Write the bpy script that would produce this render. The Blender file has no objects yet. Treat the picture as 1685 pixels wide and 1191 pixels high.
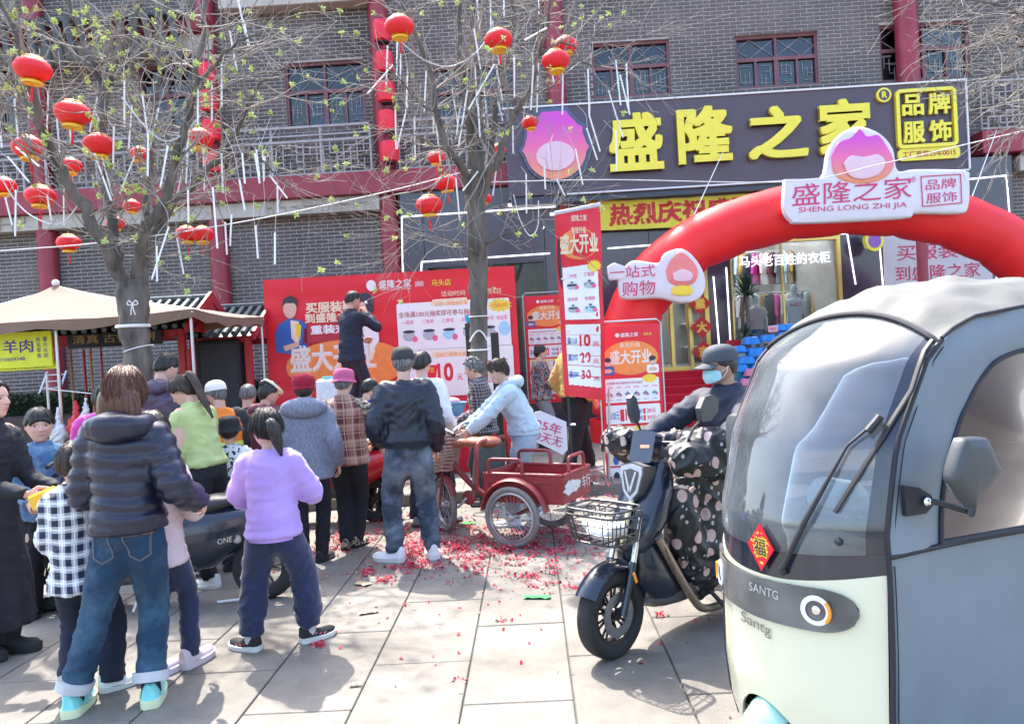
import bpy, math, random
import numpy as np
from mathutils import Vector, Matrix, noise
from mathutils.bvhtree import BVHTree
random.seed(7)
rng=np.random.default_rng(7)
SC=bpy.context.scene
COL=SC.collection
V=Vector
pi=math.pi
# camera
FPX, CX, CY, CAMZ=1270.0, 842.5, 595.5, 1.57
PITCH, ROLL=18.5/1270.0, 0.056
cam_d=bpy.data.cameras.new('camera')
cam_d.sensor_width=36.0
cam_d.lens=36.0*FPX/1685.0
cam_d.clip_start=0.05
cam_d.clip_end=500
cam=bpy.data.objects.new('camera', cam_d)
COL.objects.link(cam)
RC=Matrix.Rotation(pi/2-PITCH, 4, 'X')@Matrix.Rotation(-ROLL, 4, 'Z')
cam.matrix_world=Matrix.Translation((0, 0, CAMZ))@RC
SC.camera=cam
# daylight
SUN_EL, SUN_AZ=math.radians(57), math.radians(-25)
world=bpy.data.worlds.new('World')
SC.world=world
world.use_nodes=True
wn=world.node_tree
sky=wn.nodes.new('ShaderNodeTexSky')
sky.sky_type='NISHITA'
sky.sun_disc=False
sky.sun_elevation=SUN_EL
sky.sun_rotation=SUN_AZ
sky.dust_density=3.0
sky.air_density=1.0
bg=wn.nodes['Background']
bg.inputs[1].default_value=0.15
wn.links.new(sky.outputs[0], bg.inputs[0])
sun_d=bpy.data.lights.new('sun', 'SUN')
sun_d.energy=2.1
sun_d.angle=math.radians(0.6)
sun_d.color=(1.0, 0.95, 0.87)
sun=bpy.data.objects.new('sun', sun_d)
COL.objects.link(sun)
sdir=V((math.sin(SUN_AZ)*math.cos(SUN_EL), math.cos(SUN_AZ)*math.cos(SUN_EL), math.sin(SUN_EL)))
sun.rotation_euler=sdir.to_track_quat('Z', 'Y').to_euler()
SC.view_settings.view_transform='Standard'
SC.view_settings.look='None'
SC.view_settings.exposure=2.34
SC.view_settings.gamma=1.0
SC.render.engine='CYCLES'
SC.cycles.max_bounces=6
SC.cycles.transparent_max_bounces=12
SC.cycles.caustics_reflective=False
SC.cycles.caustics_refractive=False
# pixel helpers (photo pixels, 1685 x 1191)
RC3=RC.to_3x3()
CAM=V((0, 0, CAMZ))
def ray(x, y):
 return RC3@V(((x-CX)/FPX, -(y-CY)/FPX, -1.0))
def at(x, y, Y):
 d=ray(x, y)
 return CAM+d*(Y/d.y)
def gnd(x, y, z=0.0):
 d=ray(x, y)
 return CAM+d*((z-CAMZ)/d.z)
def proj(p):
 q=RC3.transposed()@(V(p)-CAM)
 return(CX+FPX*q.x/-q.z, CY-FPX*q.y/-q.z)
class Pl:
 """a vertical plane: p0 on it, u along, z up, n out towards the viewer"""
 def __init__(s, p0, ang):
  s.p0=V((p0[0], p0[1], p0[2]if len(p0)>2 else 0.0))
  s.u=V((math.cos(ang), math.sin(ang), 0))
  s.n=V((s.u.y, -s.u.x, 0))
  s.ang=ang
  s.M=Matrix(((s.u.x, 0, s.n.x, s.p0.x), (s.u.y, 0, s.n.y, s.p0.y), (0, 1, 0, s.p0.z), (0, 0, 0, 1)))
 def px(s, x, y, d=0.0):
  r=ray(x, y)
  t=(s.p0+s.n*d-CAM).dot(s.n)/r.dot(s.n)
  q=CAM+r*t-s.p0
  return q.dot(s.u), q.z
 def P(s, u, v, d=0.0):
  return s.p0+s.u*u+V((0, 0, v))+s.n*d
  # materials
MATS={}
def _n(nt, t, **k):
 n=nt.nodes.new(t)
 for a, b in k.items():
  setattr(n, a, b)
 return n
def mat(name, col=(.5, .5, .5), rough=.6, metal=0.0, var=.12, vs=6.0, bump=0.0, bs=60.0, coat=0.0, stretch=(1, 1, 1), trans=0.0, alpha=1.0, emit=0.0, spec=.5, sheen=0.0, var2=None, sub=0.0):
 if name in MATS:
  return MATS[name]
 m=bpy.data.materials.new(name)
 m.use_nodes=True
 nt=m.node_tree
 b=nt.nodes['Principled BSDF']
 b.inputs['Roughness'].default_value=rough
 b.inputs['Metallic'].default_value=metal
 b.inputs['Specular IOR Level'].default_value=spec
 b.inputs['Coat Weight'].default_value=coat
 b.inputs['Coat Roughness'].default_value=.08
 b.inputs['Alpha'].default_value=alpha
 b.inputs['Transmission Weight'].default_value=trans
 b.inputs['Sheen Weight'].default_value=sheen
 if sub:
  b.inputs['Subsurface Weight'].default_value=sub
  b.inputs['Subsurface Radius'].default_value=(.02, .008, .004)
  b.inputs['Subsurface Scale'].default_value=.4
 tc=_n(nt, 'ShaderNodeTexCoord')
 mp=_n(nt, 'ShaderNodeMapping')
 mp.inputs['Scale'].default_value=stretch
 nt.links.new(tc.outputs['Object'], mp.inputs[0])
 c=(*col, 1)
 if var:
  nz=_n(nt, 'ShaderNodeTexNoise')
  nz.inputs['Scale'].default_value=vs
  nz.inputs['Detail'].default_value=5
  nz.inputs['Roughness'].default_value=.6
  nt.links.new(mp.outputs[0], nz.inputs[0])
  cr=_n(nt, 'ShaderNodeValToRGB')
  cr.color_ramp.elements[0].position=.3
  cr.color_ramp.elements[1].position=.7
  lo=var2 or tuple(x*(1-var)for x in col)
  hi=tuple(min(1, x*(1+var))for x in col)
  cr.color_ramp.elements[0].color=(*lo, 1)
  cr.color_ramp.elements[1].color=(*hi, 1)
  nt.links.new(nz.outputs[0], cr.inputs[0])
  nt.links.new(cr.outputs[0], b.inputs['Base Color'])
 else:
  b.inputs['Base Color'].default_value=c
 if emit:
  b.inputs['Emission Color'].default_value=c
  b.inputs['Emission Strength'].default_value=emit
 if bump:
  nb=_n(nt, 'ShaderNodeTexNoise')
  nb.inputs['Scale'].default_value=bs
  nb.inputs['Detail'].default_value=4
  nt.links.new(mp.outputs[0], nb.inputs[0])
  bp=_n(nt, 'ShaderNodeBump')
  bp.inputs['Strength'].default_value=bump
  bp.inputs['Distance'].default_value=.01
  nt.links.new(nb.outputs[0], bp.inputs['Height'])
  nt.links.new(bp.outputs[0], b.inputs['Normal'])
 MATS[name]=m
 return m
def bsdf(m):
 return m.node_tree.nodes['Principled BSDF']
def math_node(nt, op, a, b=None):
 n=_n(nt, 'ShaderNodeMath', operation=op)
 for i, x in enumerate((a, b)):
  if x is None:
   continue
  if isinstance(x, (int, float)):
   n.inputs[i].default_value=x
  else:
   nt.links.new(x, n.inputs[i])
 return n.outputs[0]
def mixc(nt, f, a, b):
 n=_n(nt, 'ShaderNodeMix', data_type='RGBA')
 for i, x in((0, f), (6, a), (7, b)):
  if isinstance(x, (int, float)):
   n.inputs[i].default_value=x
  elif isinstance(x, tuple):
   n.inputs[i].default_value=(*x, 1)
  else:
   nt.links.new(x, n.inputs[i])
 return n.outputs[2]
def glass(name, tint=(.9, .95, .95), mix=.25, rough=.02, col=None):
 """thin pane: see-through with a real mirror sheen"""
 if name in MATS:
  return MATS[name]
 m=bpy.data.materials.new(name)
 m.use_nodes=True
 nt=m.node_tree
 nt.nodes.clear()
 out=_n(nt, 'ShaderNodeOutputMaterial')
 tr=_n(nt, 'ShaderNodeBsdfTransparent')
 tr.inputs[0].default_value=(*tint, 1)
 gl=_n(nt, 'ShaderNodeBsdfGlossy')
 gl.inputs['Roughness'].default_value=rough
 gl.inputs[0].default_value=(.95, .95, .95, 1)
 fr=_n(nt, 'ShaderNodeLayerWeight')
 fr.inputs[0].default_value=mix
 a=nt.nodes.new('ShaderNodeMixShader')
 nt.links.new(fr.outputs[0], a.inputs[0])
 nt.links.new(tr.outputs[0], a.inputs[1])
 nt.links.new(gl.outputs[0], a.inputs[2])
 last=a
 if col:
  df=_n(nt, 'ShaderNodeBsdfDiffuse')
  df.inputs[0].default_value=(*col[:3], 1)
  c=nt.nodes.new('ShaderNodeMixShader')
  nz=_n(nt, 'ShaderNodeTexNoise')
  nz.inputs['Scale'].default_value=5
  tc=_n(nt, 'ShaderNodeTexCoord')
  nt.links.new(tc.outputs['Object'], nz.inputs[0])
  mr=_n(nt, 'ShaderNodeMapRange')
  mr.inputs[1].default_value=.3
  mr.inputs[2].default_value=.7
  mr.inputs[3].default_value=col[3]*.5
  mr.inputs[4].default_value=col[3]*1.5
  nt.links.new(nz.outputs[0], mr.inputs[0])
  nt.links.new(mr.outputs[0], c.inputs[0])
  nt.links.new(a.outputs[0], c.inputs[1])
  nt.links.new(df.outputs[0], c.inputs[2])
  last=c
 nt.links.new(last.outputs[0], out.inputs[0])
 MATS[name]=m
 return m
def stripes(nt, coord, freq, duty, phase=0.0):
 a=math_node(nt, 'MULTIPLY', coord, freq)
 a=math_node(nt, 'ADD', a, phase+50.0)
 a=math_node(nt, 'FRACT', a)
 return math_node(nt, 'LESS_THAN', a, duty)
def checks(name, base, band, line=None, f=9.0, duty=.5, rough=.9, lf=None):
 """woven check: warp and weft bands (object space), thin lines on top"""
 m=mat(name, base, rough, var=0, sheen=.2)
 nt=m.node_tree
 tc=_n(nt, 'ShaderNodeTexCoord')
 sp=_n(nt, 'ShaderNodeSeparateXYZ')
 nz=_n(nt, 'ShaderNodeTexNoise')
 nz.inputs['Scale'].default_value=3
 ad=_n(nt, 'ShaderNodeVectorMath', operation='MULTIPLY_ADD')
 ad.inputs[1].default_value=(.05, .05, .05)
 nt.links.new(tc.outputs['Object'], nz.inputs[0])
 nt.links.new(nz.outputs[1], ad.inputs[0])
 nt.links.new(tc.outputs['Object'], ad.inputs[2])
 nt.links.new(ad.outputs[0], sp.inputs[0])
 xx=math_node(nt, 'ADD', sp.outputs[0], math_node(nt, 'MULTIPLY', sp.outputs[1], .6))
 a=stripes(nt, xx, f, duty)
 b=stripes(nt, sp.outputs[2], f, duty)
 s=math_node(nt, 'MULTIPLY', math_node(nt, 'ADD', a, b), .5)
 c=mixc(nt, s, base, band)
 if line:
  la=stripes(nt, xx, lf or f, .09, .3)
  lb=stripes(nt, sp.outputs[2], lf or f, .09, .3)
  c=mixc(nt, math_node(nt, 'MULTIPLY', math_node(nt, 'MAXIMUM', la, lb), .8), c, line)
 nt.links.new(c, bsdf(m).inputs['Base Color'])
 return m
def blotch(name, base, cols, scale=14, thr=.55, rough=.9):
 """printed cloth: base with voronoi / noise patches of other colours"""
 m=mat(name, base, rough, var=0)
 nt=m.node_tree
 tc=_n(nt, 'ShaderNodeTexCoord')
 c=base
 for i, k in enumerate(cols):
  nz=_n(nt, 'ShaderNodeTexNoise')
  nz.inputs['Scale'].default_value=scale*(1+.25*i)
  nz.inputs['Detail'].default_value=1.5
  mp=_n(nt, 'ShaderNodeMapping')
  mp.inputs['Location'].default_value=(i*3.7, i*1.3, 0)
  nt.links.new(tc.outputs['Object'], mp.inputs[0])
  nt.links.new(mp.outputs[0], nz.inputs[0])
  c=mixc(nt, math_node(nt, 'GREATER_THAN', nz.outputs[0], thr), c, k)
 nt.links.new(c, bsdf(m).inputs['Base Color'])
 return m
 # mesh builder
class MB:
 def __init__(s):
  s.v, s.f, s.m, s.n=[], [], [], 0
  s.c=None
 def add(s, vs, fs, mi=0):
  vs=[tuple(p)for p in vs]
  o=s.n
  s.v.extend(vs)
  s.n+=len(vs)
  s.f.extend([tuple(i+o for i in f)for f in fs])
  s.m.extend([mi]*len(fs))
  return s
 def box(s, c, size, M=None, mi=0):
  x, y, z=(k/2 for k in size)
  vs=[V((c[0]+a*x, c[1]+b*y, c[2]+d*z))for a in(-1, 1)for b in(-1, 1)for d in(-1, 1)]
  if M is not None:
   vs=[M@p for p in vs]
  return s.add(vs, [(0, 1, 3, 2), (4, 6, 7, 5), (0, 4, 5, 1), (2, 3, 7, 6), (0, 2, 6, 4), (1, 5, 7, 3)], mi)
 def bev(s, c, size, b=.01, M=None, mi=0):
  """box with chamfered edges"""
  x, y, z=(k/2 for k in size)
  b=min(b, x*.9, y*.9, z*.9)
  vs, idx=[], {}
  for a in(-1, 1):
   for e in(-1, 1):
    for d in(-1, 1):
     for k, q in enumerate(((a*x, e*(y-b), d*(z-b)), (a*(x-b), e*y, d*(z-b)), (a*(x-b), e*(y-b), d*z))):
      idx[(a, e, d, k)]=len(vs)
      vs.append(V((c[0]+q[0], c[1]+q[1], c[2]+q[2])))
  fs=[]
  for a in(-1, 1):
   fs.append([idx[(a, -1, -1, 0)], idx[(a, 1, -1, 0)], idx[(a, 1, 1, 0)], idx[(a, -1, 1, 0)]][::a])
   fs.append([idx[(-1, a, -1, 1)], idx[(1, a, -1, 1)], idx[(1, a, 1, 1)], idx[(-1, a, 1, 1)]][::-a])
   fs.append([idx[(-1, -1, a, 2)], idx[(1, -1, a, 2)], idx[(1, 1, a, 2)], idx[(-1, 1, a, 2)]][::a])
   for e in(-1, 1):
    fs.append([idx[(a, e, -1, 0)], idx[(a, e, -1, 1)], idx[(a, e, 1, 1)], idx[(a, e, 1, 0)]][::-a*e])
    fs.append([idx[(a, -1, e, 0)], idx[(a, -1, e, 2)], idx[(a, 1, e, 2)], idx[(a, 1, e, 0)]][::a*e])
    fs.append([idx[(-1, a, e, 1)], idx[(-1, a, e, 2)], idx[(1, a, e, 2)], idx[(1, a, e, 1)]][::-a*e])
    for d in(-1, 1):
     fs.append([idx[(a, e, d, 0)], idx[(a, e, d, 1)], idx[(a, e, d, 2)]][::a*e*d])
  if M is not None:
   vs=[M@p for p in vs]
  return s.add(vs, fs, mi)
 def rings(s, rings, mi=0, cap=True, closed=True):
  """loft: list of equal-length point rings"""
  n=len(rings[0])
  vs=[p for r in rings for p in r]
  fs=[]
  for i in range(len(rings)-1):
   for j in range(n if closed else n-1):
    k=(j+1)%n
    fs.append((i*n+j, i*n+k, (i+1)*n+k, (i+1)*n+j))
  if cap and closed:
   fs.append(tuple(range(n))[::-1])
   fs.append(tuple((len(rings)-1)*n+j for j in range(n)))
  return s.add(vs, fs, mi)
 def tube(s, pts, r, n=8, mi=0, cap=True, ry=None, up=None):
  """swept ring; r scalar or per-point; ry second radius; up: hint for the first radius' normal"""
  pts=[V(p)for p in pts]
  N=len(pts)
  rr=[r]*N if isinstance(r, (int, float))else list(r)
  r2=rr if ry is None else([ry]*N if isinstance(ry, (int, float))else list(ry))
  a=None
  out=[]
  for i, p in enumerate(pts):
   t=(pts[min(i+1, N-1)]-pts[max(i-1, 0)])
   if t.length<1e-9:
    t=V((0, 0, 1))
   t.normalize()
   if a is None:
    h=V(up)if up else(V((0, 0, 1))if abs(t.z)<.9 else V((1, 0, 0)))
    a=(h-t*h.dot(t)).normalized()
   else:
    a=(a-t*a.dot(t))
    a=a.normalized()if a.length>1e-6 else t.orthogonal().normalized()
   b=t.cross(a)
   out.append([p+a*(math.cos(q)*r2[i])+b*(math.sin(q)*rr[i])for q in(2*pi*k/n for k in range(n))])
  return s.rings(out, mi, cap)
 def cap(s, p, q, r0, r1=None, n=12, mi=0):
  """capsule with round ends"""
  p, q=V(p), V(q)
  r1=r0 if r1 is None else r1
  t=(q-p)
  t=t.normalized()if t.length>1e-9 else V((0, 0, 1))
  pts, rr=[], []
  for a in(-88, -60, -30):
   pts.append(p+t*(r0*math.sin(math.radians(a))))
   rr.append(r0*math.cos(math.radians(a)))
  pts+=[p, q]
  rr+=[r0, r1]
  for a in(30, 60, 88):
   pts.append(q+t*(r1*math.sin(math.radians(a))))
   rr.append(r1*math.cos(math.radians(a)))
  return s.tube(pts, rr, n, mi)
 def lathe(s, prof, M=None, n=24, mi=0, cap=True, sx=1, sy=1):
  out=[[V((r*math.cos(2*pi*k/n)*sx, r*math.sin(2*pi*k/n)*sy, z))for k in range(n)]for r, z in prof]
  if M is not None:
   out=[[M@p for p in r]for r in out]
  return s.rings(out, mi, cap)
 def ball(s, c, r, n=12, mi=0, M=None):
  if isinstance(r, (int, float)):
   r=(r, r, r)
  T=Matrix.Translation(c)@(M or Matrix.Identity(4))@Matrix.Diagonal((*r, 1))
  h=n//2+1
  return s.lathe([(max(math.sin(pi*i/h), .02), -math.cos(pi*i/h))for i in range(h+1)], T, n, mi)
 def prism(s, poly, M, d0, d1, mi=0, side=None, rnd=0):
  """2D polygon (u, v) extruded along local third axis d0..d1 through matrix M"""
  a=[M@V((u, v, d0))for u, v in poly]
  b=[M@V((u, v, d1))for u, v in poly]
  n=len(poly)
  ar=sum(poly[i][0]*poly[(i+1)%n][1]-poly[(i+1)%n][0]*poly[i][1]for i in range(n))
  fs=[tuple(range(n, 2*n)), tuple(range(n))[::-1]]
  sd=[(i, (i+1)%n, n+(i+1)%n, n+i)for i in range(n)]
  if ar<0:
   fs=[f[::-1]for f in fs]
   sd=[f[::-1]for f in sd]
  s.add(a+b, fs, mi)
  o=s.n-2*n
  s.f.extend([tuple(i+o for i in f)for f in sd])
  s.m.extend([mi if side is None else side]*n)
  return s
 def flat(s, poly, M, d=0.0, mi=0):
  n=len(poly)
  ar=sum(poly[i][0]*poly[(i+1)%n][1]-poly[(i+1)%n][0]*poly[i][1]for i in range(n))
  if ar<0:
   poly=poly[::-1]
  return s.add([M@V((u, v, d))for u, v in poly], [tuple(range(n))], mi)
 def xf(s, M):
  s.v=[tuple(M@V(p))for p in s.v]
  return s
 def mesh(s, name, mats=None, smooth=True, ang=40):
  me=bpy.data.meshes.new(name)
  me.from_pydata(s.v, [], s.f)
  for m in(mats if isinstance(mats, (list, tuple))else[mats]):
   if m:
    me.materials.append(m)
  if any(s.m):
   me.polygons.foreach_set('material_index', s.m)
  if s.c is not None:
   at_=me.color_attributes.new('tint', 'FLOAT_COLOR', 'POINT')
   at_.data.foreach_set('color', np.asarray(s.c, dtype=np.float32).ravel())
  if smooth:
   me.shade_smooth()
   if ang<180:
    me.set_sharp_from_angle(angle=math.radians(ang))
  me.update()
  return me
 def build(s, name, mats=None, parent=None, smooth=True, ang=40, **props):
  return link(name, s.mesh(name, mats, smooth, ang), parent, **props)
def link(name, me, parent=None, label=None, cat=None, group=None, kind=None):
 o=bpy.data.objects.new(name, me)
 COL.objects.link(o)
 if parent is not None:
  o.parent=parent
  o.matrix_parent_inverse=parent.matrix_world.inverted()
 return tag(o, label, cat, group, kind)
def tag(o, label=None, cat=None, group=None, kind=None):
 for k, v in(('label', label), ('category', cat), ('group', group), ('kind', kind)):
  if v:
   o[k]=v
 return o
def thing(name, label, cat, loc=(0, 0, 0), group=None, rz=0.0):
 """an Empty at the thing's base; parts are given in world space"""
 o=bpy.data.objects.new(name, None)
 COL.objects.link(o)
 o.empty_display_size=.1
 o.matrix_world=Matrix.Translation(V(loc))@Matrix.Rotation(rz, 4, 'Z')
 return tag(o, label, cat, group)
def dup(o, M, parent=None, label=None, group=None):
 """copy a thing with its parts (and sub-parts) to matrix M"""
 c=o.copy()
 COL.objects.link(c)
 if parent is None:
  c.matrix_world=M
 else:
  c.parent=parent
 for ch in o.children:
  dup(ch, None, c)
 return tag(c, label, None, group)
def bvh_of(me):
 return BVHTree.FromPolygons([v.co.copy()for v in me.vertices], [tuple(p.vertices)for p in me.polygons])
def drape(mb, bvh, d, off=.003):
 """push every vertex of mb along direction d onto the surface, then off mm back"""
 d=V(d).normalized()
 out=[]
 for p in mb.v:
  q=V(p)-d*1.0
  h=bvh.ray_cast(q, d, 2.0)
  out.append(tuple((h[0]if h[0]is not None else bvh.find_nearest(V(p))[0])-d*off))
 mb.v=out
 return mb
_tmp={}
def remesh(mb, vox, smooth=6, fac=.5, ex=None):
 """fuse the closed shells of mb into one skin"""
 me=bpy.data.meshes.new('t')
 me.from_pydata(mb.v, [], mb.f)
 o=bpy.data.objects.new('t', me)
 COL.objects.link(o)
 r=o.modifiers.new('r', 'REMESH')
 r.mode='VOXEL'
 r.voxel_size=vox
 r.adaptivity=0
 if smooth:
  k=o.modifiers.new('s', 'SMOOTH')
  k.factor=fac
  k.iterations=smooth
 dg=bpy.context.evaluated_depsgraph_get()
 e=o.evaluated_get(dg)
 m2=e.to_mesh()
 nv=len(m2.vertices)
 co=np.empty(nv*3, dtype=np.float32)
 m2.vertices.foreach_get('co', co)
 no=np.empty(nv*3, dtype=np.float32)
 m2.vertices.foreach_get('normal', no)
 fs=[tuple(p.vertices)for p in m2.polygons]
 e.to_mesh_clear()
 bpy.data.objects.remove(o)
 bpy.data.meshes.remove(me)
 out=MB()
 out.nrm=no.reshape(-1, 3)
 out.v=[tuple(p)for p in co.reshape(-1, 3).tolist()]
 out.f=fs
 out.m=[0]*len(fs)
 out.n=nv
 return out
_txt={}
def text_poly(body, bold=0.0, extrude=0.0, bev=0.0):
 """outline letters as arrays (verts, faces) with unit size, centred; spacing by the font"""
 bold=0.0
 key=(body, bold, extrude)
 if key in _txt:
  return _txt[key]
 cu=bpy.data.curves.new('t', 'FONT')
 cu.body=body
 cu.size=1.0
 cu.offset=bold
 cu.extrude=extrude
 cu.resolution_u=3
 cu.align_x='CENTER'
 cu.space_line=1.0
 o=bpy.data.objects.new('t', cu)
 COL.objects.link(o)
 dg=bpy.context.evaluated_depsgraph_get()
 e=o.evaluated_get(dg)
 m=e.to_mesh()
 vs=np.array([v.co[:]for v in m.vertices]).reshape(-1, 3)
 fs=[tuple(p.vertices)for p in m.polygons]
 e.to_mesh_clear()
 bpy.data.objects.remove(o)
 bpy.data.curves.remove(cu)
 if len(vs):
  lo, hi=vs.min(0), vs.max(0)
  vs[:, 0]-=(lo[0]+hi[0])/2
  vs[:, 1]-=(lo[1]+hi[1])/2
  size=hi-lo
 else:
  size=np.array([1, 1, 0])
 _txt[key]=(vs, fs, size)
 return _txt[key]
def put_text(mb, body, M, cx, cy, w=None, h=None, mi=0, bold=.01, d=0.0, depth=0.0, rot=0.0, shear=0.0):
 """letters of body in plane M (u, v, d) centred on cx, cy; w, h = box they fill"""
 vs, fs, size=text_poly(body, bold, .5 if depth else 0.0)
 sx=w/(size[0]+bold*2)if w else None
 sy=h/(size[1]+bold*2)if h else None
 sx=sx or sy
 sy=sy or sx
 c, s_=math.cos(rot), math.sin(rot)
 sh=[(0, 0)]
 if bold>.024:
  sh+=[(a*bold, b*bold)for a, b in((-1, -1), (1, -1), (1, 1), (-1, 1), (1, 0), (-1, 0), (0, 1), (0, -1))]
 elif bold>.004:
  sh+=[(bold, 0), (-bold, 0), (0, bold)]
 for k, (ox, oy)in enumerate(sh):
  out=[]
  for x, y, z in vs:
   x, y=(x+ox)*sx, (y+oy)*sy
   x, y=x*c-y*s_, x*s_+y*c+0
   y+=shear*x
   out.append(M@V((cx+x, cy+y, d+(z+.5)*depth-k*(.0006 if depth else .00025))))
  mb.add(out, fs, mi)
 return mb
def rrect(u0, v0, u1, v1, r, n=5):
 p=[]
 for cx, cy, a0 in((u1-r, v1-r, 0), (u0+r, v1-r, 90), (u0+r, v0+r, 180), (u1-r, v0+r, 270)):
  for k in range(n+1):
   a=math.radians(a0+90*k/n)
   p.append((cx+r*math.cos(a), cy+r*math.sin(a)))
 return p
def circ(cx, cy, r, n=24, ry=None):
 return[(cx+r*math.cos(2*pi*k/n), cy+(ry or r)*math.sin(2*pi*k/n))for k in range(n)]
def smooth_path(pts, k=4):
 """Catmull-Rom through pts"""
 pts=[V(p)for p in pts]
 P=[pts[0]*2-pts[1]]+pts+[pts[-1]*2-pts[-2]]
 out=[]
 for i in range(1, len(P)-2):
  for j in range(k):
   t=j/k
   a, b, c, d=P[i-1], P[i], P[i+1], P[i+2]
   out.append(.5*((2*b)+(c-a)*t+(2*a-5*b+4*c-d)*t*t+(3*b-a-3*c+d)*t**3))
 out.append(pts[-1])
 return out
def lerp(a, b, t):
 return a+(b-a)*t
 # MATERIALS OF THE PLACE
slab_m=mat('granite_paving', (.140, .127, .108), .8, var=.2, vs=3.0, bump=.25, bs=120)
_nt=slab_m.node_tree
_oi=_n(_nt, 'ShaderNodeObjectInfo')
_hs=_n(_nt, 'ShaderNodeHueSaturation')
_src=bsdf(slab_m).inputs['Base Color'].links[0].from_socket
_nz=_n(_nt, 'ShaderNodeTexNoise')
_nz.inputs['Scale'].default_value=240
_nz.inputs['Detail'].default_value=2
_tc=_n(_nt, 'ShaderNodeTexCoord')
_nt.links.new(_tc.outputs['Object'], _nz.inputs[0])
_sp=_n(_nt, 'ShaderNodeMapRange')
_sp.inputs[1].default_value, _sp.inputs[2].default_value, _sp.inputs[3].default_value, _sp.inputs[4].default_value=.3, .7, .8, 1.14
_nt.links.new(_nz.outputs[0], _sp.inputs[0])
_mr=math_node(_nt, 'MULTIPLY', math_node(_nt, 'MULTIPLY_ADD', _oi.outputs['Random'], .16), 1.0)
_ma=math_node(_nt, 'MULTIPLY', math_node(_nt, 'ADD', _mr, .92), _sp.outputs[0])
_nt.links.new(_ma, _hs.inputs['Value'])
_nt.links.new(_src, _hs.inputs['Color'])
_nt.links.new(_hs.outputs[0], bsdf(slab_m).inputs['Base Color'])
_st=_n(_nt, 'ShaderNodeTexNoise')
_st.inputs['Scale'].default_value=1.1
_st.inputs['Detail'].default_value=6
_st.inputs['Roughness'].default_value=.7
_gp=_n(_nt, 'ShaderNodeNewGeometry')
_nt.links.new(_gp.outputs['Position'], _st.inputs[0])
_s2=_n(_nt, 'ShaderNodeMapRange')
_s2.inputs[1].default_value, _s2.inputs[2].default_value, _s2.inputs[3].default_value, _s2.inputs[4].default_value=.36, .64, .70, 1.12
_nt.links.new(_st.outputs[0], _s2.inputs[0])
_vo=_n(_nt, 'ShaderNodeTexVoronoi')
_vo.inputs['Scale'].default_value=4.2
_nt.links.new(_gp.outputs['Position'], _vo.inputs[0])
_sp2=math_node(_nt, 'SUBTRACT', 1.0, math_node(_nt, 'MULTIPLY', math_node(_nt, 'LESS_THAN', _vo.outputs['Distance'], .055), .45))
_nt.links.new(math_node(_nt, 'MULTIPLY', math_node(_nt, 'MULTIPLY', _ma, _s2.outputs[0]), _sp2), _hs.inputs['Value'])
def world_space(m):
 nt=m.node_tree
 g_=_n(nt, 'ShaderNodeNewGeometry')
 for n in list(nt.nodes):
  if n.type=='MAPPING' or(n.type=='TEX_NOISE' and n.inputs[0].is_linked and n.inputs[0].links[0].from_node.type=='TEX_COORD'):
   nt.links.new(g_.outputs['Position'], n.inputs[0])
world_space(slab_m)
joint_m=mat('dirty_joint_sand', (.10, .095, .085), .95)
brick_m=mat('grey_brick', (.135, .108, .10), .85, var=.42, vs=.9, bump=.2, bs=90)
world_space(brick_m)
mortar_m=mat('pale_mortar', (.43, .39, .365), .9, var=.15, vs=5)
redpaint=mat('maroon_paint', (.30, .030, .048), .45, var=.16, vs=3, bump=.08, bs=30)
redpaint2=mat('red_kiosk_paint', (.42, .02, .03), .5, var=.15)
cream=mat('cream_render', (.5, .44, .38), .85, var=.12, vs=3)
greywood=mat('grey_lattice_paint', (.40, .36, .36), .7, var=.15)
frame_m=mat('maroon_window_frame', (.20, .07, .08), .5, var=.15)
dark_panel=mat('dark_purple_cladding', (.045, .032, .055), .22, var=.1, vs=2, coat=.3)
sign_panel=mat('plum_sign_board', (.085, .062, .085), .45, var=.08, vs=2)
yellow_l=mat('yellow_acrylic', (.86, .72, .02), .3, var=.04, coat=.3)
yellow_s=mat('yellow_side', (.55, .40, .01), .4, var=.04)
white_led=mat('lit_led_strip', (.95, .95, 1), .4, var=0, emit=.45)
gold=mat('gold_metal', (.62, .44, .13), .3, metal=.7, var=.1)
glass_w=glass('window_glass', (.55, .65, .68), .35, .03)
glass_s=glass('shop_glass', (.82, .88, .9), .22, .01)
black_m=mat('black_plastic', (.02, .02, .022), .45, var=.1)
white_m=mat('white_paint', (.78, .78, .78), .5, var=.04)
steel=mat('grey_steel', (.5, .5, .52), .35, metal=.8, var=.08)
red_print=mat('red_vinyl_print', (.72, .012, .03), .45, var=.06, vs=2)
red_fab=mat('red_nylon', (.78, .012, .015), .5, var=.05, vs=1.5, bump=.15, bs=6)
carpet=mat('red_carpet', (.52, .01, .025), .95, var=.12, vs=9, bump=.3, bs=200)
white_print=mat('white_print', (.82, .80, .80), .5, var=.02)
yellow_print=mat('yellow_print', (.85, .62, .05), .5, var=.03)
cream_print=mat('cream_print', (.86, .68, .48), .5, var=.06, vs=12)
blue_print=mat('blue_print', (.03, .12, .42), .5, var=.1)
dark_print=mat('dark_print', (.04, .03, .05), .5, var=.05)
pink_print=mat('pink_print', (.80, .12, .28), .5, var=.04)
skin_print=mat('printed_skin', (.70, .42, .32), .5, var=.06)
grey_print=mat('grey_print', (.42, .45, .5), .5, var=.2, vs=30)
orange_print=mat('orange_print', (.85, .26, .06), .5, var=.1, vs=9)
teal_print=mat('light_blue_print', (.35, .62, .78), .5, var=.12, vs=20)
maroon_print=mat('maroon_print', (.42, .02, .04), .5, var=.1)
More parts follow.
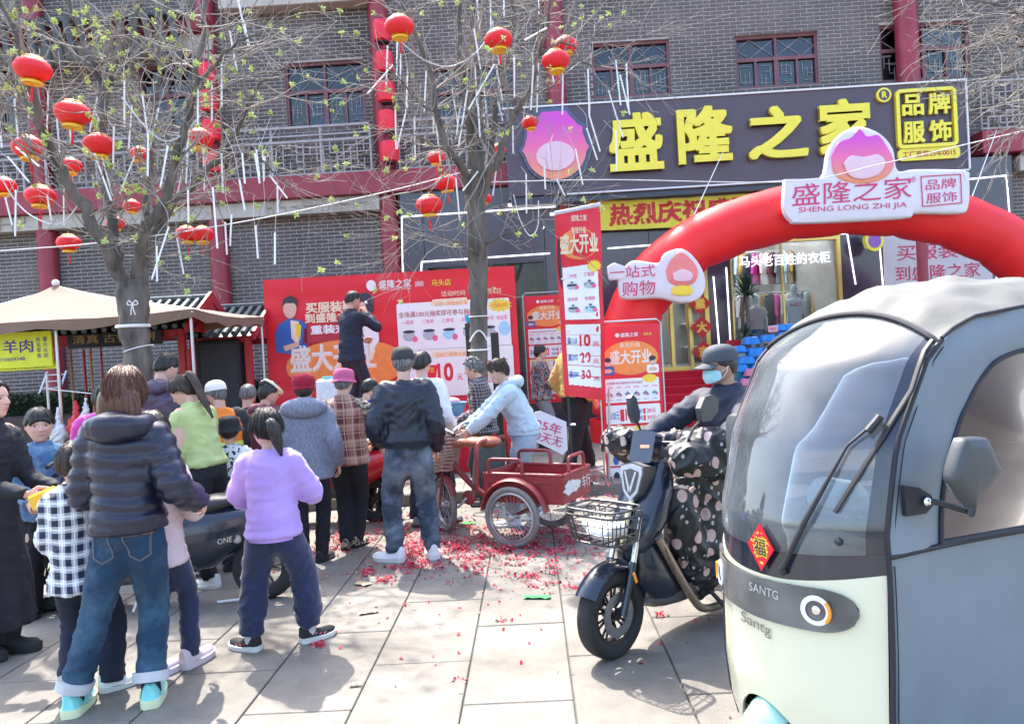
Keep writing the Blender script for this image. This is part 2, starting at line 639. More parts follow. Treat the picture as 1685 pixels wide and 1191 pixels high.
# GROUND
g=MB()
g.add([(-60, -25, -.012), (60, -25, -.012), (60, 8.12, -.012), (-60, 8.12, -.012)], [(0, 1, 2, 3)])
ground=g.build('ground', joint_m, kind='structure')
SW, SL=.5, .98
slab0=MB().bev((0, 0, -.006), (SW-.008, SL-.008, .012), .004).mesh('paving_slab', slab_m, False)
ga=-.023
gu, gv=V((math.cos(ga), math.sin(ga), 0)), V((-math.sin(ga), math.cos(ga), 0))
x_ref=gnd(727, 1189)
slabs=[]
for i in range(-26, 24):
 for j in range(-6, 16):
  v=(j+(.5 if i%2 else 0))*SL
  u=x_ref.x+(i+.5)*SW
  p=gu*u+gv*v
  if p.y>8.12+SL*.5 or p.y<-4:
   continue
  L_=SL
  if p.y>8.12-SL*.5:
   L_=8.12-(p.y-SL*.5)
   if L_<.06:
    continue
   p=p-gv*((SL-L_)/2)
  q=proj((p.x, p.y, 0))if p.y>.8 else(9999, 9999)
  vis=-150<q[0]<1800 and q[1]<1330
  slabs.append((0 if vis and L_==SL else 1, abs(p.y-4.5)+abs(p.x)*.4, p, L_))
slabs.sort(key=lambda t:(t[0], t[1]))
rest=MB()
for n, (a, b, p, L_)in enumerate(slabs):
 M=Matrix.Translation(p+V((0, 0, random.uniform(-.0015, .0015))))@Matrix.Rotation(ga, 4, 'Z')
 if a==0 and n<298:
  o=link('paving_slab', slab0, ground)
  o.matrix_world=M
 else:
  rest.bev((0, 0, -.006), (SW-.007, L_-.007, .012), .003, M)
rest.build('paving_slabs', slab_m, ground, False, kind='stuff')
g=MB()
g.add([(-60, 8.2, .105), (60, 8.2, .105), (60, 60, .105), (-60, 60, .105)], [(0, 1, 2, 3)])
pave=g.build('pavement', slab_m, kind='structure')
g=MB()
g.add([(-60, 60.0, -.02), (60, 60, -.02), (60, 200, -.02), (-60, 200, -.02)], [(0, 1, 2, 3)])
kerb=MB().box((0, 8.26, .02), (60, .1, .16))
kerbo=kerb.build('kerb', joint_m, kind='structure')
ks=MB().bev((0, 0, .045), (.985, .15, .15), .012).mesh('kerb_stone', slab_m, False)
for i in range(-9, 10):
 o=link('kerb_stone', ks, kerbo)
 o.matrix_world=Matrix.Translation((i*.99+.2, 8.2, 0))
bs=MB().bev((0, 0, 0), (.39, .39, .02), .004).mesh('pavement_tile', slab_m, False)
tl=MB()
for i in range(-32, 28):
 for j in range(0, 17):
  tl.bev((i*.4, 8.48+j*.4, .105), (.39, .39, .016), .004)
tl.build('pavement_tiles', slab_m, pave, False, kind='stuff')
# THE BUILDING
F=Pl((0, 15.3), -.023)
FM=F.M
def R(x0, y0, x1, y1, d=0.0):
 """photo pixels top-left, bottom-right -> u0, u1, v0, v1 on the facade plane at depth d"""
 a, b=F.px(x0, y0, d), F.px(x1, y1, d)
 return a[0], b[0], b[1], a[1]
def fbox(mb, u0, u1, v0, v1, d0, d1, mi=0, bev=0):
 c, s=((u0+u1)/2, (v0+v1)/2, (d0+d1)/2), (abs(u1-u0), abs(v1-v0), abs(d1-d0))
 return mb.bev(c, s, bev, FM, mi)if bev else mb.box(c, s, FM, mi)
B=thing('shop_building', 'grey brick two storey building with maroon columns, lattice windows and balconies', 'building', F.P(0, 0, 0))
TOP=9.2
wins=[R(1208, 60, 1350, 139), R(972, 72, 1106, 155), R(1446, 42, 1600, 126), R(466, 105, 603, 205), R(712, 110, 852, 198), R(226, 110, 322, 215), R(-40, 100, 30, 220), R(1668, 30, 1760, 118)]
shop=(-2.0, 9.75, 0, 4.65)
holes=wins+[(shop[0], shop[1], -1, shop[3])]
wb=MB()
us=sorted({-13.5, 13.5}|{h[0]for h in wins}|{h[1]for h in wins}|{shop[0], shop[1]})
for a, b in zip(us[:-1], us[1:]):
 m=(a+b)/2
 vs_=[(.1, TOP)]
 for h in holes:
  if h[0]<m<h[1]:
   nv=[]
   for p, q in vs_:
    if h[3]<=p or h[2]>=q:
     nv.append((p, q))
    else:
     if h[2]>p:
      nv.append((p, h[2]))
     if h[3]<q:
      nv.append((h[3], q))
   vs_=nv
 for p, q in vs_:
  fbox(wb, a, b, p, q, -.25, 0)
wall=wb.build('brick_wall', mortar_m, B, False)
BL, BH, JW=.234, .0575, .0165
brick0=MB()
def brick_geo(mb, u, v, l, d=0.0):
 x0, x1, y0, y1, z1=u, u+l, v, v+BH, .009+d
 vs=[FM@V(p)for p in((x0, y0, 0), (x1, y0, 0), (x1, y1, 0), (x0, y1, 0), (x0+.002, y0+.002, z1), (x1-.002, y0+.002, z1), (x1-.002, y1-.002, z1), (x0+.002, y1-.002, z1))]
 mb.add(vs, [(4, 5, 6, 7), (0, 1, 5, 4), (1, 2, 6, 5), (2, 3, 7, 6), (3, 0, 4, 7)])
bm_=MB()
one=MB().bev((BL/2, BH/2, .0045), (BL, BH, .009), .002).mesh('brick', brick_m, False)
nb=0
r=0
v=.14
while v<TOP-.08:
 u=-13.4+(BL+JW)*.5*(r%2)
 while u<13.2:
  ok=True
  segs=[(u, u+BL)]
  for h in holes:
   if u+BL>h[0]and u<h[1]and v+BH*.6>h[2]and v+BH*.4<h[3]:
    ok=False
    if u<h[0]-.03:
     brick_geo(bm_, u, v, h[0]-u)
    elif u+BL>h[1]+.03:
     brick_geo(bm_, h[1], v, u+BL-h[1])
    break
  if ok:
   dd=random.uniform(-.002, .002)
   if-7.9<u<-3.6 and 2.72<v<4.35 and nb<296 and abs(u+5.78)>.24:
    o=link('brick', one, wall)
    o.matrix_world=FM@Matrix.Translation((u, v, dd))
    nb+=1
   else:
    brick_geo(bm_, u, v, BL, dd)
  u+=BL+JW
 v+=BH+JW
 r+=1
bm_.build('bricks', brick_m, wall, False, kind='stuff')
def column(u, v0, v1, r=.185, d=.12):
 m=MB()
 n=24
 m.lathe([(r, v0), (r, v1)], F.M@Matrix.Translation((u, 0, d))@Matrix.Rotation(-pi/2, 4, 'X'), n)
 return m.build('column', redpaint, B)
for u in(-12.5, -9.1, -5.66, -2.25):
 column(u, .1, TOP)
column(1.17, .1, TOP, .19)
column(7.95, .1, TOP, .21, .16)
column(11.4, .1, TOP, .21)
def beam(u0, u1, v0, v1, d0, d1, m=redpaint, name='beam'):
 b=MB()
 fbox(b, u0, u1, v0, v1, d0, d1, bev=.01)
 return b.build(name, m, B, False)
b1t, b1b=F.px(520, 295)[1], F.px(520, 331)[1]
beam(-13.4, 1.0, b1b, b1t, .02, .42)
beam(9.15, 13.4, b1b+.05, b1t+.05, .02, .42)
beam(-13.4, -5.5, F.px(200, 74)[1], F.px(200, 55)[1], .02, .5)
beam(-13.4, -5.5, F.px(200, 102)[1], F.px(200, 75)[1], .01, .3, cream, 'soffit_band')
beam(-5.3, -2.4, F.px(460, 24)[1]+.02, F.px(460, 4)[1]+.1, .01, .35, cream, 'soffit_band')
beam(-13.4, -2.4, b1b-.30, b1b-.004, .01, .3, cream, 'soffit_band')
beam(9.9, 13.4, b1b-.30, b1b-.004, .01, .3, cream, 'soffit_band')
def fret(name, u0, u1, v0, v1, d, step=.17, w=.022, m=greywood, dens=.62, rails=True):
 q=MB()
 rnd=random.Random(int(abs(u0)*100)+3)
 if rails:
  fbox(q, u0, u1, v1-.045, v1, d-.03, d+.03, bev=.006)
  fbox(q, u0, u1, v0, v0+.03, d-.02, d+.02)
 nu, nv=max(2, round((u1-u0)/step)), max(2, round((v1-v0)/step))
 su, sv=(u1-u0)/nu, (v1-v0)/nv
 for i in range(nu+1):
  for j in range(nv+1):
   x, y=u0+i*su, v0+j*sv
   if i<nu and 0<j<nv and rnd.random()<dens:
    fbox(q, x-w/2, x+su+w/2, y-w/2, y+w/2, d-.012, d+.012)
   if j<nv and(i%6==0 or rnd.random()<dens):
    fbox(q, x-w/2, x+w/2, y-w/2, y+sv+w/2, d-.0135, d+.0135)
 return q.build(name, m, B, False, kind='stuff')
rt=F.px(500, 207, .35)[1]
fret('balcony_railing', -8.9, -5.9, b1t+.01, rt-.28, .32, .13, .02)
fret('balcony_railing', -5.4, -2.5, b1t+.01, rt-.28, .32, .13, .02)
fret('balcony_railing', -12.3, -9.35, b1t+.01, rt-.28, .32, .13, .02)
fret('balcony_railing', -1.95, .9, b1t+.01, rt-.28, .32, .13, .02)
for a, b in((-8.9, -5.9), (-5.4, -2.5), (-12.3, -9.35), (-1.95, .9)):
 q=MB()
 fbox(q, a, b, rt-.05, rt, .29, .35, bev=.008)
 fbox(q, a, b, rt-.2, rt-.17, .3, .34)
 for k in range(0, 4):
  uu=a+(b-a)*k/3
  fbox(q, uu-.02, uu+.02, b1t+.01, rt-.05, .305, .335)
 q.build('handrail', greywood, B, False)
rr_=F.px(1640, 131, .35)[1]
fret('balcony_railing', 9.2, 12.5, b1t+.08, rr_, .32, .12, .022)
fret('fretwork_panel', -4.6, -2.55, b1b-.26, b1b-.02, .33, .12, .014, mat('beige_fret', (.42, .38, .30), .7), rails=False)
fret('fretwork_panel', -12.2, -9.4, b1b-.27, b1b-.02, .33, .12, .014, MATS['beige_fret'], rails=False)
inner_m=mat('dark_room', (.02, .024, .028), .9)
curt=mat('dim_curtain', (.12, .16, .17), .9, var=.3, vs=3, stretch=(6, 6, .5))
for i, (u0, u1, v0, v1)in enumerate(wins):
 W=MB()
 t=.055
 for a, b, c, d in((u0, u0+t, v0, v1), (u1-t, u1, v0, v1), (u0+t, u1-t, v1-t, v1), (u0+t, u1-t, v0, v0+t)):
  fbox(W, a, b, c, d, -.16, -.06)
 w=W.build('window', frame_m, B, False)
 W=MB()
 vm=lerp(v0, v1, .56)
 fbox(W, u0+t, u1-t, vm-.035, vm+.035, -.15, -.07)
 for k in(1, 2, 3)if(u1-u0)>1.3 else(1, ):
  kk=4 if(u1-u0)>1.3 else 2
  uu=lerp(u0, u1, k/kk)
  fbox(W, uu-(.04 if k==kk//2 else .022), uu+(.04 if k==kk//2 else .022), v0+t, vm-.035, -.148, -.072)
  if k==kk//2:
   fbox(W, uu-.022, uu+.022, vm+.035, v1-t, -.148, -.072)
 W.build('mullion', frame_m, w, False)
 L=MB()
 rnd=random.Random(i+20)
 def seg(a, b, c, d, wd=.014):
  p, q=V((a, b, -.115)), V((c, d, -.115))
  L.tube([FM@p, FM@q], wd/2, 4)
 nn=3
 for k in range(nn):
  a, b=lerp(u0+t, u1-t, k/nn), lerp(u0+t, u1-t, (k+1)/nn)
  m=(a+b)/2
  h0, h1=vm+.035, v1-t
  hm=(h0+h1)/2
  seg(a, hm, m, h1)
  seg(m, h1, b, hm)
  seg(a, hm, m, h0)
  seg(m, h0, b, hm)
 kk=4 if(u1-u0)>1.3 else 2
 for k in range(kk):
  a, b=lerp(u0, u1, k/kk)+.05, lerp(u0, u1, (k+1)/kk)-.05
  h0, h1=v0+t, vm-.035
  for q in range(5):
   hh=lerp(h0, h1, rnd.uniform(.08, .92))
   c=lerp(a, b, rnd.uniform(0, .5))
   dd=lerp(a, b, rnd.uniform(.6, 1))
   seg(c, hh, dd, hh)
  for q in range(3):
   c=lerp(a, b, (q+.7)/3.4)
   e=rnd.uniform(0, .5)
   seg(c, lerp(h0, h1, e), c, lerp(h0, h1, e+.45))
 L.build('lattice', greywood, w, False, kind='stuff')
 P_=MB()
 fbox(P_, u0+t, u1-t, v0+t, v1-t, -.135, -.130)
 P_.build('pane', glass_w, w, False)
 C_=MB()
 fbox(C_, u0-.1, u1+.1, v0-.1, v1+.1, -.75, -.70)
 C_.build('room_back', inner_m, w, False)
 C_=MB()
 for k in range(7):
  uu=lerp(u0, u1, k/7)
  fbox(C_, uu, uu+(u1-u0)/9, v0, vm, -.3-.03*(k%2), -.28-.03*(k%2))
 C_.build('curtain', curt, w, False)
roofm=mat('grey_roof_tile', (.10, .11, .12), .7, var=.25, vs=4)
ev=F.px(150, 47)[1]
eave=MB()
fbox(eave, -13.4, -5.75, ev-.16, ev-.12, .0, .75)
eo=eave.build('eave', roofm, B, False)
tm=MB().tube([(0, 0, 0), (0, .28, -.8)], .07, 8).mesh('roof_tile', roofm)
tm2=FM@Matrix(((1, 0, 0, 0), (0, 0, 1, 0), (0, 1, 0, 0), (0, 0, 0, 1)))
for k in range(30):
 o=link('roof_tile', tm, eo)
 o.matrix_world=Matrix.Translation(F.P(-13.3+.25*k, ev+.22, .0))@Matrix.Rotation(F.ang, 4, 'Z')@Matrix.Rotation(pi, 4, 'Z')
 o.matrix_world=Matrix.Translation(F.P(-13.3+.25*k, ev-.1, .8))@Matrix.Rotation(F.ang, 4, 'Z')
beam(-13.4, 13.4, TOP+.003, TOP+.12, -.3, .12, cream, 'parapet_cap')
q=MB()
fbox(q, -13.5, 13.5, TOP-.1, TOP-.02, -9, -.26)
q.build('roof', mortar_m, B, False)
q=MB()
fbox(q, -13.5, -13.3, .1, TOP-.12, -9, -.26)
fbox(q, 13.3, 13.5, .1, TOP-.12, -9, -.26)
fbox(q, -13.5, 13.5, .1, TOP-.12, -9.2, -9.01)
q.build('rear_wall', mortar_m, B, False)
# SHOP FRONT
S_=thing('clothes_shop', 'clothes shop front with dark cladding, white light lines, gold door and display window', 'shop front', F.P(4, 0, .3))
FD=.3
def shp(name, m, boxes, parent=S_, bev=0):
 q=MB()
 for b in boxes:
  fbox(q, *b, bev=bev)
 return q.build(name, m, parent, False)
du0, du1, dv0, dv1=R(1072, 480, 1172, 612, .3)
wu0, wu1, wv0, wv1=R(1199, 402, 1392, 612, .3)
dv0=wv0=1.0
dv1=3.35
lu0, lu1, lv0, lv1=R(700, 440, 905, 560, .3)
lv0, lv1=1.15, F.px(800, 432, .3)[1]
wv1=F.px(1300, 392, .3)[1]
zt=F.px(1592, 290, .3)[1]+.35
ps=[]
def col_split(a, b, hs):
 v=.1
 for h0, h1 in sorted(hs):
  if h0>v:
   ps.append((a, b, v, h0, .02, FD))
  v=h1
 ps.append((a, b, v, zt, .02, FD))
cols_=[(-2.0, lu0, []), (lu0, lu1, [(lv0, lv1)]), (lu1, du0, []), (du0, du1, [(dv0, dv1)]), (du1, wu0, []), (wu0, wu1, [(wv0, wv1)]), (wu1, 9.75, [])]
for a, b, hs in cols_:
 n=max(1, round((b-a)/1.2))
 for k in range(n):
  col_split(lerp(a, b, k/n)+.003, lerp(a, b, (k+1)/n)-.003, hs)
for b in ps:
 q=MB()
 fbox(q, *b, bev=.004)
 q.build('cladding_panel', dark_panel, S_, False)
def led(name, pts, d=FD+.02, w=.022):
 q=MB()
 P3=[F.P(*F.px(x, y, d), d)for x, y in pts]
 for a, b in zip(P3[:-1], P3[1:]):
  q.tube([a, b], w/2*1.3, 6)
 return q.build(name, white_led, S_, False)
led('light_strip', [(663, 455), (661, 357), (915, 340)])
led('light_strip', [(692, 462), (694, 431), (905, 417)])
led('light_strip', [(836, 338), (905, 333)], w=.05)
led('light_strip', [(1000, 409), (1090, 402)])
led('light_strip', [(1174, 455), (1187, 612)])
led('light_strip', [(1195, 440), (1205, 612)])
led('light_strip', [(1290, 394), (1394, 384), (1408, 468)])
led('light_strip', [(1447, 400), (1453, 470)])
led('light_strip', [(1585, 296), (1656, 289), (1661, 350)])
led('light_strip', [(1634, 385), (1641, 470)])
led('light_strip', [(830, 640), (925, 634)], w=.03)
led('light_strip', [(850, 706), (925, 702)], w=.03)
lightwall=mat('shop_interior_wall', (.42, .40, .38), .8, var=.1)
shp('shop_floor', mat('shop_floor_tile', (.4, .38, .35), .3), [(lu0-.5, 9.6, .9, .998, -5, .28)])
shp('shop_ceiling', lightwall, [(lu0-.5, 9.6, 4.3, 4.36, -5, .015)])
shp('shop_back_wall', lightwall, [(lu0-.5, 9.6, 1.0, 4.3, -5.1, -5)])
shp('partition', lightwall, [(du0-.6, du0-.5, 1.0, 4.3, -5, .015), (wu1+.3, wu1+.4, 1.0, 4.3, -5, .015)])
lampm=mat('lit_ceiling_tube', (1, 1, 1), .5, var=0, emit=14)
for a, b in((4.9, -1.2), (6.2, -1.6), (5.3, -2.6), (6.7, -3.0), (4.2, -2.0), (5.8, -3.9), (3.4, -1.4), (7.2, -.8), (.4, -1.5)):
 shp('ceiling_lamp', lampm, [(a-.35, a+.35, 4.18, 4.21, b-.05, b+.05)])
gm=MB()
t=.07
for a, b, c, d in((wu0, wu0+.03, wv0, wv1), (wu1-t, wu1, wv0, wv1), (wu0+.03, wu1-t, wv1-t, wv1), (wu0+.03, wu1-t, wv0, wv0+.04)):
 fbox(gm, a, b, c, d, .18, .335)
um=lerp(wu0, wu1, .48)
fbox(gm, um-.015, um+.015, wv0+.04, wv1-t, .2, .26)
dw=gm.build('display_window', gold, S_, False)
for a, b in((wu0+.03, um-.016), (um+.016, wu1-t)):
 q=MB()
 fbox(q, a, b, wv0+.04, wv1-t, .225, .237)
 q.build('pane', glass_s, dw, False)
q=MB()
cx_, cy_=F.px(1291, 427, .26)
put_text(q, '马头老百姓的衣柜', FM, cx_, cy_, w=F.px(1366, 423, .26)[0]-F.px(1217, 431, .26)[0], h=.22, bold=.006, d=.262, depth=.015)
q.build('lettering', mat('lit_white_letter', (.85, .9, .95), .4, var=0, emit=.35), S_, False)
gm=MB()
for a, b in((du0, du0+.08), (du1-.08, du1), (lerp(du0, du1, .33)-.03, lerp(du0, du1, .33)+.03), (lerp(du0, du1, .66)-.03, lerp(du0, du1, .66)+.03)):
 fbox(gm, a, b, 1.0, dv1, .12, .32)
fbox(gm, du0+.08, du1-.08, dv1-.1, dv1, .125, .315)
fbox(gm, du0+.08, du1-.08, 1.0, 1.08, .13, .3)
do=gm.build('shop_door', gold, S_, False)
for k in range(3):
 q=MB()
 fbox(q, lerp(du0, du1, k/3)+.06, lerp(du0, du1, (k+1)/3)-.06, 1.08, dv1-.1, .2, .215)
 q.build('pane', glass_s, do, False)
 q=MB()
 uu=lerp(du0, du1, (k+.8)/3)
 q.tube([F.P(uu, 1.8, .27), F.P(uu, 2.6, .27)], .015, 8)
 q.build('door_handle', gold, do)
gm=MB()
for a, b, c, d in((lu0, lu0+.05, lv0, lv1), (lu1-.05, lu1, lv0, lv1), (lu0+.05, lu1-.05, lv1-.05, lv1), (lu0+.05, lu1-.05, lv0, lv0+.05)):
 fbox(gm, a, b, c, d, .2, .325)
for k in(1, 2):
 fbox(gm, lerp(lu0, lu1, k/3)-.02, lerp(lu0, lu1, k/3)+.02, lv0+.05, lv1-.05, .21, .3)
lw=gm.build('display_window', mat('dark_frame', (.06, .06, .065), .4), S_, False)
for k in range(3):
 q=MB()
 fbox(q, lerp(lu0, lu1, k/3)+.021, lerp(lu0, lu1, (k+1)/3)-.021, lv0+.05, lv1-.05, .24, .25)
 q.build('pane', glass_s, lw, False)
st=thing('entrance_steps', 'flight of red carpeted steps climbing to the gold shop door', 'steps', F.P(3.4, .105, 1.4))
sa, sb=F.px(1085, 640, 1.2)[0]-.25, F.px(1215, 640, 1.2)[0]+.45
for k in range(7):
 z1=1.0-k*.128
 q=MB()
 fbox(q, sa, sb, .107, z1, .302+k*.27 if k else .302, .302+(k+1)*.27-.002, bev=.012)
 q.build('step', carpet, st, False)
shp('platform', mat('dark_granite', (.04, .038, .045), .3, coat=.3), [(-1.95, sa-.02, .107, 1.0, .305, 1.0), (sb+.02, 9.7, .107, 1.0, .305, 1.0)])
# big sign
SB=thing('shop_sign', 'long plum sign board with thick yellow characters above the shop', 'shop sign', F.P(4.6, 4.6, .7))
SD=.72
su0, sv1=F.px(829, 181, SD)
su1=F.px(1590, 200, SD)[0]
sv0=F.px(1270, 298, SD)[1]
shp('sign_board', sign_panel, [(su0, su1, sv0, sv1, .43, SD)], SB)
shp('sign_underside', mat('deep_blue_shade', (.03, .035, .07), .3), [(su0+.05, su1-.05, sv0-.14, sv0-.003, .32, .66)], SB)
q=MB()
for a, b, c, d in((su0-.03, su1+.03, sv1, sv1+.03), (su1, su1+.03, sv0, sv1-.003), (su0+1.1, su1, sv0-.03, sv0-.002)):
 fbox(q, a, b, c, d, .6, SD+.03)
q.build('white_trim', white_m, SB, False)
q=MB()
fbox(q, 0.9, 4.6, sv0-.33, sv0-.29, .33, .42)
q.build('light_strip', white_led, SB, False)
for ch, x0, y0, x1, y1 in(('盛', 999, 189, 1093, 280), ('隆', 1112, 178, 1208, 268), ('之', 1228, 178, 1331, 260), ('家', 1345, 166, 1438, 256)):
 q=MB()
 a, b=F.px(x0, y0+.02*90, SD+.1), F.px(x1, y1, SD+.1)
 put_text(q, ch, FM, (a[0]+b[0])/2, (a[1]+b[1])/2+.02, w=b[0]-a[0], h=a[1]-b[1], bold=.03, d=SD+.03, depth=.10)
 q.build('sign_character', yellow_l, SB, False)
q=MB()
c=F.px(1454, 157, SD+.05)
q.prism(circ(*c, .135, 28), FM, SD+.005, SD+.07)
q.build('registered_mark', yellow_l, SB, False)
q=MB()
q.flat(circ(*c, .1, 28), FM, SD+.073)
q.build('mark_field', sign_panel, SB, False)
q=MB()
put_text(q, 'R', FM, c[0], c[1], h=.12, bold=.03, d=SD+.076, depth=.01)
q.build('mark_letter', yellow_l, SB, False)
a, b=F.px(1472, 149, SD+.05), F.px(1576, 240, SD+.05)
fr=MB()
o_, i_=rrect(a[0], b[1], b[0], a[1], .09, 5), rrect(a[0]+.065, b[1]+.065, b[0]-.065, a[1]-.065, .04, 5)
n=len(o_)
for k in range(n):
 j=(k+1)%n
 for dd, flip in((SD+.09, 0), (SD+.005, 1)):
  pts=[FM@V((*o_[k], dd)), FM@V((*o_[j], dd)), FM@V((*i_[j], dd)), FM@V((*i_[k], dd))]
  fr.add(pts if not flip else pts[::-1], [(0, 1, 2, 3)])
 fr.add([FM@V((*o_[k], SD+.005)), FM@V((*o_[j], SD+.005)), FM@V((*o_[j], SD+.09)), FM@V((*o_[k], SD+.09))], [(0, 1, 2, 3)])
 fr.add([FM@V((*i_[k], SD+.09)), FM@V((*i_[j], SD+.09)), FM@V((*i_[j], SD+.005)), FM@V((*i_[k], SD+.005))], [(0, 1, 2, 3)])
fr.build('square_frame', yellow_l, SB, False)
w_, h_=b[0]-a[0], a[1]-b[1]
for ch, fx, fy in(('品', .28, .73), ('牌', .72, .73), ('服', .28, .27), ('饰', .72, .27)):
 q=MB()
 put_text(q, ch, FM, a[0]+w_*fx, b[1]+h_*fy, w=w_*.36, h=h_*.36, bold=.03, d=SD+.02, depth=.06)
 q.build('sign_character', yellow_l, SB, False)
a, b=F.px(1477, 246, SD+.05), F.px(1580, 258, SD+.05)
q=MB()
q.prism(rrect(a[0], b[1]-.02, b[0], a[1], .085, 5), FM, SD+.005, SD+.06)
po=q.build('number_plate', yellow_l, SB, False)
q=MB()
put_text(q, '工厂直营25年0015', FM, (a[0]+b[0])/2, (a[1]+b[1])/2-.01, w=(b[0]-a[0])*.86, h=.12, bold=.02, d=SD+.064, depth=0)
q.build('lettering', maroon_print, po, False)
cx_, cy_=F.px(915, 245, SD+.05)
def flame_outline(cx, cy, r, n=40, k=.1, seed=1):
 rnd=random.Random(seed)
 out=[]
 for i in range(n):
  a=2*pi*i/n
  rr=r*(1+(k if i%4==0 else 0)*(1 if math.sin(a)>-.3 else 0)+.22*max(0, math.sin(a))**4)
  out.append((cx+rr*math.cos(a), cy+rr*math.sin(a)))
 return out
q=MB()
q.prism(flame_outline(cx_, cy_, .64, k=.10), FM, SD+.005, SD+.06)
q.build('emblem_back', mat('slate_blue_acrylic', (.06, .09, .17), .3), SB, False)
em=mat('pink_orange_emblem', (.72, .10, .42), .35, var=0)
_nt=em.node_tree
_tc=_n(_nt, 'ShaderNodeTexCoord')
_sx=_n(_nt, 'ShaderNodeSeparateXYZ')
_nt.links.new(_tc.outputs['Generated'], _sx.inputs[0])
_cr=_n(_nt, 'ShaderNodeValToRGB')
_cr.color_ramp.elements[0].color=(.85, .30, .16, 1)
_cr.color_ramp.elements[0].position=.1
_cr.color_ramp.elements[1].color=(.66, .06, .50, 1)
_cr.color_ramp.elements[1].position=.85
_e=_cr.color_ramp.elements.new(.5)
_e.color=(.80, .14, .33, 1)
_nt.links.new(_sx.outputs[2], _cr.inputs[0])
_nt.links.new(_cr.outputs[0], bsdf(em).inputs['Base Color'])
q=MB()
q.prism(flame_outline(cx_-.01, cy_-.01, .575, k=.09), FM, SD+.062, SD+.1)
q.build('emblem_face', em, SB, False)
palepink=mat('pale_pink_acrylic', (.78, .52, .58), .35, var=.03)
q=MB()
q.prism(circ(cx_-.02, cy_-.15, .36, 28, .27), FM, SD+.102, SD+.125)
q.build('emblem_disc', palepink, SB, False)
# yellow banner
def mkboard(name, label, cat, group=None):
 return thing(name, label, cat, (0, 0, 0), group)
yb=MB()
a=F.px(968, 332, .5)
b=F.px(1330, 300, .5)
v1, v0=a[1], F.px(1000, 378, .5)[1]
n=50
vs, fs=[], []
for i in range(n+1):
 for j in range(6):
  uu=lerp(a[0], b[0], i/n)
  sag=-.03*math.sin(pi*i/n)
  vs.append(FM@V((uu, lerp(v0, v1, j/5)+sag, .48+.018*math.sin(i*.9+j*.6)+.01*math.sin(i*2.3-j))))
for i in range(n):
 for j in range(5):
  fs.append((i*6+j, (i+1)*6+j, (i+1)*6+j+1, i*6+j+1))
yb.add(vs, fs)
ybm=mat('yellow_banner_cloth', (.72, .62, .06), .7, var=.06, bump=.1, bs=20)
yo=yb.build('banner', ybm, None, True, label='yellow cloth banner with dark red characters under the plum sign', cat='banner')
q=MB()
put_text(q, '热烈庆祝盛隆之家', FM, (a[0]+.4+b[0]+.1)/2-.1, (v0+v1)/2, w=b[0]-a[0]-.45, h=.42, bold=.035, d=.515)
bv=bvh_of(yo.data)
drape(q, bv, -F.n, .004)
q.build('lettering', mat('banner_red', (.55, .03, .03), .6), yo, False)
# white poster right
pd=.34
q=MB()
a, b=F.px(1453, 388, pd), F.px(1634, 470, pd)
vb=1.0
vt=F.px(1540, 372, pd)[1]
fbox(q, a[0], b[0], vb, vt, FD+.004, pd)
po=q.build('wall_poster', mat('grey_white_poster', (.58, .52, .52), .5, var=.05), None, False, label='large greyish white wall poster with crimson characters behind the right column', cat='poster')
q=MB()
put_text(q, '买服装鞋', FM, *F.px(1543, 413, pd), w=F.px(1610, 410, pd)[0]-F.px(1475, 420, pd)[0], h=.3, bold=.012, d=pd+.004)
put_text(q, '到盛隆之家', FM, *F.px(1543, 447, pd), w=F.px(1610, 440, pd)[0]-F.px(1470, 450, pd)[0], h=.28, bold=.012, d=pd+.004)
q.build('lettering', mat('crimson_print', (.55, .03, .10), .5), po, False)
q=MB()
c=F.px(1438, 396, .75)
q.prism(circ(c[0], c[1], .17, 24, .2), FM@Matrix.Translation((0, 0, 0)), .66, .78)
rs=q.build('hanging_sign', yellow_l, None, False, label='small round yellow light box sign fixed above the poster', cat='sign')
q=MB()
q.flat(circ(c[0], c[1], .12, 20, .14), FM, .784)
q.build('sign_face', mat('violet_print', (.30, .12, .42), .5), rs, False)
q=MB()
q.tube([F.P(c[0]-.05, c[1], .3), F.P(c[0]-.05, c[1], .66)], .015, 6)
q.build('bracket', black_m, rs)
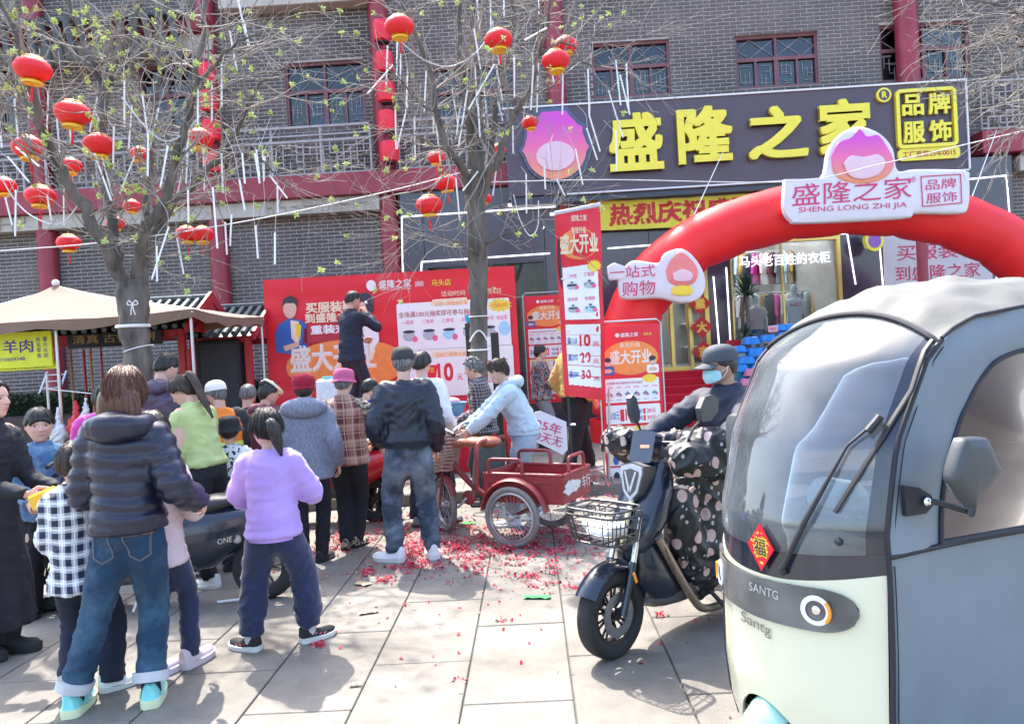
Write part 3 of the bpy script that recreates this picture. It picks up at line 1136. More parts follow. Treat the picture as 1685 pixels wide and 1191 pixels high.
# TREES
bark=mat('grey_bark', (.125, .108, .092), .95, var=.6, vs=9, bump=1.0, bs=26, stretch=(1, 1, .3))
twig_m=mat('pale_twig', (.27, .24, .21), .9, var=.3, vs=4)
bud_m=mat('young_green_leaf', (.52, .60, .18), .6, var=.35, vs=3)
def tri_tubes(mb, pts, r0, r1, n=4):
 N=len(pts)
 mb.tube(pts, [lerp(r0, r1, i/(N-1))for i in range(N)], n, cap=False)
def wander(p, d, L, n, rnd, jit=.35, up=.1):
 out=[p]
 d=d.normalized()
 for i in range(n):
  d=(d+V((rnd.gauss(0, jit), rnd.gauss(0, jit), rnd.gauss(0, jit)+up))*.5).normalized()
  p=p+d*(L/n)
  out.append(p)
 return out
def tree(label, trunk, limbs, seed, ntw, nbud, base_r, cat='tree', twl=(.45, 1.1), droop=.12):
 """trunk: [(px, py, Y, r)], limbs: list of the same"""
 rnd=random.Random(seed)
 T=thing('roadside_tree', label, cat, V((at(*trunk[0][:3]).x, trunk[0][2], 0)))
 tb, lb, tw, bd=MB(), MB(), MB(), MB()
 tp=[at(x, y, Y)for x, y, Y, r in trunk]
 tp=[V((tp[0].x+.02, tp[0].y, -.02)), V((tp[0].x+.015, tp[0].y, .25))]+tp
 rr=[base_r*1.35, base_r*1.06]+[t[3]for t in trunk]
 sp=smooth_path(tp, 5)
 k=(len(sp)-1)/(len(rr)-1)
 r2=[]
 for i in range(len(sp)):
  f=i/k
  a=min(int(f), len(rr)-2)
  r2.append(lerp(rr[a], rr[a+1], f-a)*(1+.05*math.sin(i*1.7)))
 tb.tube(sp, r2, 16)
 tb.v=[tuple(V(p)+V((1, .6, 0))*(.020*noise.noise(V(p)*7)+.010*noise.noise(V((p[0]*30, p[1]*30, p[2]*9)))))for p in tb.v]
 tr=tb.build('trunk', bark, T, ang=180)
 pool=[]
 for L in limbs:
  pp=smooth_path([at(x, y, Y)for x, y, Y, r in L], 4)
  rs=[l[3]*(.80 if l[3]>.05 else .88)for l in L]
  kk=(len(pp)-1)/(len(rs)-1)
  rr=[lerp(rs[min(int(i/kk), len(rs)-2)], rs[min(int(i/kk), len(rs)-2)+1], i/kk-min(int(i/kk), len(rs)-2))for i in range(len(pp))]
  pp=[p+V([rnd.gauss(0, .012)for _ in range(3)])for p in pp]
  lb2=MB()
  lb2.tube(pp, rr, 10)
  lb2.build('limb', bark, T, ang=180)
  for i in range(len(pp)//5, len(pp)):
   pool.append((pp[i], (pp[min(i+1, len(pp)-1)]-pp[i-1]).normalized(), rr[i]))
 tips=[]
 for i in range(ntw):
  p, d, r=rnd.choice(pool)
  side=V([rnd.gauss(0, 1)for _ in range(3)])
  side.y*=.8
  dd=(d*.5+side.normalized()*.9+V((0, 0, .15))).normalized()
  L=rnd.uniform(*twl)
  r0=min(r*.6, rnd.uniform(.006, .013))
  q=wander(p, dd, L, 6, rnd, .35, -droop if rnd.random()<.4 else .1)
  tri_tubes(tw, q, r0, .0025)
  tips.append(q[-1])
  for j in range(rnd.randint(2, 4)):
   s=rnd.randint(1, 5)
   d2=(q[s]-q[s-1]).normalized()+V([rnd.gauss(0, .6)for _ in range(3)])
   q2=wander(q[s], d2, L*rnd.uniform(.3, .65), 5, rnd, .4, -droop if rnd.random()<.5 else .05)
   tri_tubes(tw, q2, r0*.5, .0018, 3)
   tips.append(q2[-1])
   if rnd.random()<.6:
    d3=(q2[2]-q2[1]).normalized()+V([rnd.gauss(0, .7)for _ in range(3)])
    q3=wander(q2[2], d3, L*rnd.uniform(.15, .35), 4, rnd, .5, 0)
    tri_tubes(tw, q3, r0*.3, .0015, 3)
    tips.append(q3[-1])
 tw.build('twigs', twig_m, T, ang=180, kind='stuff')
 for i in range(int(nbud*1.7)):
  c=rnd.choice(tips)
  for j in range(rnd.randint(8, 18)):
   d=V([rnd.gauss(0, 1)for _ in range(3)]).normalized()
   s=d.orthogonal().normalized()*rnd.uniform(.008, .014)
   e=c+d*rnd.uniform(.022, .05)+V((0, 0, .01))
   m=(c+e)/2+V((0, 0, .006))
   bd.add([c, m+s, e, m-s], [(0, 1, 2, 3)])
 if nbud:
  bd.build('foliage', bud_m, T, False, kind='stuff')
 return T, tr
Y1=7.2
t1, tr1=tree('tall bare street tree at the left hung with oblate red lanterns and white light tubes', [(236, 700, Y1, .125), (229, 610, Y1, .118), (222, 545, Y1, .128), (218, 492, Y1, .14), (214, 462, Y1, .115)], [[(208, 500, Y1, .09), (201, 470, Y1-.03, .085), (173, 403, Y1-.2, .075), (137, 342, Y1-.3, .066), (101, 282, Y1-.4, .055), (77, 234, Y1-.5, .048), (60, 189, Y1-.6, .04), (48, 133, Y1-.6, .033), (24, 60, Y1-.7, .022), (-10, -20, Y1-.8, .014)], [(214, 500, Y1, .08), (196, 455, Y1+.02, .07), (187, 383, Y1+.1, .062), (173, 302, Y1+.15, .054), (169, 222, Y1+.2, .045), (171, 161, Y1+.3, .036), (153, 105, Y1+.3, .028), (133, 52, Y1+.4, .02), (109, -10, Y1+.4, .014)], [(171, 170, Y1+.3, .03), (192, 105, Y1+.3, .024), (222, 40, Y1+.2, .018), (238, -20, Y1+.2, .012)], [(222, 500, Y1, .085), (226, 455, Y1, .075), (238, 383, Y1-.1, .06), (274, 322, Y1-.15, .05), (294, 250, Y1-.2, .044), (314, 181, Y1-.2, .037), (322, 133, Y1-.3, .03), (334, 60, Y1-.3, .022), (342, -20, Y1-.3, .014)], [(228, 495, Y1, .07), (236, 440, Y1+.2, .06), (250, 395, Y1+.3, .055), (282, 340, Y1+.4, .047), (346, 274, Y1+.4, .036), (387, 218, Y1+.5, .026), (419, 149, Y1+.5, .018), (470, 110, Y1+.5, .012), (520, 70, Y1+.5, .006)], [(240, 390, Y1+.3, .04), (243, 310, Y1+.5, .034), (256, 180, Y1+.6, .026), (262, 93, Y1+.7, .02), (256, 10, Y1+.7, .012)], [(80, 240, Y1-.5, .03), (50, 175, Y1-.3, .024), (20, 140, Y1-.2, .018), (-30, 100, Y1, .012)], [(322, 150, Y1-.3, .02), (370, 90, Y1-.3, .014), (420, 55, Y1-.4, .009), (500, 20, Y1-.4, .005)], [(150, 110, Y1+.3, .02), (100, 70, Y1+.5, .014), (40, 40, Y1+.6, .008)], [(60, 250, Y1-.45, .018), (20, 215, Y1-.2, .012), (-20, 200, Y1, .006)], [(300, 255, Y1-.2, .018), (260, 200, Y1+.1, .013), (225, 165, Y1+.3, .009), (205, 120, Y1+.3, .006)], [(350, 272, Y1+.4, .016), (410, 255, Y1+.2, .012), (455, 290, Y1+.1, .008), (500, 330, Y1, .004)]], 11, 270, 190, .12)
Y2=8.5
t2, tr2=tree('street tree at the centre with white straps and two black posts beside its trunk', [(790, 700, Y2, .11), (788, 600, Y2, .092), (788, 520, Y2, .09), (787, 443, Y2, .105), (783, 330, Y2, .115), (783, 285, Y2, .10)], [[(779, 310, Y2, .09), (776, 240, Y2, .07), (773, 190, Y2-.1, .055), (763, 141, Y2-.1, .045), (755, 80, Y2-.2, .035), (759, 24, Y2-.2, .026), (760, -20, Y2-.2, .02)], [(785, 300, Y2, .09), (788, 209, Y2+.1, .065), (783, 141, Y2+.1, .05), (781, 80, Y2+.2, .04), (777, 24, Y2+.2, .03), (776, -20, Y2+.2, .022)], [(775, 320, Y2, .07), (757, 270, Y2-.2, .055), (734, 242, Y2-.3, .045), (718, 181, Y2-.4, .035), (706, 121, Y2-.4, .03), (678, 40, Y2-.5, .022), (655, -20, Y2-.5, .015)], [(790, 330, Y2, .08), (808, 285, Y2-.1, .062), (827, 242, Y2-.2, .05), (843, 193, Y2-.2, .042), (867, 161, Y2-.3, .034), (883, 105, Y2-.3, .026), (900, 40, Y2-.3, .02), (908, -20, Y2-.3, .012)], [(795, 320, Y2, .06), (806, 250, Y2+.3, .045), (818, 160, Y2+.4, .035), (835, 100, Y2+.4, .028), (845, 40, Y2+.4, .02), (842, -20, Y2+.4, .014)], [(890, 90, Y2-.3, .018), (930, 70, Y2-.4, .013), (975, 110, Y2-.5, .009), (1020, 95, Y2-.5, .006), (1060, 50, Y2-.5, .003)], [(870, 160, Y2-.3, .018), (920, 130, Y2-.1, .012), (980, 60, Y2, .008), (1040, 20, Y2, .004)], [(718, 185, Y2-.4, .018), (690, 170, Y2-.5, .013), (660, 130, Y2-.5, .008), (620, 100, Y2-.5, .004)], [(735, 245, Y2-.3, .018), (700, 235, Y2-.4, .012), (660, 205, Y2-.6, .006)], [(790, 420, Y2-.1, .014), (742, 395, Y2-.4, .01), (700, 380, Y2-.5, .006), (650, 395, Y2-.5, .003)], [(800, 400, Y2-.1, .014), (850, 380, Y2-.4, .009), (900, 350, Y2-.5, .005), (925, 330, Y2-.5, .003)]], 23, 200, 75, .115)
Y3=6.3
t3, tr3=tree('pale drooping twigs of a street tree reaching in above the sign at the right', [(1830, 700, Y3, .13), (1825, 500, Y3, .12), (1815, 300, Y3, .11), (1800, 150, Y3, .10)], [[(1800, 160, Y3, .07), (1770, 60, Y3, .05), (1740, -40, Y3, .035), (1680, -110, Y3, .02)], [(1800, 160, Y3, .07), (1800, 40, Y3-.2, .05), (1760, -60, Y3-.3, .03)], [(1790, 110, Y3, .03), (1740, 60, Y3, .02), (1690, 30, Y3, .014), (1620, 5, Y3-.1, .009), (1560, 8, Y3-.1, .005)], [(1790, 150, Y3, .03), (1740, 130, Y3, .02), (1680, 115, Y3-.1, .012), (1620, 130, Y3-.1, .007), (1590, 165, Y3-.1, .004)], [(1770, 60, Y3, .02), (1700, 0, Y3, .014), (1620, -30, Y3, .009), (1540, -20, Y3, .005), (1490, 15, Y3, .003)], [(1790, 190, Y3, .025), (1740, 175, Y3, .016), (1690, 195, Y3, .009), (1650, 235, Y3, .004)], [(1770, 90, Y3, .02), (1700, 65, Y3+.2, .013), (1640, 60, Y3+.2, .008), (1580, 90, Y3+.2, .004)]], 37, 150, 0, .14, twl=(.3, .75), droop=.35)
rope=mat('white_rope', (.75, .74, .72), .8, var=.1)
def strap(name, tr, px, py, Y, r, w, tilt=0, parent=None, label=None):
 c=at(px, py, Y)
 q=MB()
 n=24
 pts=[c+V((math.cos(a)*r, math.sin(a)*r, tilt*math.cos(a)))for a in(2*pi*k/n for k in range(n+1))]
 q.tube(pts, .006 if w<.02 else .012, 6, ry=w/2, up=(0, 0, 1))
 return q.build(name, rope, None, label=label, cat='strap')
strap('white_strap', None, 219, 537, Y1, .142, .03, label='wide white band tied round the left trunk')
strap('white_rope', None, 228, 574, Y1, .128, .01, .03, label='loose white cord looped below the band on the left trunk')
strap('white_rope', None, 788, 521, Y2, .112, .012, label='upper white cord round the middle trunk')
strap('white_rope', None, 788, 576, Y2, .112, .02, label='lower thick white cord round the middle trunk')
q=MB()
c=at(218, 500, Y1-.16)
for a in(0, 1):
 s=1 if a else-1
 q.tube(smooth_path([c, c+V((.03*s, 0, .03)), c+V((.05*s, 0, 0)), c+V((.02*s, 0, -.01)), c]), .005, 6)
 q.tube(smooth_path([c, c+V((.01*s, -.01, -.05)), c+V((.02*s, 0, -.1))]), .005, 6)
q.build('white_bow', rope, None, label='small white bow knotted on the left trunk above the band', cat='bow')
q=MB()
n=14
q.tube([at(788-15+30*k/n, 562-18*math.sin(pi*k/n), Y2-.13)for k in range(n+1)], .008, 6)
q.build('white_hoop', rope, None, label='arched white cord on the front of the middle trunk', cat='cord')
for(x0, x1, y0, top, lab)in((765, 780, 532, 20, 'taller black square post left of the middle trunk'), (807, 820, 547, 0, 'shorter black square post right of the middle trunk')):
 q=MB()
 a, b=at(x0, y0, 8.9), at(x1, y0, 8.9)
 q.bev(((a.x+b.x)/2, 8.9, (a.z+.105)/2), (b.x-a.x, .1, a.z-.105), .006)
 po=q.build('black_post', black_m, None, False, label=lab, cat='post')
 if top:
  q=MB()
  q.lathe([(.035, 0), (.05, .08), (.052, .09), (.045, .085), (.03, .01)], Matrix.Translation(((a.x+b.x)/2, 8.9, a.z+.003)), 16)
  q.build('blue_cup', mat('sky_blue_plastic', (.02, .38, .72), .35), None, label='bright blue plastic cup standing on the taller black post', cat='cup')
  # lanterns
lan_red=mat('red_lantern_cloth', (.80, .015, .02), .5, var=.05, bump=.05, bs=30, sub=.0)
lan_gold=mat('lantern_gold', (.85, .50, .04), .45, var=.1, vs=30)
def lantern_meshes():
 m=MB()
 n=56
 prof=[(.30, -.40), (.62, -.34), (.86, -.22), (.98, -.07), (1.0, 0), (.97, .09), (.84, .23), (.60, .34), (.28, .39)]
 rings=[]
 for r, z in prof:
  rings.append([V((r*.5*(1+.018*math.cos(28*a))*math.cos(a), r*.5*(1+.018*math.cos(28*a))*math.sin(a), z))for a in(2*pi*k/n for k in range(n))])
 m.rings(rings)
 body=m.mesh('lantern_body', lan_red, ang=180)
 m=MB()
 n=28
 m.lathe([(.26, -.44), (.275, -.52), (.25, -.525), (.22, -.45), (.20, -.42)], None, n)
 m.lathe([(.20, -.385), (.29, -.435), (.262, -.445), (.20, -.42)], None, n)
 for k in range(18):
  a=2*pi*k/18
  m.add([(.24*math.cos(a-.12), .24*math.sin(a-.12), -.375), (.24*math.cos(a+.12), .24*math.sin(a+.12), -.375), (.36*math.cos(a), .36*math.sin(a), -.405)], [(0, 1, 2)])
 cap_=m.mesh('gold_rim', lan_gold)
 m=MB()
 m.lathe([(.19, .44), (.24, .42), (.26, .385), (.2, .37)], None, n)
 m.tube([(0, 0, .42), (0, 0, .62)], .01, 5)
 top=m.mesh('top_cap', lan_gold)
 m=MB()
 m.tube([(0, 0, -.52), (0, 0, -.72)], .008, 5)
 for k in range(10):
  a=2*pi*k/10
  m.tube([(.02*math.cos(a), .02*math.sin(a), -.72), (.035*math.cos(a), .035*math.sin(a), -1.12)], .009, 4)
 m.ball((0, 0, -.72), .04, 8)
 tas=m.mesh('tassel', lan_red)
 return body, cap_, top, tas
LM=lantern_meshes()
LAN=[(54, 114, 57, 'big red lantern highest at the far left edge of the left tree'), (120, 187, 56, 'big red lantern hanging left of the left tree fork, second from top'), (46, 242, 49, 'red lantern at far left, level with the balcony rail, above a smaller pair'), (163, 239, 50, 'red lantern hanging just in front of the middle of the left tree'), (117, 273, 34, 'small red lantern tucked behind a left limb below two larger ones'), (66, 322, 46, 'red lantern low at the far left over the maroon beam'), (6, 306, 38, 'red lantern cut by the left picture edge'), (113, 399, 37, 'lowest red lantern on the left tree, before the dark brick wall'), (230, 254, 32, 'red lantern half hidden behind the centre limbs of the left tree'), (217, 339, 28, 'small red lantern behind the left tree fork at beam height'), (190, 368, 28, 'dim red lantern deep inside the left tree fork'), (329, 229, 44, 'red lantern in front of the column on the right side of the left tree'), (307, 385, 36, 'left one of two touching red lanterns right of the left tree'), (333, 386, 36, 'right one of two touching red lanterns right of the left tree'), (657, 44, 48, 'large red lantern beside the string of box lanterns on the middle column'), (820, 66, 46, 'red lantern high on the middle tree, left of its right limb'), (931, 75, 38, 'upper and farther one of two red lanterns above the sign end'), (914, 100, 46, 'lower and nearer one of two red lanterns above the sign end'), (872, 202, 28, 'small red lantern overlapping the corner of the plum sign'), (718, 259, 30, 'small red lantern left of the middle tree over the beam'), (734, 301, 36, 'red lantern left of the middle trunk touching the beam line'), (706, 337, 44, 'lowest large red lantern left of the middle trunk'), (820, 247, 26, 'small red lantern caught between right limbs of the middle tree'), (797, 327, 24, 'tiny red lantern close against the middle trunk')]
for i, (x, y, w, lab)in enumerate(LAN):
 D=.285
 Yd=FPX*D/w
 lo, hi=(6.0, 8.2)if x<500 else(7.2, 9.3)
 Yd=max(lo, min(hi, Yd))
 D=w*Yd/FPX
 p=at(x, y, Yd)
 L=thing('red_lantern', lab, 'lantern', p, 'red lanterns hung in the street trees', random.uniform(0, 6))
 L.rotation_euler=(random.uniform(-.12, .12), random.uniform(-.12, .12), random.uniform(0, 6))
 for nm, me in zip(('lantern_body', 'gold_rim', 'top_cap', 'tassel'), LM):
  if nm=='tassel' and w<30:
   continue
  o=bpy.data.objects.new(nm, me)
  COL.objects.link(o)
  o.parent=L
  o.scale=(D, D, D*.82)
bm2=MB()
n=20
rings=[[V((r*.5*math.cos(2*pi*k/n), r*.5*math.sin(2*pi*k/n), z))for k in range(n)]for r, z in((.55, -.5), (.9, -.44), (1, -.2), (1, .2), (.9, .44), (.55, .5))]
bm2.rings(rings)
boxm=bm2.mesh('lantern_body', mat('red_box_lantern', (.85, .02, .045), .5, var=.08))
cp2=MB().lathe([(.3, -.54), (.3, -.5)], None, n).mesh('cap', black_m)
cp3=MB().lathe([(.3, .5), (.3, .54)], None, n).mesh('cap', black_m)
ORD=('topmost', 'second', 'third', 'fourth', 'fifth')
for col_, lst in(('the second maroon column', [(338, 122), (343, 168), (348, 215), (352, 268)]), ('the third maroon column', [(629, 52), (632, 103), (635, 152), (637, 200), (641, 250)])):
 for k, (x, y)in enumerate(lst):
  p=at(x, y, 14.75)
  L=thing('box_lantern', f'{ORD[k]} of the barrel shaped red lanterns strung down {col_}', 'lantern', p, 'red barrel lanterns strung down the columns')
  for nm, me in(('lantern_body', boxm), ('cap', cp2), ('cap', cp3)):
   o=bpy.data.objects.new(nm, me)
   COL.objects.link(o)
   o.parent=L
   o.scale=(.36, .36, .41)
   # hanging light tubes
def zs(lst, s, ox, oy):
 return[(a/s+ox, b/s+oy, c/s+ox, d/s+oy)for a, b, c, d in lst]
TUB=zs([(60, 190, 12, 388), (113, 292, 118, 485), (197, 385, 190, 570), (270, 420, 292, 590), (228, 440, 245, 640), (398, 400, 365, 540), (395, 470, 430, 560), (465, 530, 462, 690), (508, 345, 508, 520), (538, 445, 525, 612), (583, 400, 605, 560), (645, 455, 610, 615), (605, 560, 603, 720), (683, 610, 655, 765), (545, 650, 490, 790), (775, 460, 760, 640), (808, 360, 808, 510), (865, 350, 865, 500), (905, 270, 905, 440), (940, 140, 968, 290), (975, 15, 1015, 190), (830, 620, 835, 780), (870, 780, 888, 1015), (905, 640, 910, 790), (920, 920, 927, 1040), (945, 890, 940, 1005), (990, 640, 1000, 750), (1048, 625, 1060, 720), (1078, 630, 1078, 740), (980, 750, 1000, 860), (1045, 935, 1053, 1055), (75, 610, 160, 680), (60, 420, 75, 570), (0, 510, 8, 605), (25, 820, 50, 920), (65, 790, 62, 965), (40, 650, 120, 745), (195, 810, 210, 900), (260, 790, 262, 920), (640, 1020, 642, 1150), (725, 985, 750, 1120), (745, 700, 705, 880), (770, 520, 760, 750), (685, 940, 620, 1140), (418, 650, 460, 800), (390, 640, 455, 820), (768, 790, 770, 910), (85, 310, 60, 420)], 2.482, 0, 0)
TUB2=zs([(630, 165, 627, 315), (645, 170, 642, 345), (590, 200, 585, 350), (605, 275, 507, 385), (672, 305, 665, 455), (670, 440, 628, 610), (748, 300, 740, 460), (778, 395, 778, 545), (790, 515, 807, 670), (855, 370, 880, 520), (885, 450, 870, 570), (947, 270, 955, 430), (960, 440, 968, 560), (945, 130, 970, 285), (1020, 275, 920, 450), (1035, 275, 1060, 415), (1108, 240, 1108, 400), (985, 370, 1000, 520), (915, 380, 880, 600), (925, 560, 925, 700), (1160, 160, 1241, 115), (700, 490, 703, 655), (1045, 430, 1060, 495), (1185, 280, 1175, 450), (1205, 270, 1200, 460), (1035, 205, 1048, 268), (955, 0, 965, 120), (1010, 0, 1012, 110), (1065, 0, 1066, 70), (1208, 0, 1208, 60), (622, 445, 625, 610), (50, 640, 68, 750), (80, 630, 85, 740), (140, 770, 142, 870), (115, 725, 180, 810), (50, 935, 62, 1055), (130, 965, 130, 1080), (5, 100, 25, 190), (1035, 680, 1020, 800), (870, 740, 885, 900), (905, 770, 960, 700)], 2.482, 400, 0)
TUB3=zs([(460, 275, 480, 460), (505, 290, 515, 480), (338, 315, 343, 500), (228, 310, 226, 500), (430, 405, 490, 600), (345, 510, 390, 660), (335, 570, 378, 697), (460, 580, 462, 745), (285, 660, 315, 805), (15, 255, 18, 425), (480, 340, 520, 500), (148, 740, 152, 825), (205, 790, 235, 850), (68, 770, 70, 930), (180, 310, 190, 370), (10, 560, 12, 670)], 2.647, 840, 0)
tube_m=mat('white_light_tube', (.85, .85, .83), .35, var=.03)
wires=MB()
TB=[]
for k, (a, b, c, d)in enumerate(TUB+TUB2+TUB3):
 left=k<len(TUB)or a<520
 Yt=random.uniform(6.6, 7.7)if left else random.uniform(7.8, 9.0)
 p, q_=at(a, b, Yt), at(c, d, Yt+random.uniform(-.04, .04))
 t=MB().tube([p, q_], .0085, 6)
 t.tube([p, p+(p-q_).normalized()*.03], .009, 6)
 where='left tree' if left else('middle tree' if k<len(TUB)+len(TUB2)else 'middle tree in front of the sign')
 TB.append((t.build('light_tube', tube_m, None, cat='light tube', group=f'white light tubes dangling from the {where}'), (a+c)/2, (b+d)/2, math.degrees(math.atan2(c-a, abs(d-b)+1e-6))))
 top=p+V((random.uniform(-.15, .15), random.uniform(-.2, .2), random.uniform(.15, .5)))
 wires.tube(smooth_path([p, (p+top)/2+V((random.uniform(-.05, .05), 0, random.uniform(-.03, .03))), top], 3), .0022, 4)
NICK=['the topmost lantern at far left', 'the second lantern of the left tree', 'the lantern by the far left railing', 'the lantern mid left tree', 'the small lantern behind a left limb', 'the lantern low at far left', 'the lantern cut by the left edge', 'the lowest lantern of the left tree', 'the half hidden lantern behind limbs', 'the small lantern behind the left fork', 'the dim lantern in the left fork', 'the lantern over the second column', 'the left twin lantern', 'the right twin lantern', 'the lantern beside the barrel lanterns', 'the high lantern in the middle tree', 'the upper lantern by the sign end', 'the lower lantern by the sign end', 'the lantern on the sign corner', 'the small lantern left of the middle tree', 'the lantern on the beam line', 'the lowest lantern by the middle trunk', 'the lantern in the right limbs', 'the tiny lantern on the middle trunk']
ORDN=['nearest', 'second nearest', 'third nearest', 'fourth nearest', 'fifth nearest', 'sixth nearest', 'seventh nearest', 'eighth nearest', 'ninth nearest', 'tenth nearest', 'eleventh nearest', 'twelfth nearest', 'farthest but one', 'farthest']
grp={}
for o, x, y, an in TB:
 i=min(range(len(LAN)), key=lambda k:math.hypot(LAN[k][0]-x, LAN[k][1]-y))
 dx, dy=x-LAN[i][0], y-LAN[i][1]
 rel=('right of' if dx>0 else 'left of')if abs(dx)>abs(dy)else('below' if dy>0 else 'above')
 tl_='leaning' if abs(an)>12 else 'upright'
 grp.setdefault((i, rel, tl_), []).append((math.hypot(dx, dy), o))
for(i, rel, tl_), L_ in grp.items():
 for r, (_, o)in enumerate(sorted(L_, key=lambda t:t[0])):
  o['label']=f'{tl_} white light tube {rel} {NICK[i]}'+(f', {ORDN[min(r, 13)]}' if len(L_)>1 else '')
wires.build('light_wires', mat('pale_wire', (.6, .6, .6), .6), None, label='tangle of thin white wires joining the hanging light tubes', cat='wires', kind='stuff')
def cable(name, label, pts, r=.006, m=None, sag=0):
 pp=[at(*p)for p in pts]
 q=MB().tube(smooth_path(pp, 8), r, 6)
 return q.build(name, m or mat('pale_wire'), None, label=label, cat='cable')
cable('cable', 'thin pale cable running from the left tree across the beam to the middle tree', [(0, 413, 7.3), (180, 398, 7.3), (400, 365, 7.6), (618, 320, 8.0), (775, 280, 8.4)])
cable('cable', 'white cable crossing in front of the sign from the middle tree to the right', [(800, 300, 8.5), (1000, 296, 9), (1300, 299, 9.5), (1450, 270, 9.0), (1700, 212, 7.5)])
cable('cable', 'sagging white cable looped between limbs high in the middle tree', [(655, 66, 7.9), (700, 100, 8), (745, 109, 8.1), (790, 80, 8.3), (812, 35, 8.4)], .008)
cable('cable', 'white cable looped across the left tree below its lanterns', [(200, 160, 6.8), (240, 210, 6.8), (270, 232, 6.9), (300, 222, 7), (330, 190, 7)], .007)
cable('cable', 'white cable sagging under the far left lanterns', [(-10, 270, 6.7), (25, 330, 6.7), (60, 360, 6.7), (100, 368, 6.8), (135, 330, 6.9)], .006)
cable('cable', 'white flex drooping beside the sign underside near the middle trunk', [(845, 320, 8.4), (855, 360, 8.4), (872, 388, 8.4), (885, 372, 8.4), (886, 330, 8.4)], .006)
# PEOPLE (builder)
def ss(a, b, x):
 t=np.clip((x-a)/(b-a), 0, 1)
 return t*t*(3-2*t)
def head_surface(th, ph):
 """th 0 top .. pi chin, ph 0 = face (-y); unit = head height"""
 st, ct=np.sin(th), np.cos(th)
 z=.5*ct
 front=np.cos(ph)
 low=ss(0, .5, -z)
 s_x=np.where(z<0, np.power(np.maximum(st, 1e-6), .8), st)
 x=.335*s_x*np.sin(ph)*(1-.20*low)
 sf=np.where(z<0, np.power(np.maximum(st, 1e-6), .42), st)
 yf=-.395*sf*np.abs(front)
 yb=.45*np.where(z<0, np.power(np.maximum(st, 1e-6), 1.5), st)*np.abs(front)
 y=np.where(front>0, yf, yb)
 F_=np.clip(front, 0, 1)**.6
 g=lambda u, c, w:np.exp(-((u-c)/w)**2)
 y=y-F_*.085*g(x, 0, .042)*ss(.09, -.09, z)*ss(-.155, -.115, z)
 y=y-F_*.025*g(x, 0, .085)*g(z, -.115, .04)
 ex=np.abs(x)-.135
 y=y+F_*.040*g(ex, 0, .075)*g(z, .015, .05)
 y=y+F_*.015*g(x, 0, .05)*g(z, .05, .05)
 y=y-F_*.014*g(ex, 0, .09)*g(z, .085, .03)
 y=y-F_*.028*g(x, 0, .10)*(g(z, -.222, .022)+.95*g(z, -.268, .026))
 y=y+F_*.012*g(x, 0, .10)*g(z, -.245, .008)
 y=y-F_*.030*g(x, 0, .09)*g(z, -.42, .06)
 y=y-F_*.018*g(np.abs(x), .17, .08)*g(z, -.11, .09)
 return np.stack([x, y, z], -1)
def head_grid(nu=72, nv=60):
 s=np.linspace(-1, 1, nu, endpoint=False)
 ph=np.pi*np.sign(s)*np.abs(s)**1.35
 th=np.linspace(.03, np.pi-.03, nv)
 PH, TH=np.meshgrid(ph, th)
 return TH, PH
def grid_faces(nu, nv, o=0):
 fs=[]
 for i in range(nv-1):
  for j in range(nu):
   k=(j+1)%nu
   fs.append((o+i*nu+j, o+(i+1)*nu+j, o+(i+1)*nu+k, o+i*nu+k))
 fs.append(tuple(o+j for j in range(nu)))
 fs.append(tuple(o+(nv-1)*nu+j for j in range(nu))[::-1])
 return fs
def hand_template(curl=.35, thumb=.5, spread=.06):
 """right hand hanging along -z, palm facing -y, thumb towards -x... unit metres for an adult"""
 m=MB()
 m.tube([(0, 0, .03), (0, 0, 0), (0, 0, -.03), (.002, 0, -.065), (.003, 0, -.088)], [.024, .026, .036, .040, .036], 14, ry=[.019, .017, .015, .0145, .012], up=(0, 1, 0))
 for k, (x, L, r)in enumerate(((-.029, .070, .0088), (-.0095, .079, .0092), (.0105, .073, .0088), (.029, .057, .0078))):
  p=V((x, 0, -.075))
  a=spread*(k-1.4)
  pts, rr=[p], [r*1.1]
  c=.12
  for seg_, f in((.46, 1.0), (.30, .94), (.24, .82)):
   c+=curl*(1+.12*k)
   d=V((math.sin(a), -math.sin(c), -math.cos(c)))
   p=p+d.normalized()*(L*seg_)
   pts.append(p)
   rr.append(r*f)
  for i in range(3):
   m.cap(pts[i], pts[i+1], rr[i], rr[i+1], 10)
 p0=V((-.020, -.004, -.015))
 p1=V((-.044, -.016-.01*thumb, -.042))
 p2=V((-.052+.016*thumb, -.026-.02*thumb, -.072))
 p3=p2+V((.006, -.008, -.026))
 m.cap(p0, p1, .015, .0125, 10)
 m.cap(p1, p2, .0115, .010, 10)
 m.cap(p2, p3, .0098, .008, 10)
 r=remesh(m, .0042, 2, .4)
 return np.array(r.v), r.f
HANDS={k:hand_template(*v)for k, v in{'relax':(.30, .4), 'fist':(.95, 1.0), 'grip':(.72, 1.0, .02), 'flat':(.12, .1)}.items()}
def skin_mat(name, col):
 m=mat(name, col, .55, var=.06, vs=12, sub=.08)
 nt=m.node_tree
 a=_n(nt, 'ShaderNodeAttribute')
 a.attribute_name='tint'
 b=bsdf(m)
 src=b.inputs['Base Color'].links[0].from_socket
 mx=_n(nt, 'ShaderNodeMix', data_type='RGBA')
 mx.blend_type='MULTIPLY'
 mx.inputs[0].default_value=1
 nt.links.new(src, mx.inputs[6])
 nt.links.new(a.outputs['Color'], mx.inputs[7])
 nt.links.new(mx.outputs[2], b.inputs['Base Color'])
 return m
SKIN=skin_mat('skin_light', (.62, .37, .28))
SKIN2=skin_mat('skin_tan', (.44, .25, .17))
eye_w=mat('eye_white', (.72, .70, .68), .3, var=0)
eye_d=mat('eye_dark', (.012, .008, .006), .2, var=0)
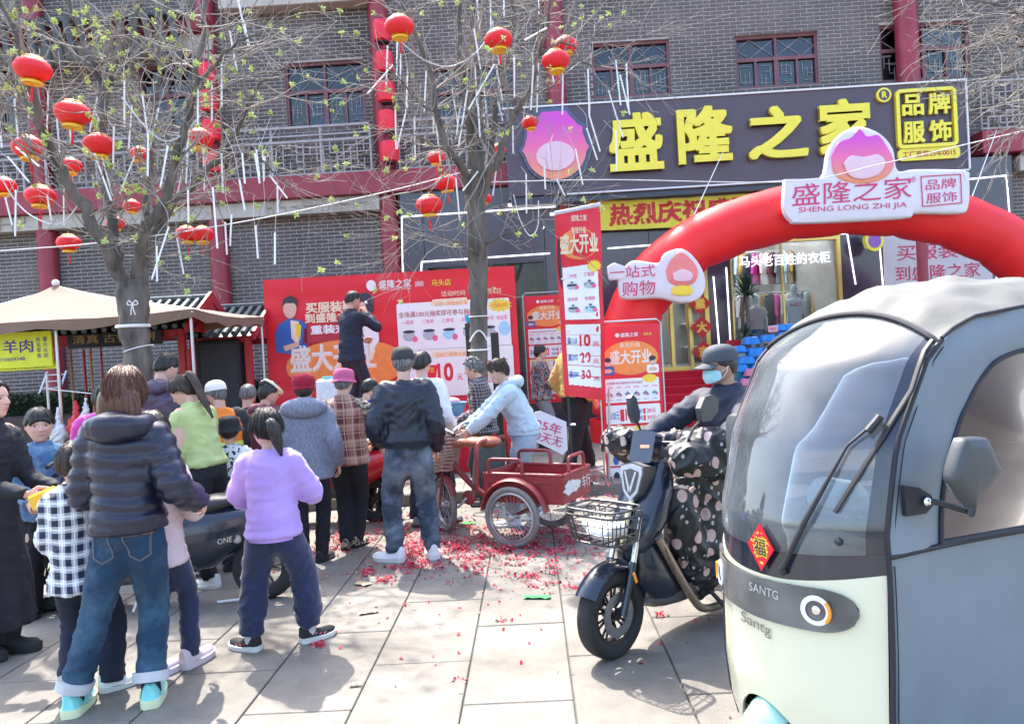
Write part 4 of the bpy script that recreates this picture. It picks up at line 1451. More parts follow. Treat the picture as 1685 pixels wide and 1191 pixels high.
def hair_mat(name, a, b):
 m=mat(name, a, .42, var=0, spec=.4)
 nt=m.node_tree
 tc=_n(nt, 'ShaderNodeTexCoord')
 mp=_n(nt, 'ShaderNodeMapping')
 mp.inputs['Scale'].default_value=(90, 90, 5)
 nz=_n(nt, 'ShaderNodeTexNoise')
 nz.inputs['Scale'].default_value=1.6
 nz.inputs['Detail'].default_value=3
 nt.links.new(tc.outputs['Object'], mp.inputs[0])
 nt.links.new(mp.outputs[0], nz.inputs[0])
 f=_n(nt, 'ShaderNodeMapRange')
 f.inputs[1].default_value, f.inputs[2].default_value=.35, .65
 nt.links.new(nz.outputs[0], f.inputs[0])
 nt.links.new(mixc(nt, f.outputs[0], a, b), bsdf(m).inputs['Base Color'])
 bp=_n(nt, 'ShaderNodeBump')
 bp.inputs['Strength'].default_value=.8
 bp.inputs['Distance'].default_value=.004
 nt.links.new(nz.outputs[0], bp.inputs['Height'])
 nt.links.new(bp.outputs[0], bsdf(m).inputs['Normal'])
 return m
HB=hair_mat('black_hair', (.010, .008, .008), (.035, .028, .025))
HBR=hair_mat('chestnut_hair', (.050, .016, .010), (.16, .062, .035))
HDB=hair_mat('dark_brown_hair', (.022, .012, .008), (.075, .045, .03))
HG=hair_mat('greying_hair', (.02, .02, .02), (.22, .21, .21))
def ik(a, b, l1, l2, pole):
 d=b-a
 L=min(d.length, (l1+l2)*.998)
 b=a+d.normalized()*L
 x=(l1*l1-l2*l2+L*L)/(2*L)
 h=math.sqrt(max(l1*l1-x*x, 0))
 dn=d.normalized()
 p=pole-dn*pole.dot(dn)
 p=p.normalized()if p.length>1e-5 else dn.orthogonal()
 return a+dn*x+p*h, b
def shoe_mesh(L, upper, sole, accent=None, high=.0, chunky=1.0, lw=.37):
 """toe towards -y, heel at +y, ground z = 0, ankle over origin"""
 m=MB()
 N, K=16, 14
 rings=[]
 def width(s):
  return lw*L*.5*(.72+.30*math.sin(pi*min(1, s*1.05)**1.3)+.05)*(1-.75*max(0, (s-.82)/.18)**2.2)*(1-.35*max(0, (.10-s)/.10)**2)
 sh=.085*L*chunky
 for i in range(N+1):
  s=i/N
  y=(.28-s)*L
  w=width(s)
  h=sh+L*(.30-.19*ss(.12, .62, s)+.02*ss(0, .15, s))*(1-.55*max(0, (s-.8)/.2)**2)
  h=float(h)+high*L*float(ss(.45, .2, s))
  ring=[]
  for k in range(K+1):
   a=pi*k/K
   ring.append(V((math.copysign(abs(math.cos(a))**.75, math.cos(a))*w*(1-.18*math.sin(a)), y, sh*.7+(h-sh*.7)*math.sin(a)**.8)))
  rings.append(ring)
 m.rings(rings, 0, cap=False, closed=False)
 m.add(rings[0], [tuple(range(K+1))], 0)
 m.add(rings[-1], [tuple(range(K+1))[::-1]], 0)
 o, n=[], 0
 top, bot=[], []
 for sgn in(1, -1):
  for i in(range(N+1)if sgn==1 else range(N, -1, -1)):
   s=i/N
   lift=.035*L*max(0, (s-.75)/.25)**2
   w=width(s)*1.10+.002
   top.append(V((sgn*w, (.285-s*1.02)*L, sh*(1.0+(.25 if s<.25 else 0))+lift)))
   bot.append(V((sgn*w*.94, (.28-s)*L, lift*.8+.001)))
 m.rings([bot, [lerp(a, b, .5)+V((0, 0, 0))for a, b in zip(bot, top)], top], 1)
 if accent:
  for sgn in(1, -1):
   for i in(5, 7, 9):
    q=[]
    for ds, dk in((0, 1), (1.1, 2), (2.2, 5), (1.1, 4.6)):
     s=(i+ds)/N
     a=pi*(dk/K)
     w=width(s)*1.03*abs(math.cos(a))**.75
     h=sh+L*(.30-.19*float(ss(.12, .62, s)))
     q.append(V((sgn*w*(1-.18*math.sin(a))*1.02, (.28-s)*L, sh*.7+(h-sh*.7)*math.sin(a)**.8+.002)))
    m.add(q if sgn>0 else q[::-1], [(0, 1, 2, 3)], 2)
 return m.mesh('shoe', [upper, sole]+([accent]if accent else[]), ang=60)
def fold(m, amp, sx=7, sz=18, seed=0.0, keep=None):
 """push cloth in and out along its normals"""
 out=[]
 for p, n in zip(m.v, m.nrm):
  w=noise.noise(V((p[0]*3+seed, p[1]*3, p[2]*3)))
  q=V((p[0]*sx+seed+w*2, p[1]*sx+p[2]*2, (p[2]+w*.12)*sz+p[0]*(6 if w>0 else-6)))
  a=noise.noise(q)
  b=noise.noise(V((p[0]*16+seed, p[1]*16, p[2]*26+w*4)))
  k=amp*(max(0, 1-abs(a)*4.5)*.95-.35+.35*b)
  if keep:
   k*=keep(p)
  out.append((p[0]+n[0]*k, p[1]+n[1]*k, p[2]+n[2]*k))
 m.v=out
 return m
PEOPLE={}
def person(key, label, pos, face, H, top, bottom, hair, skin=SKIN, lean=0.0, wide=1.0, wr=None, wl=None, head=(0, 0, 0), feet=None, hands=('relax', 'relax'), shoes=None, hip=.515, child=0.0, group=None, pole_r=None, pole_l=None, belly=0.0, palm=(0, 0), knee=None, legs=True, mask=False, detail=1.0, brows=True, hh=None):
 """pos: ground point; face: heading of the chest in degrees (0 = towards the camera, 180 = back view); everything else in units of the height H, person's own frame:
    x to the person's left is +, -y forward"""
 T=thing('person', label, 'person', pos, group, math.radians(face))
 MW=Matrix.Translation(V(pos))@Matrix.Rotation(math.radians(face), 4, 'Z')@Matrix.Diagonal((H, H, H, 1))
 hh=hh or(.134+.026*child)
 wd=wide*(1-.04*child)
 hipz=hip
 dz=hipz-.515
 def bend(p):
  p=V(p)
  z=p.z+dz
  a=lean*float(ss(.50, .72, p.z))
  c, s=math.cos(a), math.sin(a)
  y, zz=p.y, z-hipz
  return V((p.x, y*c-zz*s, hipz+zz*c+y*s))if a>=0 else V((p.x, y*c-zz*s, hipz+zz*c+y*s))
 Sh={}
 sides={'r':-1, 'l':1}
 hands_t={'r':wr or(-.14, -.035, .472), 'l':wl or(.14, -.035, .472)}
 J={}
 ss_=.778-.008*child
 for k, sg in sides.items():
  S=bend((sg*.092*wd, .002, ss_))
  W=V(hands_t[k])
  pole=V({'r':pole_r, 'l':pole_l}[k]or(sg*.30, .9, -.3))
  E, W=ik(S, W, .172, .150, pole)
  J[k]=(S, E, W)
 ft=feet or[(-.06, 0, 0, -10), (.06, 0, 0, 10)]
 K_={}
 for k, f in zip(('r', 'l'), ft):
  sg=sides[k]
  Hp=V((sg*.050*wd, 0, hipz-.02))
  A=V((f[0], f[1], f[2]+.047))
  kp=V(knee[k])if knee else V((math.sin(math.radians(f[3]))*.5, -1, 0))
  Kn, A=ik(Hp, A, .235, .232, kp)
  K_[k]=(Hp, Kn, A)
 nk=bend((0, .004, .828))
 hy, hp, hr=(math.radians(a)for a in head)
 hl=V((0, -math.sin(lean), math.cos(lean)))
 Hc0=nk+hl*.022
 RH=Matrix.Rotation(hy, 3, 'Z')@Matrix.Rotation(hp, 3, 'X')@Matrix.Rotation(hr, 3, 'Y')
 Hc=Hc0+RH@V((0, -.012, hh*.40))
 RHf=(Matrix.Translation(Hc)@RH.to_4x4()@Matrix.Diagonal((hh*(1+.08*child), hh*(1+.04*child), hh, 1)))
 HM=MW@RHf
 # body
 b=MB()
 b.tube([bend((0, yo, z))for z, rx, ry, yo in((.47, .07, .05, 0), (.52, .088, .06, .0), (.60, .078, .052, 0), (.70, .09, .06, 0), (.77, .092, .056, .004), (.805, .062, .042, .006))], [r*wd for r in(.07, .088, .078, .09, .092, .062)], 18, ry=[.05, .06, .052, .06, .056, .042], up=(0, -1, 0))
 b.tube([bend((0, .008, .78)), nk, Hc0, Hc0+RH@V((0, .0, hh*.3))], [.036, .032*wd, .031*wd, .030*wd], 14)
 for k in sides:
  S, E, W=J[k]
  pts=smooth_path([lerp(bend((0, 0, ss_-.01)), S, .4), S, E, W+(W-E).normalized()*.004], 4)
  n=len(pts)-1
  b.tube(pts, [float(np.interp(i/n, [0, .33, .66, 1], [.03, .033, .025, .0155]))for i in range(n+1)], 12)
  Hp, Kn, A=K_[k]
  pts=smooth_path([Hp+V((0, 0, .03)), Hp, Kn, A], 4)
  n=len(pts)-1
  b.tube(pts, [float(np.interp(i/n, [0, .33, .66, .85, 1], [.045, .05, .034, .031, .020]))for i in range(n+1)], 12)
 b=remesh(b.xf(MW), .0115*H, 3)
 bm=MB()
 bm.add(b.v, b.f, 0)
 cols=[np.ones((len(b.v), 4))]
 TH, PH=head_grid(int(72*detail)//2*2, int(60*detail))
 nu, nv=TH.shape[1], TH.shape[0]
 hs=head_surface(TH, PH).reshape(-1, 3)
 c=np.ones((len(hs), 4))
 X, Y, Z=hs.T
 fr=(Y<0)
 lipm=fr*np.exp(-(X/.085)**4)*np.exp(-((Z+.245)/.036)**4)
 c[:, :3]*=1-lipm[:, None]*np.array([.10, .42, .36])
 bro=fr*np.exp(-((np.abs(X)-.14)/.075)**4)*np.exp(-((Z-.095+.25*(np.abs(X)-.14)**2)/.015)**2)*(1 if brows else 0)
 c[:, :3]*=1-bro[:, None]*np.array([.8, .8, .8])
 ck=fr*np.exp(-((np.abs(X)-.18)/.09)**2-((Z+.12)/.09)**2)
 c[:, :3]*=1-ck[:, None]*np.array([.0, .13, .12])
 nos=fr*np.exp(-(X/.05)**2-((Z+.15)/.012)**2)
 c[:, :3]*=1-nos[:, None]*np.array([.35, .4, .4])
 HMn=np.array(HM)
 def hx(p):
  return(np.c_[p, np.ones(len(p))]@HMn.T)[:, :3]
 bm.add(hx(hs).tolist(), grid_faces(nu, nv), 0)
 cols.append(c)
 for sg in(1, -1):
  e=MB()
  e.ball((0, 0, 0), (.028, .062, .105), 12)
  e.ball((sg*.02, -.01, .0), (.012, .035, .07), 8)
  pts=np.array(e.v)@np.array(Matrix.Rotation(sg*-.35, 3, 'Z')@Matrix.Rotation(.15, 3, 'X')).T+np.array([sg*.325, .035, -.03])
  bm.add(hx(pts).tolist(), e.f, 0)
  cols.append(np.ones((len(pts), 4))*np.array([1, .88, .85, 1]))
 if not mask or True:
  for sg in(1, -1):
   yy=float(head_surface(np.array(pi/2-.02), np.array(.42))[1])
   e=MB()
   e.ball((sg*.135, yy+.018, .014), (.058, .030, .021), 12)
   bm.add(hx(np.array(e.v)).tolist(), e.f, 1)
   cols.append(np.ones((len(e.v), 4)))
   e=MB()
   e.ball((sg*.135, yy-.006, .014), (.026, .012, .019), 10)
   e.tube([(sg*.072, yy+.004, .018), (sg*.105, yy-.010, .037), (sg*.145, yy-.011, .041), (sg*.195, yy+.012, .026)], .0055, 5)
   bm.add(hx(np.array(e.v)).tolist(), e.f, 2)
   cols.append(np.ones((len(e.v), 4)))
 fine={}
 for i, k in enumerate(('r', 'l')):
  S, E, W=J[k]
  fd=(W-E).normalized()
  hv, hf=HANDS[hands[i]]
  sc=.58*(1+.05*child)
  z=-fd
  ref=V((0, -1, 0))if abs(fd.y)<.8 else V((0, 0, 1))
  side=V((-sides[k], 0, 0))
  pn=side-fd*side.dot(fd)
  if pn.length<.2:
   pn=V((0, 0, -1))-fd*fd.z*-1
  pn.normalize()
  pn=Matrix.Rotation(math.radians(palm[i])*(1 if k=='r' else-1), 3, fd)@pn
  y=-pn
  x=y.cross(z)
  mirror=1 if k=='r' else-1
  if k=='l':
   pass
  Rm=Matrix((x*1, y, z)).transposed()
  hp_=np.array(hv)*sc
  if k=='r':
   hp_=hp_*np.array([1, 1, 1])
  else:
   hp_=hp_*np.array([-1, 1, 1])
  pts=hp_@np.array(Rm).T+np.array(W+fd*.006)
  wpts=(np.c_[pts, np.ones(len(pts))]@np.array(MW).T)[:, :3]
  ff=hf if k=='r' else[f[::-1]for f in hf]
  bm.add(wpts.tolist(), ff, 0)
  cols.append(np.ones((len(pts), 4))*np.array([1, .93, .9, 1]))
 bm.c=np.concatenate(cols)
 bm.build('body', [skin, eye_w, eye_d], T, ang=180)
 # trousers / skirt
 vx=.0105*H/detail**.5
 if bottom:
  pz=bottom.get('puff', .008)
  t=MB()
  if bottom.get('skirt'):
   z1=bottom['skirt']
   fl=bottom.get('flare', .05)
   zz=[.60, .55, .50]+[lerp(.50, z1, k/6)for k in range(1, 7)]
   t.tube([V((0, 0, z+(dz if z>.4 else 0)))for z in zz], [(.085+pz)*wd, (.092+pz)*wd, (.098+pz)*wd]+[(.098+pz+fl*k/6)*wd for k in range(1, 7)], 28, ry=[.06+pz, .068+pz, .076+pz]+[.08+pz+fl*.9*k/6 for k in range(1, 7)], up=(0, -1, 0))
  else:
   t.tube([bend((0, 0, z))for z in(.62, .58, .53, .49, .462)], [(r+pz*.6)*wd for r in(.080, .086, .094, .094, .070)], 22, ry=[.057+pz*.6, .063+pz*.6, .072+pz*.8, .074+pz*.8, .05], up=(0, -1, 0))
   for k in sides:
    Hp, Kn, A=K_[k]
    A2=A+V((0, 0, bottom.get('ank', -.012)))
    pts=smooth_path([Hp+V((0, 0, .02)), Hp+V((0, 0, -.03))+(Kn-Hp)*.05, lerp(Hp, Kn, .55), Kn, lerp(Kn, A2, .55), A2], 4)
    n=len(pts)-1
    fac=[.050, .053, .045, .0355, .0315, .0275]
    pf=[pz*.6, pz, pz, pz*1.1, pz*1.3, pz*bottom.get('cuff', 1.4)]
    t.tube(pts, [float(np.interp(i/n, [0, .2, .4, .6, .8, 1], [a+c_ for a, c_ in zip(fac, pf)]))*(wd*.5+.5)for i in range(n+1)], 16)
  t=remesh(t.xf(MW), vx, 5)
  ba=bottom.get('fold', .006)*H
  t=fold(t, ba, 6, bottom.get('fz', 14), hash(key)%97, keep=lambda p:.35+.9*(1-min(1, max(0, (p[2]/H-.1)/.35)))if not bottom.get('skirt')else 1)
  if bottom.get('skirt'):
   t.v=[tuple(V(p)+V((p[0]-pos[0], p[1]-pos[1], 0)).normalized()*(.012*math.sin(math.atan2(p[1]-pos[1], p[0]-pos[0])*11)*max(0, min(1, (.5-p[2]/H)*4))))for p in t.v]
  tro=t.build('skirt' if bottom.get('skirt')else 'trousers', bottom['mat'], T, ang=180)
  PEOPLE[key+'_tr']=tro
  if bottom.get('turnup'):
   q=MB()
   for k in sides:
    Hp, Kn, A=K_[k]
    d=(Kn-A).normalized()
    c0=MW@(A+V((0, 0, bottom.get('ank', -.012)+.006)))
    r=(.031+pz*bottom.get('cuff', 1.4))*H*1.04
    q=MB()
    q.tube([c0, c0+(MW.to_3x3()@d)*(.028)], [r*1.0, r*1.03], 20, cap=True)
    q.build('turned_cuff', bottom['turnup'], T, ang=50)
    # top
 if top:
  pz=top.get('puff', .012)
  hem=top.get('hem', .50)
  t=MB()
  waist_in=top.get('waist', 0)
  Z=[hem, hem+.02, .56, .62, .68, .73, .77, .798, .815]
  RX=[.099, .101, .094, .084-waist_in, .089, .096, .094, .076, .050]
  RY=[.079, .081, .072+belly, .062+belly, .064+belly*.5, .066, .058, .046, .038]
  if hem>.55:
   Z=[hem, hem+.015]+[z for z in Z[2:]if z>hem+.03]
   RX=RX[-len(Z):]
   RY=RY[-len(Z):]
  elif hem<.48:
   Z=[hem, hem+.02, .50]+Z[2:]
   RX=[.100+top.get('flare', .01), .100+top.get('flare', .01), .098]+RX[2:]
   RY=[.076+top.get('flare', .01), .076+top.get('flare', .01), .074]+RY[2:]
  t.tube([bend((0, 0, z))for z in Z], [(r+pz)*wd for r in RX], 26, ry=[r+pz for r in RY], up=(0, -1, 0))
  sl=top.get('sleeve', 1.0)
  sp=top.get('spuff', pz*.75)
  t_body=t
  if top.get('sleevemat'):
   t=MB()
  for k in sides:
   S, E, W=J[k]
   We=lerp(E, W, sl)
   pts=smooth_path([lerp(bend((0, 0, ss_-.012)), S, .3), S+V((0, 0, -.004)), lerp(S, E, .5), E, lerp(E, We, .5), We], 4)
   n=len(pts)-1
   fac=[.032, .034, .031, .0275, .0250, .0215]
   t.tube(pts, [float(np.interp(i/n, [0, .2, .4, .6, .8, 1], fac))*(1 if i<n-1 else .95)+sp*(1.0 if i<n-1 else top.get('cuffk', .7))for i in range(n+1)], 16)
  if top.get('sleevemat'):
   q=fold(remesh(t.xf(MW), vx, 5), .005*H, 8, 16, 4)
   q.build('sleeves', top['sleevemat'], T, ang=180)
   t=t_body
  ns=top.get('neck', 'band')
  if ns in('band', 'collar', 'stand'):
   h_={'band':.012, 'collar':.03, 'stand':.045}[ns]
   t.tube([bend((0, .006, .80)), nk+V((0, .002, -.02)), nk+V((0, 0, -.02+h_))], [.060, .046*wd+pz*.4, .043*wd+pz*.4], 18)
  t=remesh(t.xf(MW), vx, 5)
  am=top.get('fold', .006)*H
  q_=top.get('quilt')
  if q_:
   step=q_*H
   z0=pos[2]if len(pos)>2 else 0
   out=[]
   for p, n in zip(t.v, t.nrm):
    ph=(p[2]+.012*math.sin((p[0]-pos[0])*14)-.03*abs(p[0]-pos[0]))/step*pi
    k_=abs(math.sin(ph))**.55*.016+.006*noise.noise(V((p[0]*14, p[1]*14, p[2]*45)))
    out.append((p[0]+n[0]*k_, p[1]+n[1]*k_, p[2]+n[2]*k_))
   t.v=out
  else:
   t=fold(t, am, 7, top.get('fz', 15), hash(key)%89+5)
  tp=t.build(top.get('name', 'jacket'), top['mat'], T, ang=180)
  PEOPLE[key+'_top']=tp
  if top.get('hood'):
   q=MB()
   c0=bend((0, .055+pz, .80))
   hs_=top['hood']
   q.ball(tuple(c0+V((0, .0, .008))), (.078*hs_*wd, .036*hs_, .040*hs_), 18)
   for s_ in(-1, 1):
    q.tube(smooth_path([c0+V((s_*.02, .0, .0)), c0+V((s_*.056*hs_, -.025, .006)), bend((s_*.050*hs_, -.02, .81)), bend((s_*.03, -.045-pz, .78))], 4), [.026*hs_]*8+[.018*hs_]*3+[.008, .006], 12)
   q=remesh(q.xf(MW), vx, 4)
   if q_:
    out=[]
    for p, n in zip(q.v, q.nrm):
     k_=abs(math.sin(p[2]/step*pi+1))**.5*.012*abs(math.cos((p[0]-pos[0])*22))**.3
     out.append((p[0]+n[0]*k_, p[1]+n[1]*k_, p[2]+n[2]*k_))
    q.v=out
   else:
    q=fold(q, am*.8, 10, 12, 3)
   q.build('hood', top.get('hoodmat', top['mat']), T, ang=180)
  if top.get('ribmat'):
   q=MB()
   for k in sides:
    S, E, W=J[k]
    We=lerp(E, W, sl)
    d=(We-E).normalized()
    q.tube([We-d*.006, We+d*.012], .024+sp*.35, 16)
   Z0=hem
   q.build
   m_=MB()
   for k in sides:
    S, E, W=J[k]
    d=(W-E).normalized()
    m_=MB().tube([MW@(W-d*.014), MW@(W+d*.004)], (.021+sp*.3)*H, 16)
    m_.build('cuff', top['ribmat'], T, ang=60)
   a_, b_=bend((0, 0, hem-.012)), bend((0, 0, hem+.008))
   m_=MB().tube([MW@a_, MW@b_], [(.098+pz*.8)*wd*H]*2, 26, ry=[(.080+pz*.8)*H]*2, up=MW.to_3x3()@V((0, -1, 0)))
   m_.build('hem_band', top['ribmat'], T, ang=60)
   # shoes
 if shoes:
  L=shoes.get('len', .155)*H
  me=shoe_mesh(L, shoes['mat'], shoes['sole'], shoes.get('accent'), shoes.get('high', 0), shoes.get('chunky', 1))
  for k, f in zip(('r', 'l'), ft):
   Hp, Kn, A=K_[k]
   o=link('shoe', me, T)
   base=MW@V((A.x, A.y, A.z-.047))
   o.matrix_world=Matrix.Translation(base)@Matrix.Rotation(math.radians(face+f[3]*1.0), 4, 'Z')@Matrix.Rotation(math.radians(f[4]if len(f)>4 else 0), 4, 'X')
   if shoes.get('sock'):
    s_=MB().tube([base+V((0, 0, .04*L/.25)), base+V((0, 0, .085*H))], [.027*H, .025*H], 14)
    s_.build('sock', shoes['sock'], T, ang=60)
    # hair
 hm=hair.get('mat', HB)
 style=hair.get('style', 'short')
 TH, PH=head_grid(96, 64)
 base=head_surface(TH, PH)
 X, Y, Z=base[..., 0], base[..., 1], base[..., 2]
 aph=np.abs(PH)
 th_=hair.get('thick', .05)
 if style=='short':
  line=np.interp(aph, [0, .55, .9, 1.15, 1.5, 1.75, 2.1, pi], [.30, .29, .20, .02, -.04, -.06, -.26, -.34])+hair.get('up', 0)
 elif style in('long', 'bob'):
  line=np.interp(aph, [0, .5, .85, 1.1, 1.5, 1.8, 2.2, pi], [.28, .24, .10, -.15, -.30, -.40, -.48, -.5])
 else:
  line=np.interp(aph, [0, .5, .9, 1.2, 1.5, 1.8, 2.2, pi], [.33, .28, .14, .00, .0, -.08, -.30, -.38])
 if hair.get('bangs'):
  line=np.where(aph<.8, line-.17, line)
 f=ss(-.02, .05, Z-line)
 tf=th_*f-.03*(1-f)
 ns=np.array([noise.noise(V((math.sin(p)*9, math.cos(p)*9, z*3)))for p, z in zip(PH.ravel(), Z.ravel())]).reshape(PH.shape)
 tf=tf+f*(.014*ns+hair.get('vol', 0)*ss(-.1, .3, Z))
 nrm=base/np.linalg.norm(base, axis=-1, keepdims=True)
 hp3=(base+nrm*tf[..., None]).reshape(-1, 3)
 hb=MB()
 hb.add(hx(hp3).tolist(), grid_faces(TH.shape[1], TH.shape[0]), 0)
 rnd=random.Random(key)
 Hv=lambda p:HM@V(p)
 def lock(pts, r, ry=None, n=14, seed=1, lobes=7, la=.10):
  """ribbed bundle of hair"""
  pts=smooth_path(pts, 5)
  N=len(pts)
  rr=[float(np.interp(i/(N-1), np.linspace(0, 1, len(r)), r))for i in range(N)]
  r2=[float(np.interp(i/(N-1), np.linspace(0, 1, len(ry)), ry))for i in range(N)]if ry else rr
  m=MB()
  m.tube(pts, rr, 40, ry=r2, up=(0, 1, .1))
  for j in range(len(m.v)):
   i, k=divmod(j, 40)
   c0=pts[i]
   w=1+la*math.sin(k/40*2*pi*lobes+seed+i*.05)+la*.6*math.sin(k/40*2*pi*(lobes*2+1)+i*.11)
   m.v[j]=tuple(c0+(V(m.v[j])-c0)*w)
  return m
 if style=='long':
  L=hair.get('len', .9)
  m=lock([(0, .10, .12), (0, .20, -.1), (0, .20, -.42), (0, .17, -.5-L*.3), (0, .16, -.5-L*.55)], [.30, .43, .46, .46, .42], [.26, .30, .25, .21, .14], seed=2, lobes=9, la=.035)
  hb.add([tuple(Hv(p))for p in m.v], m.f, 0)
 elif style=='bob':
  m=lock([(0, .10, .1), (0, .14, -.15), (0, .12, -.45), (0, .10, -.62)], [.30, .38, .40, .34], [.30, .30, .26, .20], lobes=9, la=.04)
  hb.add([tuple(Hv(p))for p in m.v], m.f, 0)
 elif style=='pony':
  z0=hair.get('z', .12)
  L=hair.get('len', .9)
  sx=hair.get('swing', 0)
  y0=.46
  m=lock([(0, y0-.06, z0), (sx*.1, y0+.10, z0+.02), (sx*.35, y0+.14, z0-.2*L), (sx*.7, y0+.07, z0-.6*L), (sx, y0+.0, z0-L)], [.05, .12, .15, .12, .03], lobes=6, la=.07)
  hb.add([tuple(Hv(p))for p in m.v], m.f, 0)
 elif style=='bun':
  hb.add([tuple(Hv(V(p)*1.0))for p in(lambda q:(q.ball((0, .38, .35), (.15, .15, .15), 16), q.v)[1])(MB())], (lambda q:(q.ball((0, .38, .35), (.15, .15, .15), 16), q.f)[1])(MB()), 0)
 elif style=='curly':
  for i in range(90):
   a, b_=rnd.uniform(-pi, pi), rnd.uniform(.1, 1.9)
   if abs(a)<1.0 and b_>.9:
    continue
   p=head_surface(np.array(b_), np.array(a))
   q=MB().ball(tuple(p*1.12), (.085, .085, .07), 8)
   hb.add([tuple(Hv(v_))for v_ in q.v], q.f, 0)
 for i in range(0 if hair.get('ns')else int(110*detail)if detail>1.05 else 26):
  a=rnd.choice((-1, 1))*rnd.uniform(.75 if not hair.get('bangs')else 0, pi)
  t0, t1=rnd.uniform(.1, .9), float(np.interp(abs(a), [0, .9, 1.5, 2.1, pi], [.95, 1.25, 1.7, 2.1, 2.25]))
  if style=='long':
   t1+=.5
  lift=rnd.uniform(1.03, 1.10)if detail>1.05 else 1.05
  pts=[]
  for k in range(7):
   t=lerp(t0, max(t1, t0+.3), k/6)
   p=head_surface(np.array(t), np.array(a+.10*math.sin(k*.8+i)))
   pn=p/np.linalg.norm(p)
   pts.append(Hv(V(tuple(p+pn*(th_+(lift-1)*.35+.01*math.sin(k+i))))))
  if style=='long' and abs(a)>1.6:
   e=pts[-1]
   pts+=[e-V((0, 0, .05))+V((rnd.uniform(-.006, .006), rnd.uniform(-.006, .006), 0)), e-V((0, 0, rnd.uniform(.08, .16)))]
  hb.tube(pts, [.0015]*(len(pts)-1)+[.0005], 4)
 hb.build('hair', hm, T, ang=180)
 if style=='pony':
  q=MB().tube([Hv((0, .40, hair.get('z', .12))), Hv((0, .47, hair.get('z', .12)+.005))], .062*hh*H, 14)
  q.build('hair_tie', hair.get('tie', mat('black_ribbon', (.015, .015, .02), .6)), T)
 PEOPLE[key]=(T, MW, HM, J, K_)
 return T, MW, HM, J
def hat_part(name, HM, prof, m, T, tilt=0.0, off=(0, .03, 0), sx=.36, sy=.45, n=36, wob=0.0):
 """prof (r, z) in head units, r = 1 on the scalp ellipse"""
 M=HM@Matrix.Translation(off)@Matrix.Rotation(tilt, 4, 'X')
 q=MB()
 rings=[]
 for r, z in prof:
  rings.append([M@V((r*sx*math.cos(a), r*sy*math.sin(a), z+wob*r*math.sin(3*a+r*2)))for a in(2*pi*k/n for k in range(n))])
 q.rings(rings)
 return q.build(name, m, T, ang=70)
def cap_hat(HM, m, T, back=0.0, peak=True, m2=None):
 """baseball cap; peak over the face (-y) or back"""
 q=hat_part('cap', HM, [(1.10, .12), (1.11, .16), (1.08, .27), (1.0, .38), (.84, .47), (.58, .535), (.28, .565), (.06, .57)], m, T, -.08)
 if peak:
  p=MB()
  M=HM@Matrix.Rotation(back, 4, 'Z')
  top, bot=[], []
  N=14
  rows=[]
  for j in range(5):
   f=j/4
   row=[]
   for i in range(N+1):
    a=lerp(-1.05, 1.05, i/N)
    x=math.sin(a)*.37*(1+.02*f)
    y=-math.cos(a)*.42-f*.34*math.cos(a*1.15)**.6
    z=.14-.10*(x/.37)**2-f*.08
    row.append(M@V((x, y, z)))
   rows.append(row)
  up=(M.to_3x3()@V((0, 0, .02)))
  lo_=[[v-up*.5 for v in r]for r in rows]
  hi_=[[v+up*.5 for v in r]for r in rows]
  for R_, fl in((hi_, 0), (lo_, 1)):
   vs=[v for r in R_ for v in r]
   fs=[(j*(N+1)+i, j*(N+1)+i+1, (j+1)*(N+1)+i+1, (j+1)*(N+1)+i)for j in range(4)for i in range(N)]
   p.add(vs, [f[::-1]if not fl else f for f in fs])
  e1=[r[0]for r in hi_]+hi_[-1][1:]+[r[-1]for r in hi_[::-1]][1:]
  e2=[r[0]for r in lo_]+lo_[-1][1:]+[r[-1]for r in lo_[::-1]][1:]
  n=len(e1)
  p.add(e1+e2, [(i, i+1, n+i+1, n+i)for i in range(n-1)])
  p.build('cap_peak', m2 or m, T, ang=50)
 return q
 # THE CROWD
def on(px, py, z=0.0):
 p=gnd(px, py, z)
 return(p.x, p.y, z)
def aty(px, Y, z=0.0):
 """ground point under photo column px at distance Y"""
 lo, hi=300.0, 3000.0
 for _ in range(40):
  m=(lo+hi)/2
  p=gnd(px, m, z)if ray(px, m).z<-.001 else V((0, 999, 0))
  if p.y>Y or p.y<0:
   lo=m
  else:
   hi=m
 p=gnd(px, hi, z)
 return(p.x, p.y, z)
navy_p=mat('navy_puffer_nylon', (.012, .014, .034), .34, var=.15, bump=.12, bs=40)
def denim(name, dark, light, sc=3.5):
 m=mat(name, dark, .92, var=0)
 nt=m.node_tree
 tc=_n(nt, 'ShaderNodeTexCoord')
 nz=_n(nt, 'ShaderNodeTexNoise')
 nz.inputs['Scale'].default_value=sc
 nz.inputs['Detail'].default_value=6
 nz.inputs['Roughness'].default_value=.65
 nt.links.new(tc.outputs['Object'], nz.inputs[0])
 f=_n(nt, 'ShaderNodeMapRange')
 f.inputs[1].default_value, f.inputs[2].default_value=.42, .72
 nt.links.new(nz.outputs[0], f.inputs[0])
 nt.links.new(mixc(nt, f.outputs[0], dark, light), bsdf(m).inputs['Base Color'])
 wv=_n(nt, 'ShaderNodeTexNoise')
 wv.inputs['Scale'].default_value=420
 nt.links.new(tc.outputs['Object'], wv.inputs[0])
 b=_n(nt, 'ShaderNodeBump')
 b.inputs['Strength'].default_value=.3
 b.inputs['Distance'].default_value=.002
 nt.links.new(wv.outputs[0], b.inputs['Height'])
 nt.links.new(b.outputs[0], bsdf(m).inputs['Normal'])
 return m
jean_b=denim('blue_jeans', (.010, .038, .078), (.075, .15, .22))
jean_g=denim('washed_grey_jeans', (.030, .045, .068), (.20, .24, .30), 5)
denim_l=denim('light_denim', (.06, .13, .25), (.26, .38, .50), 9)
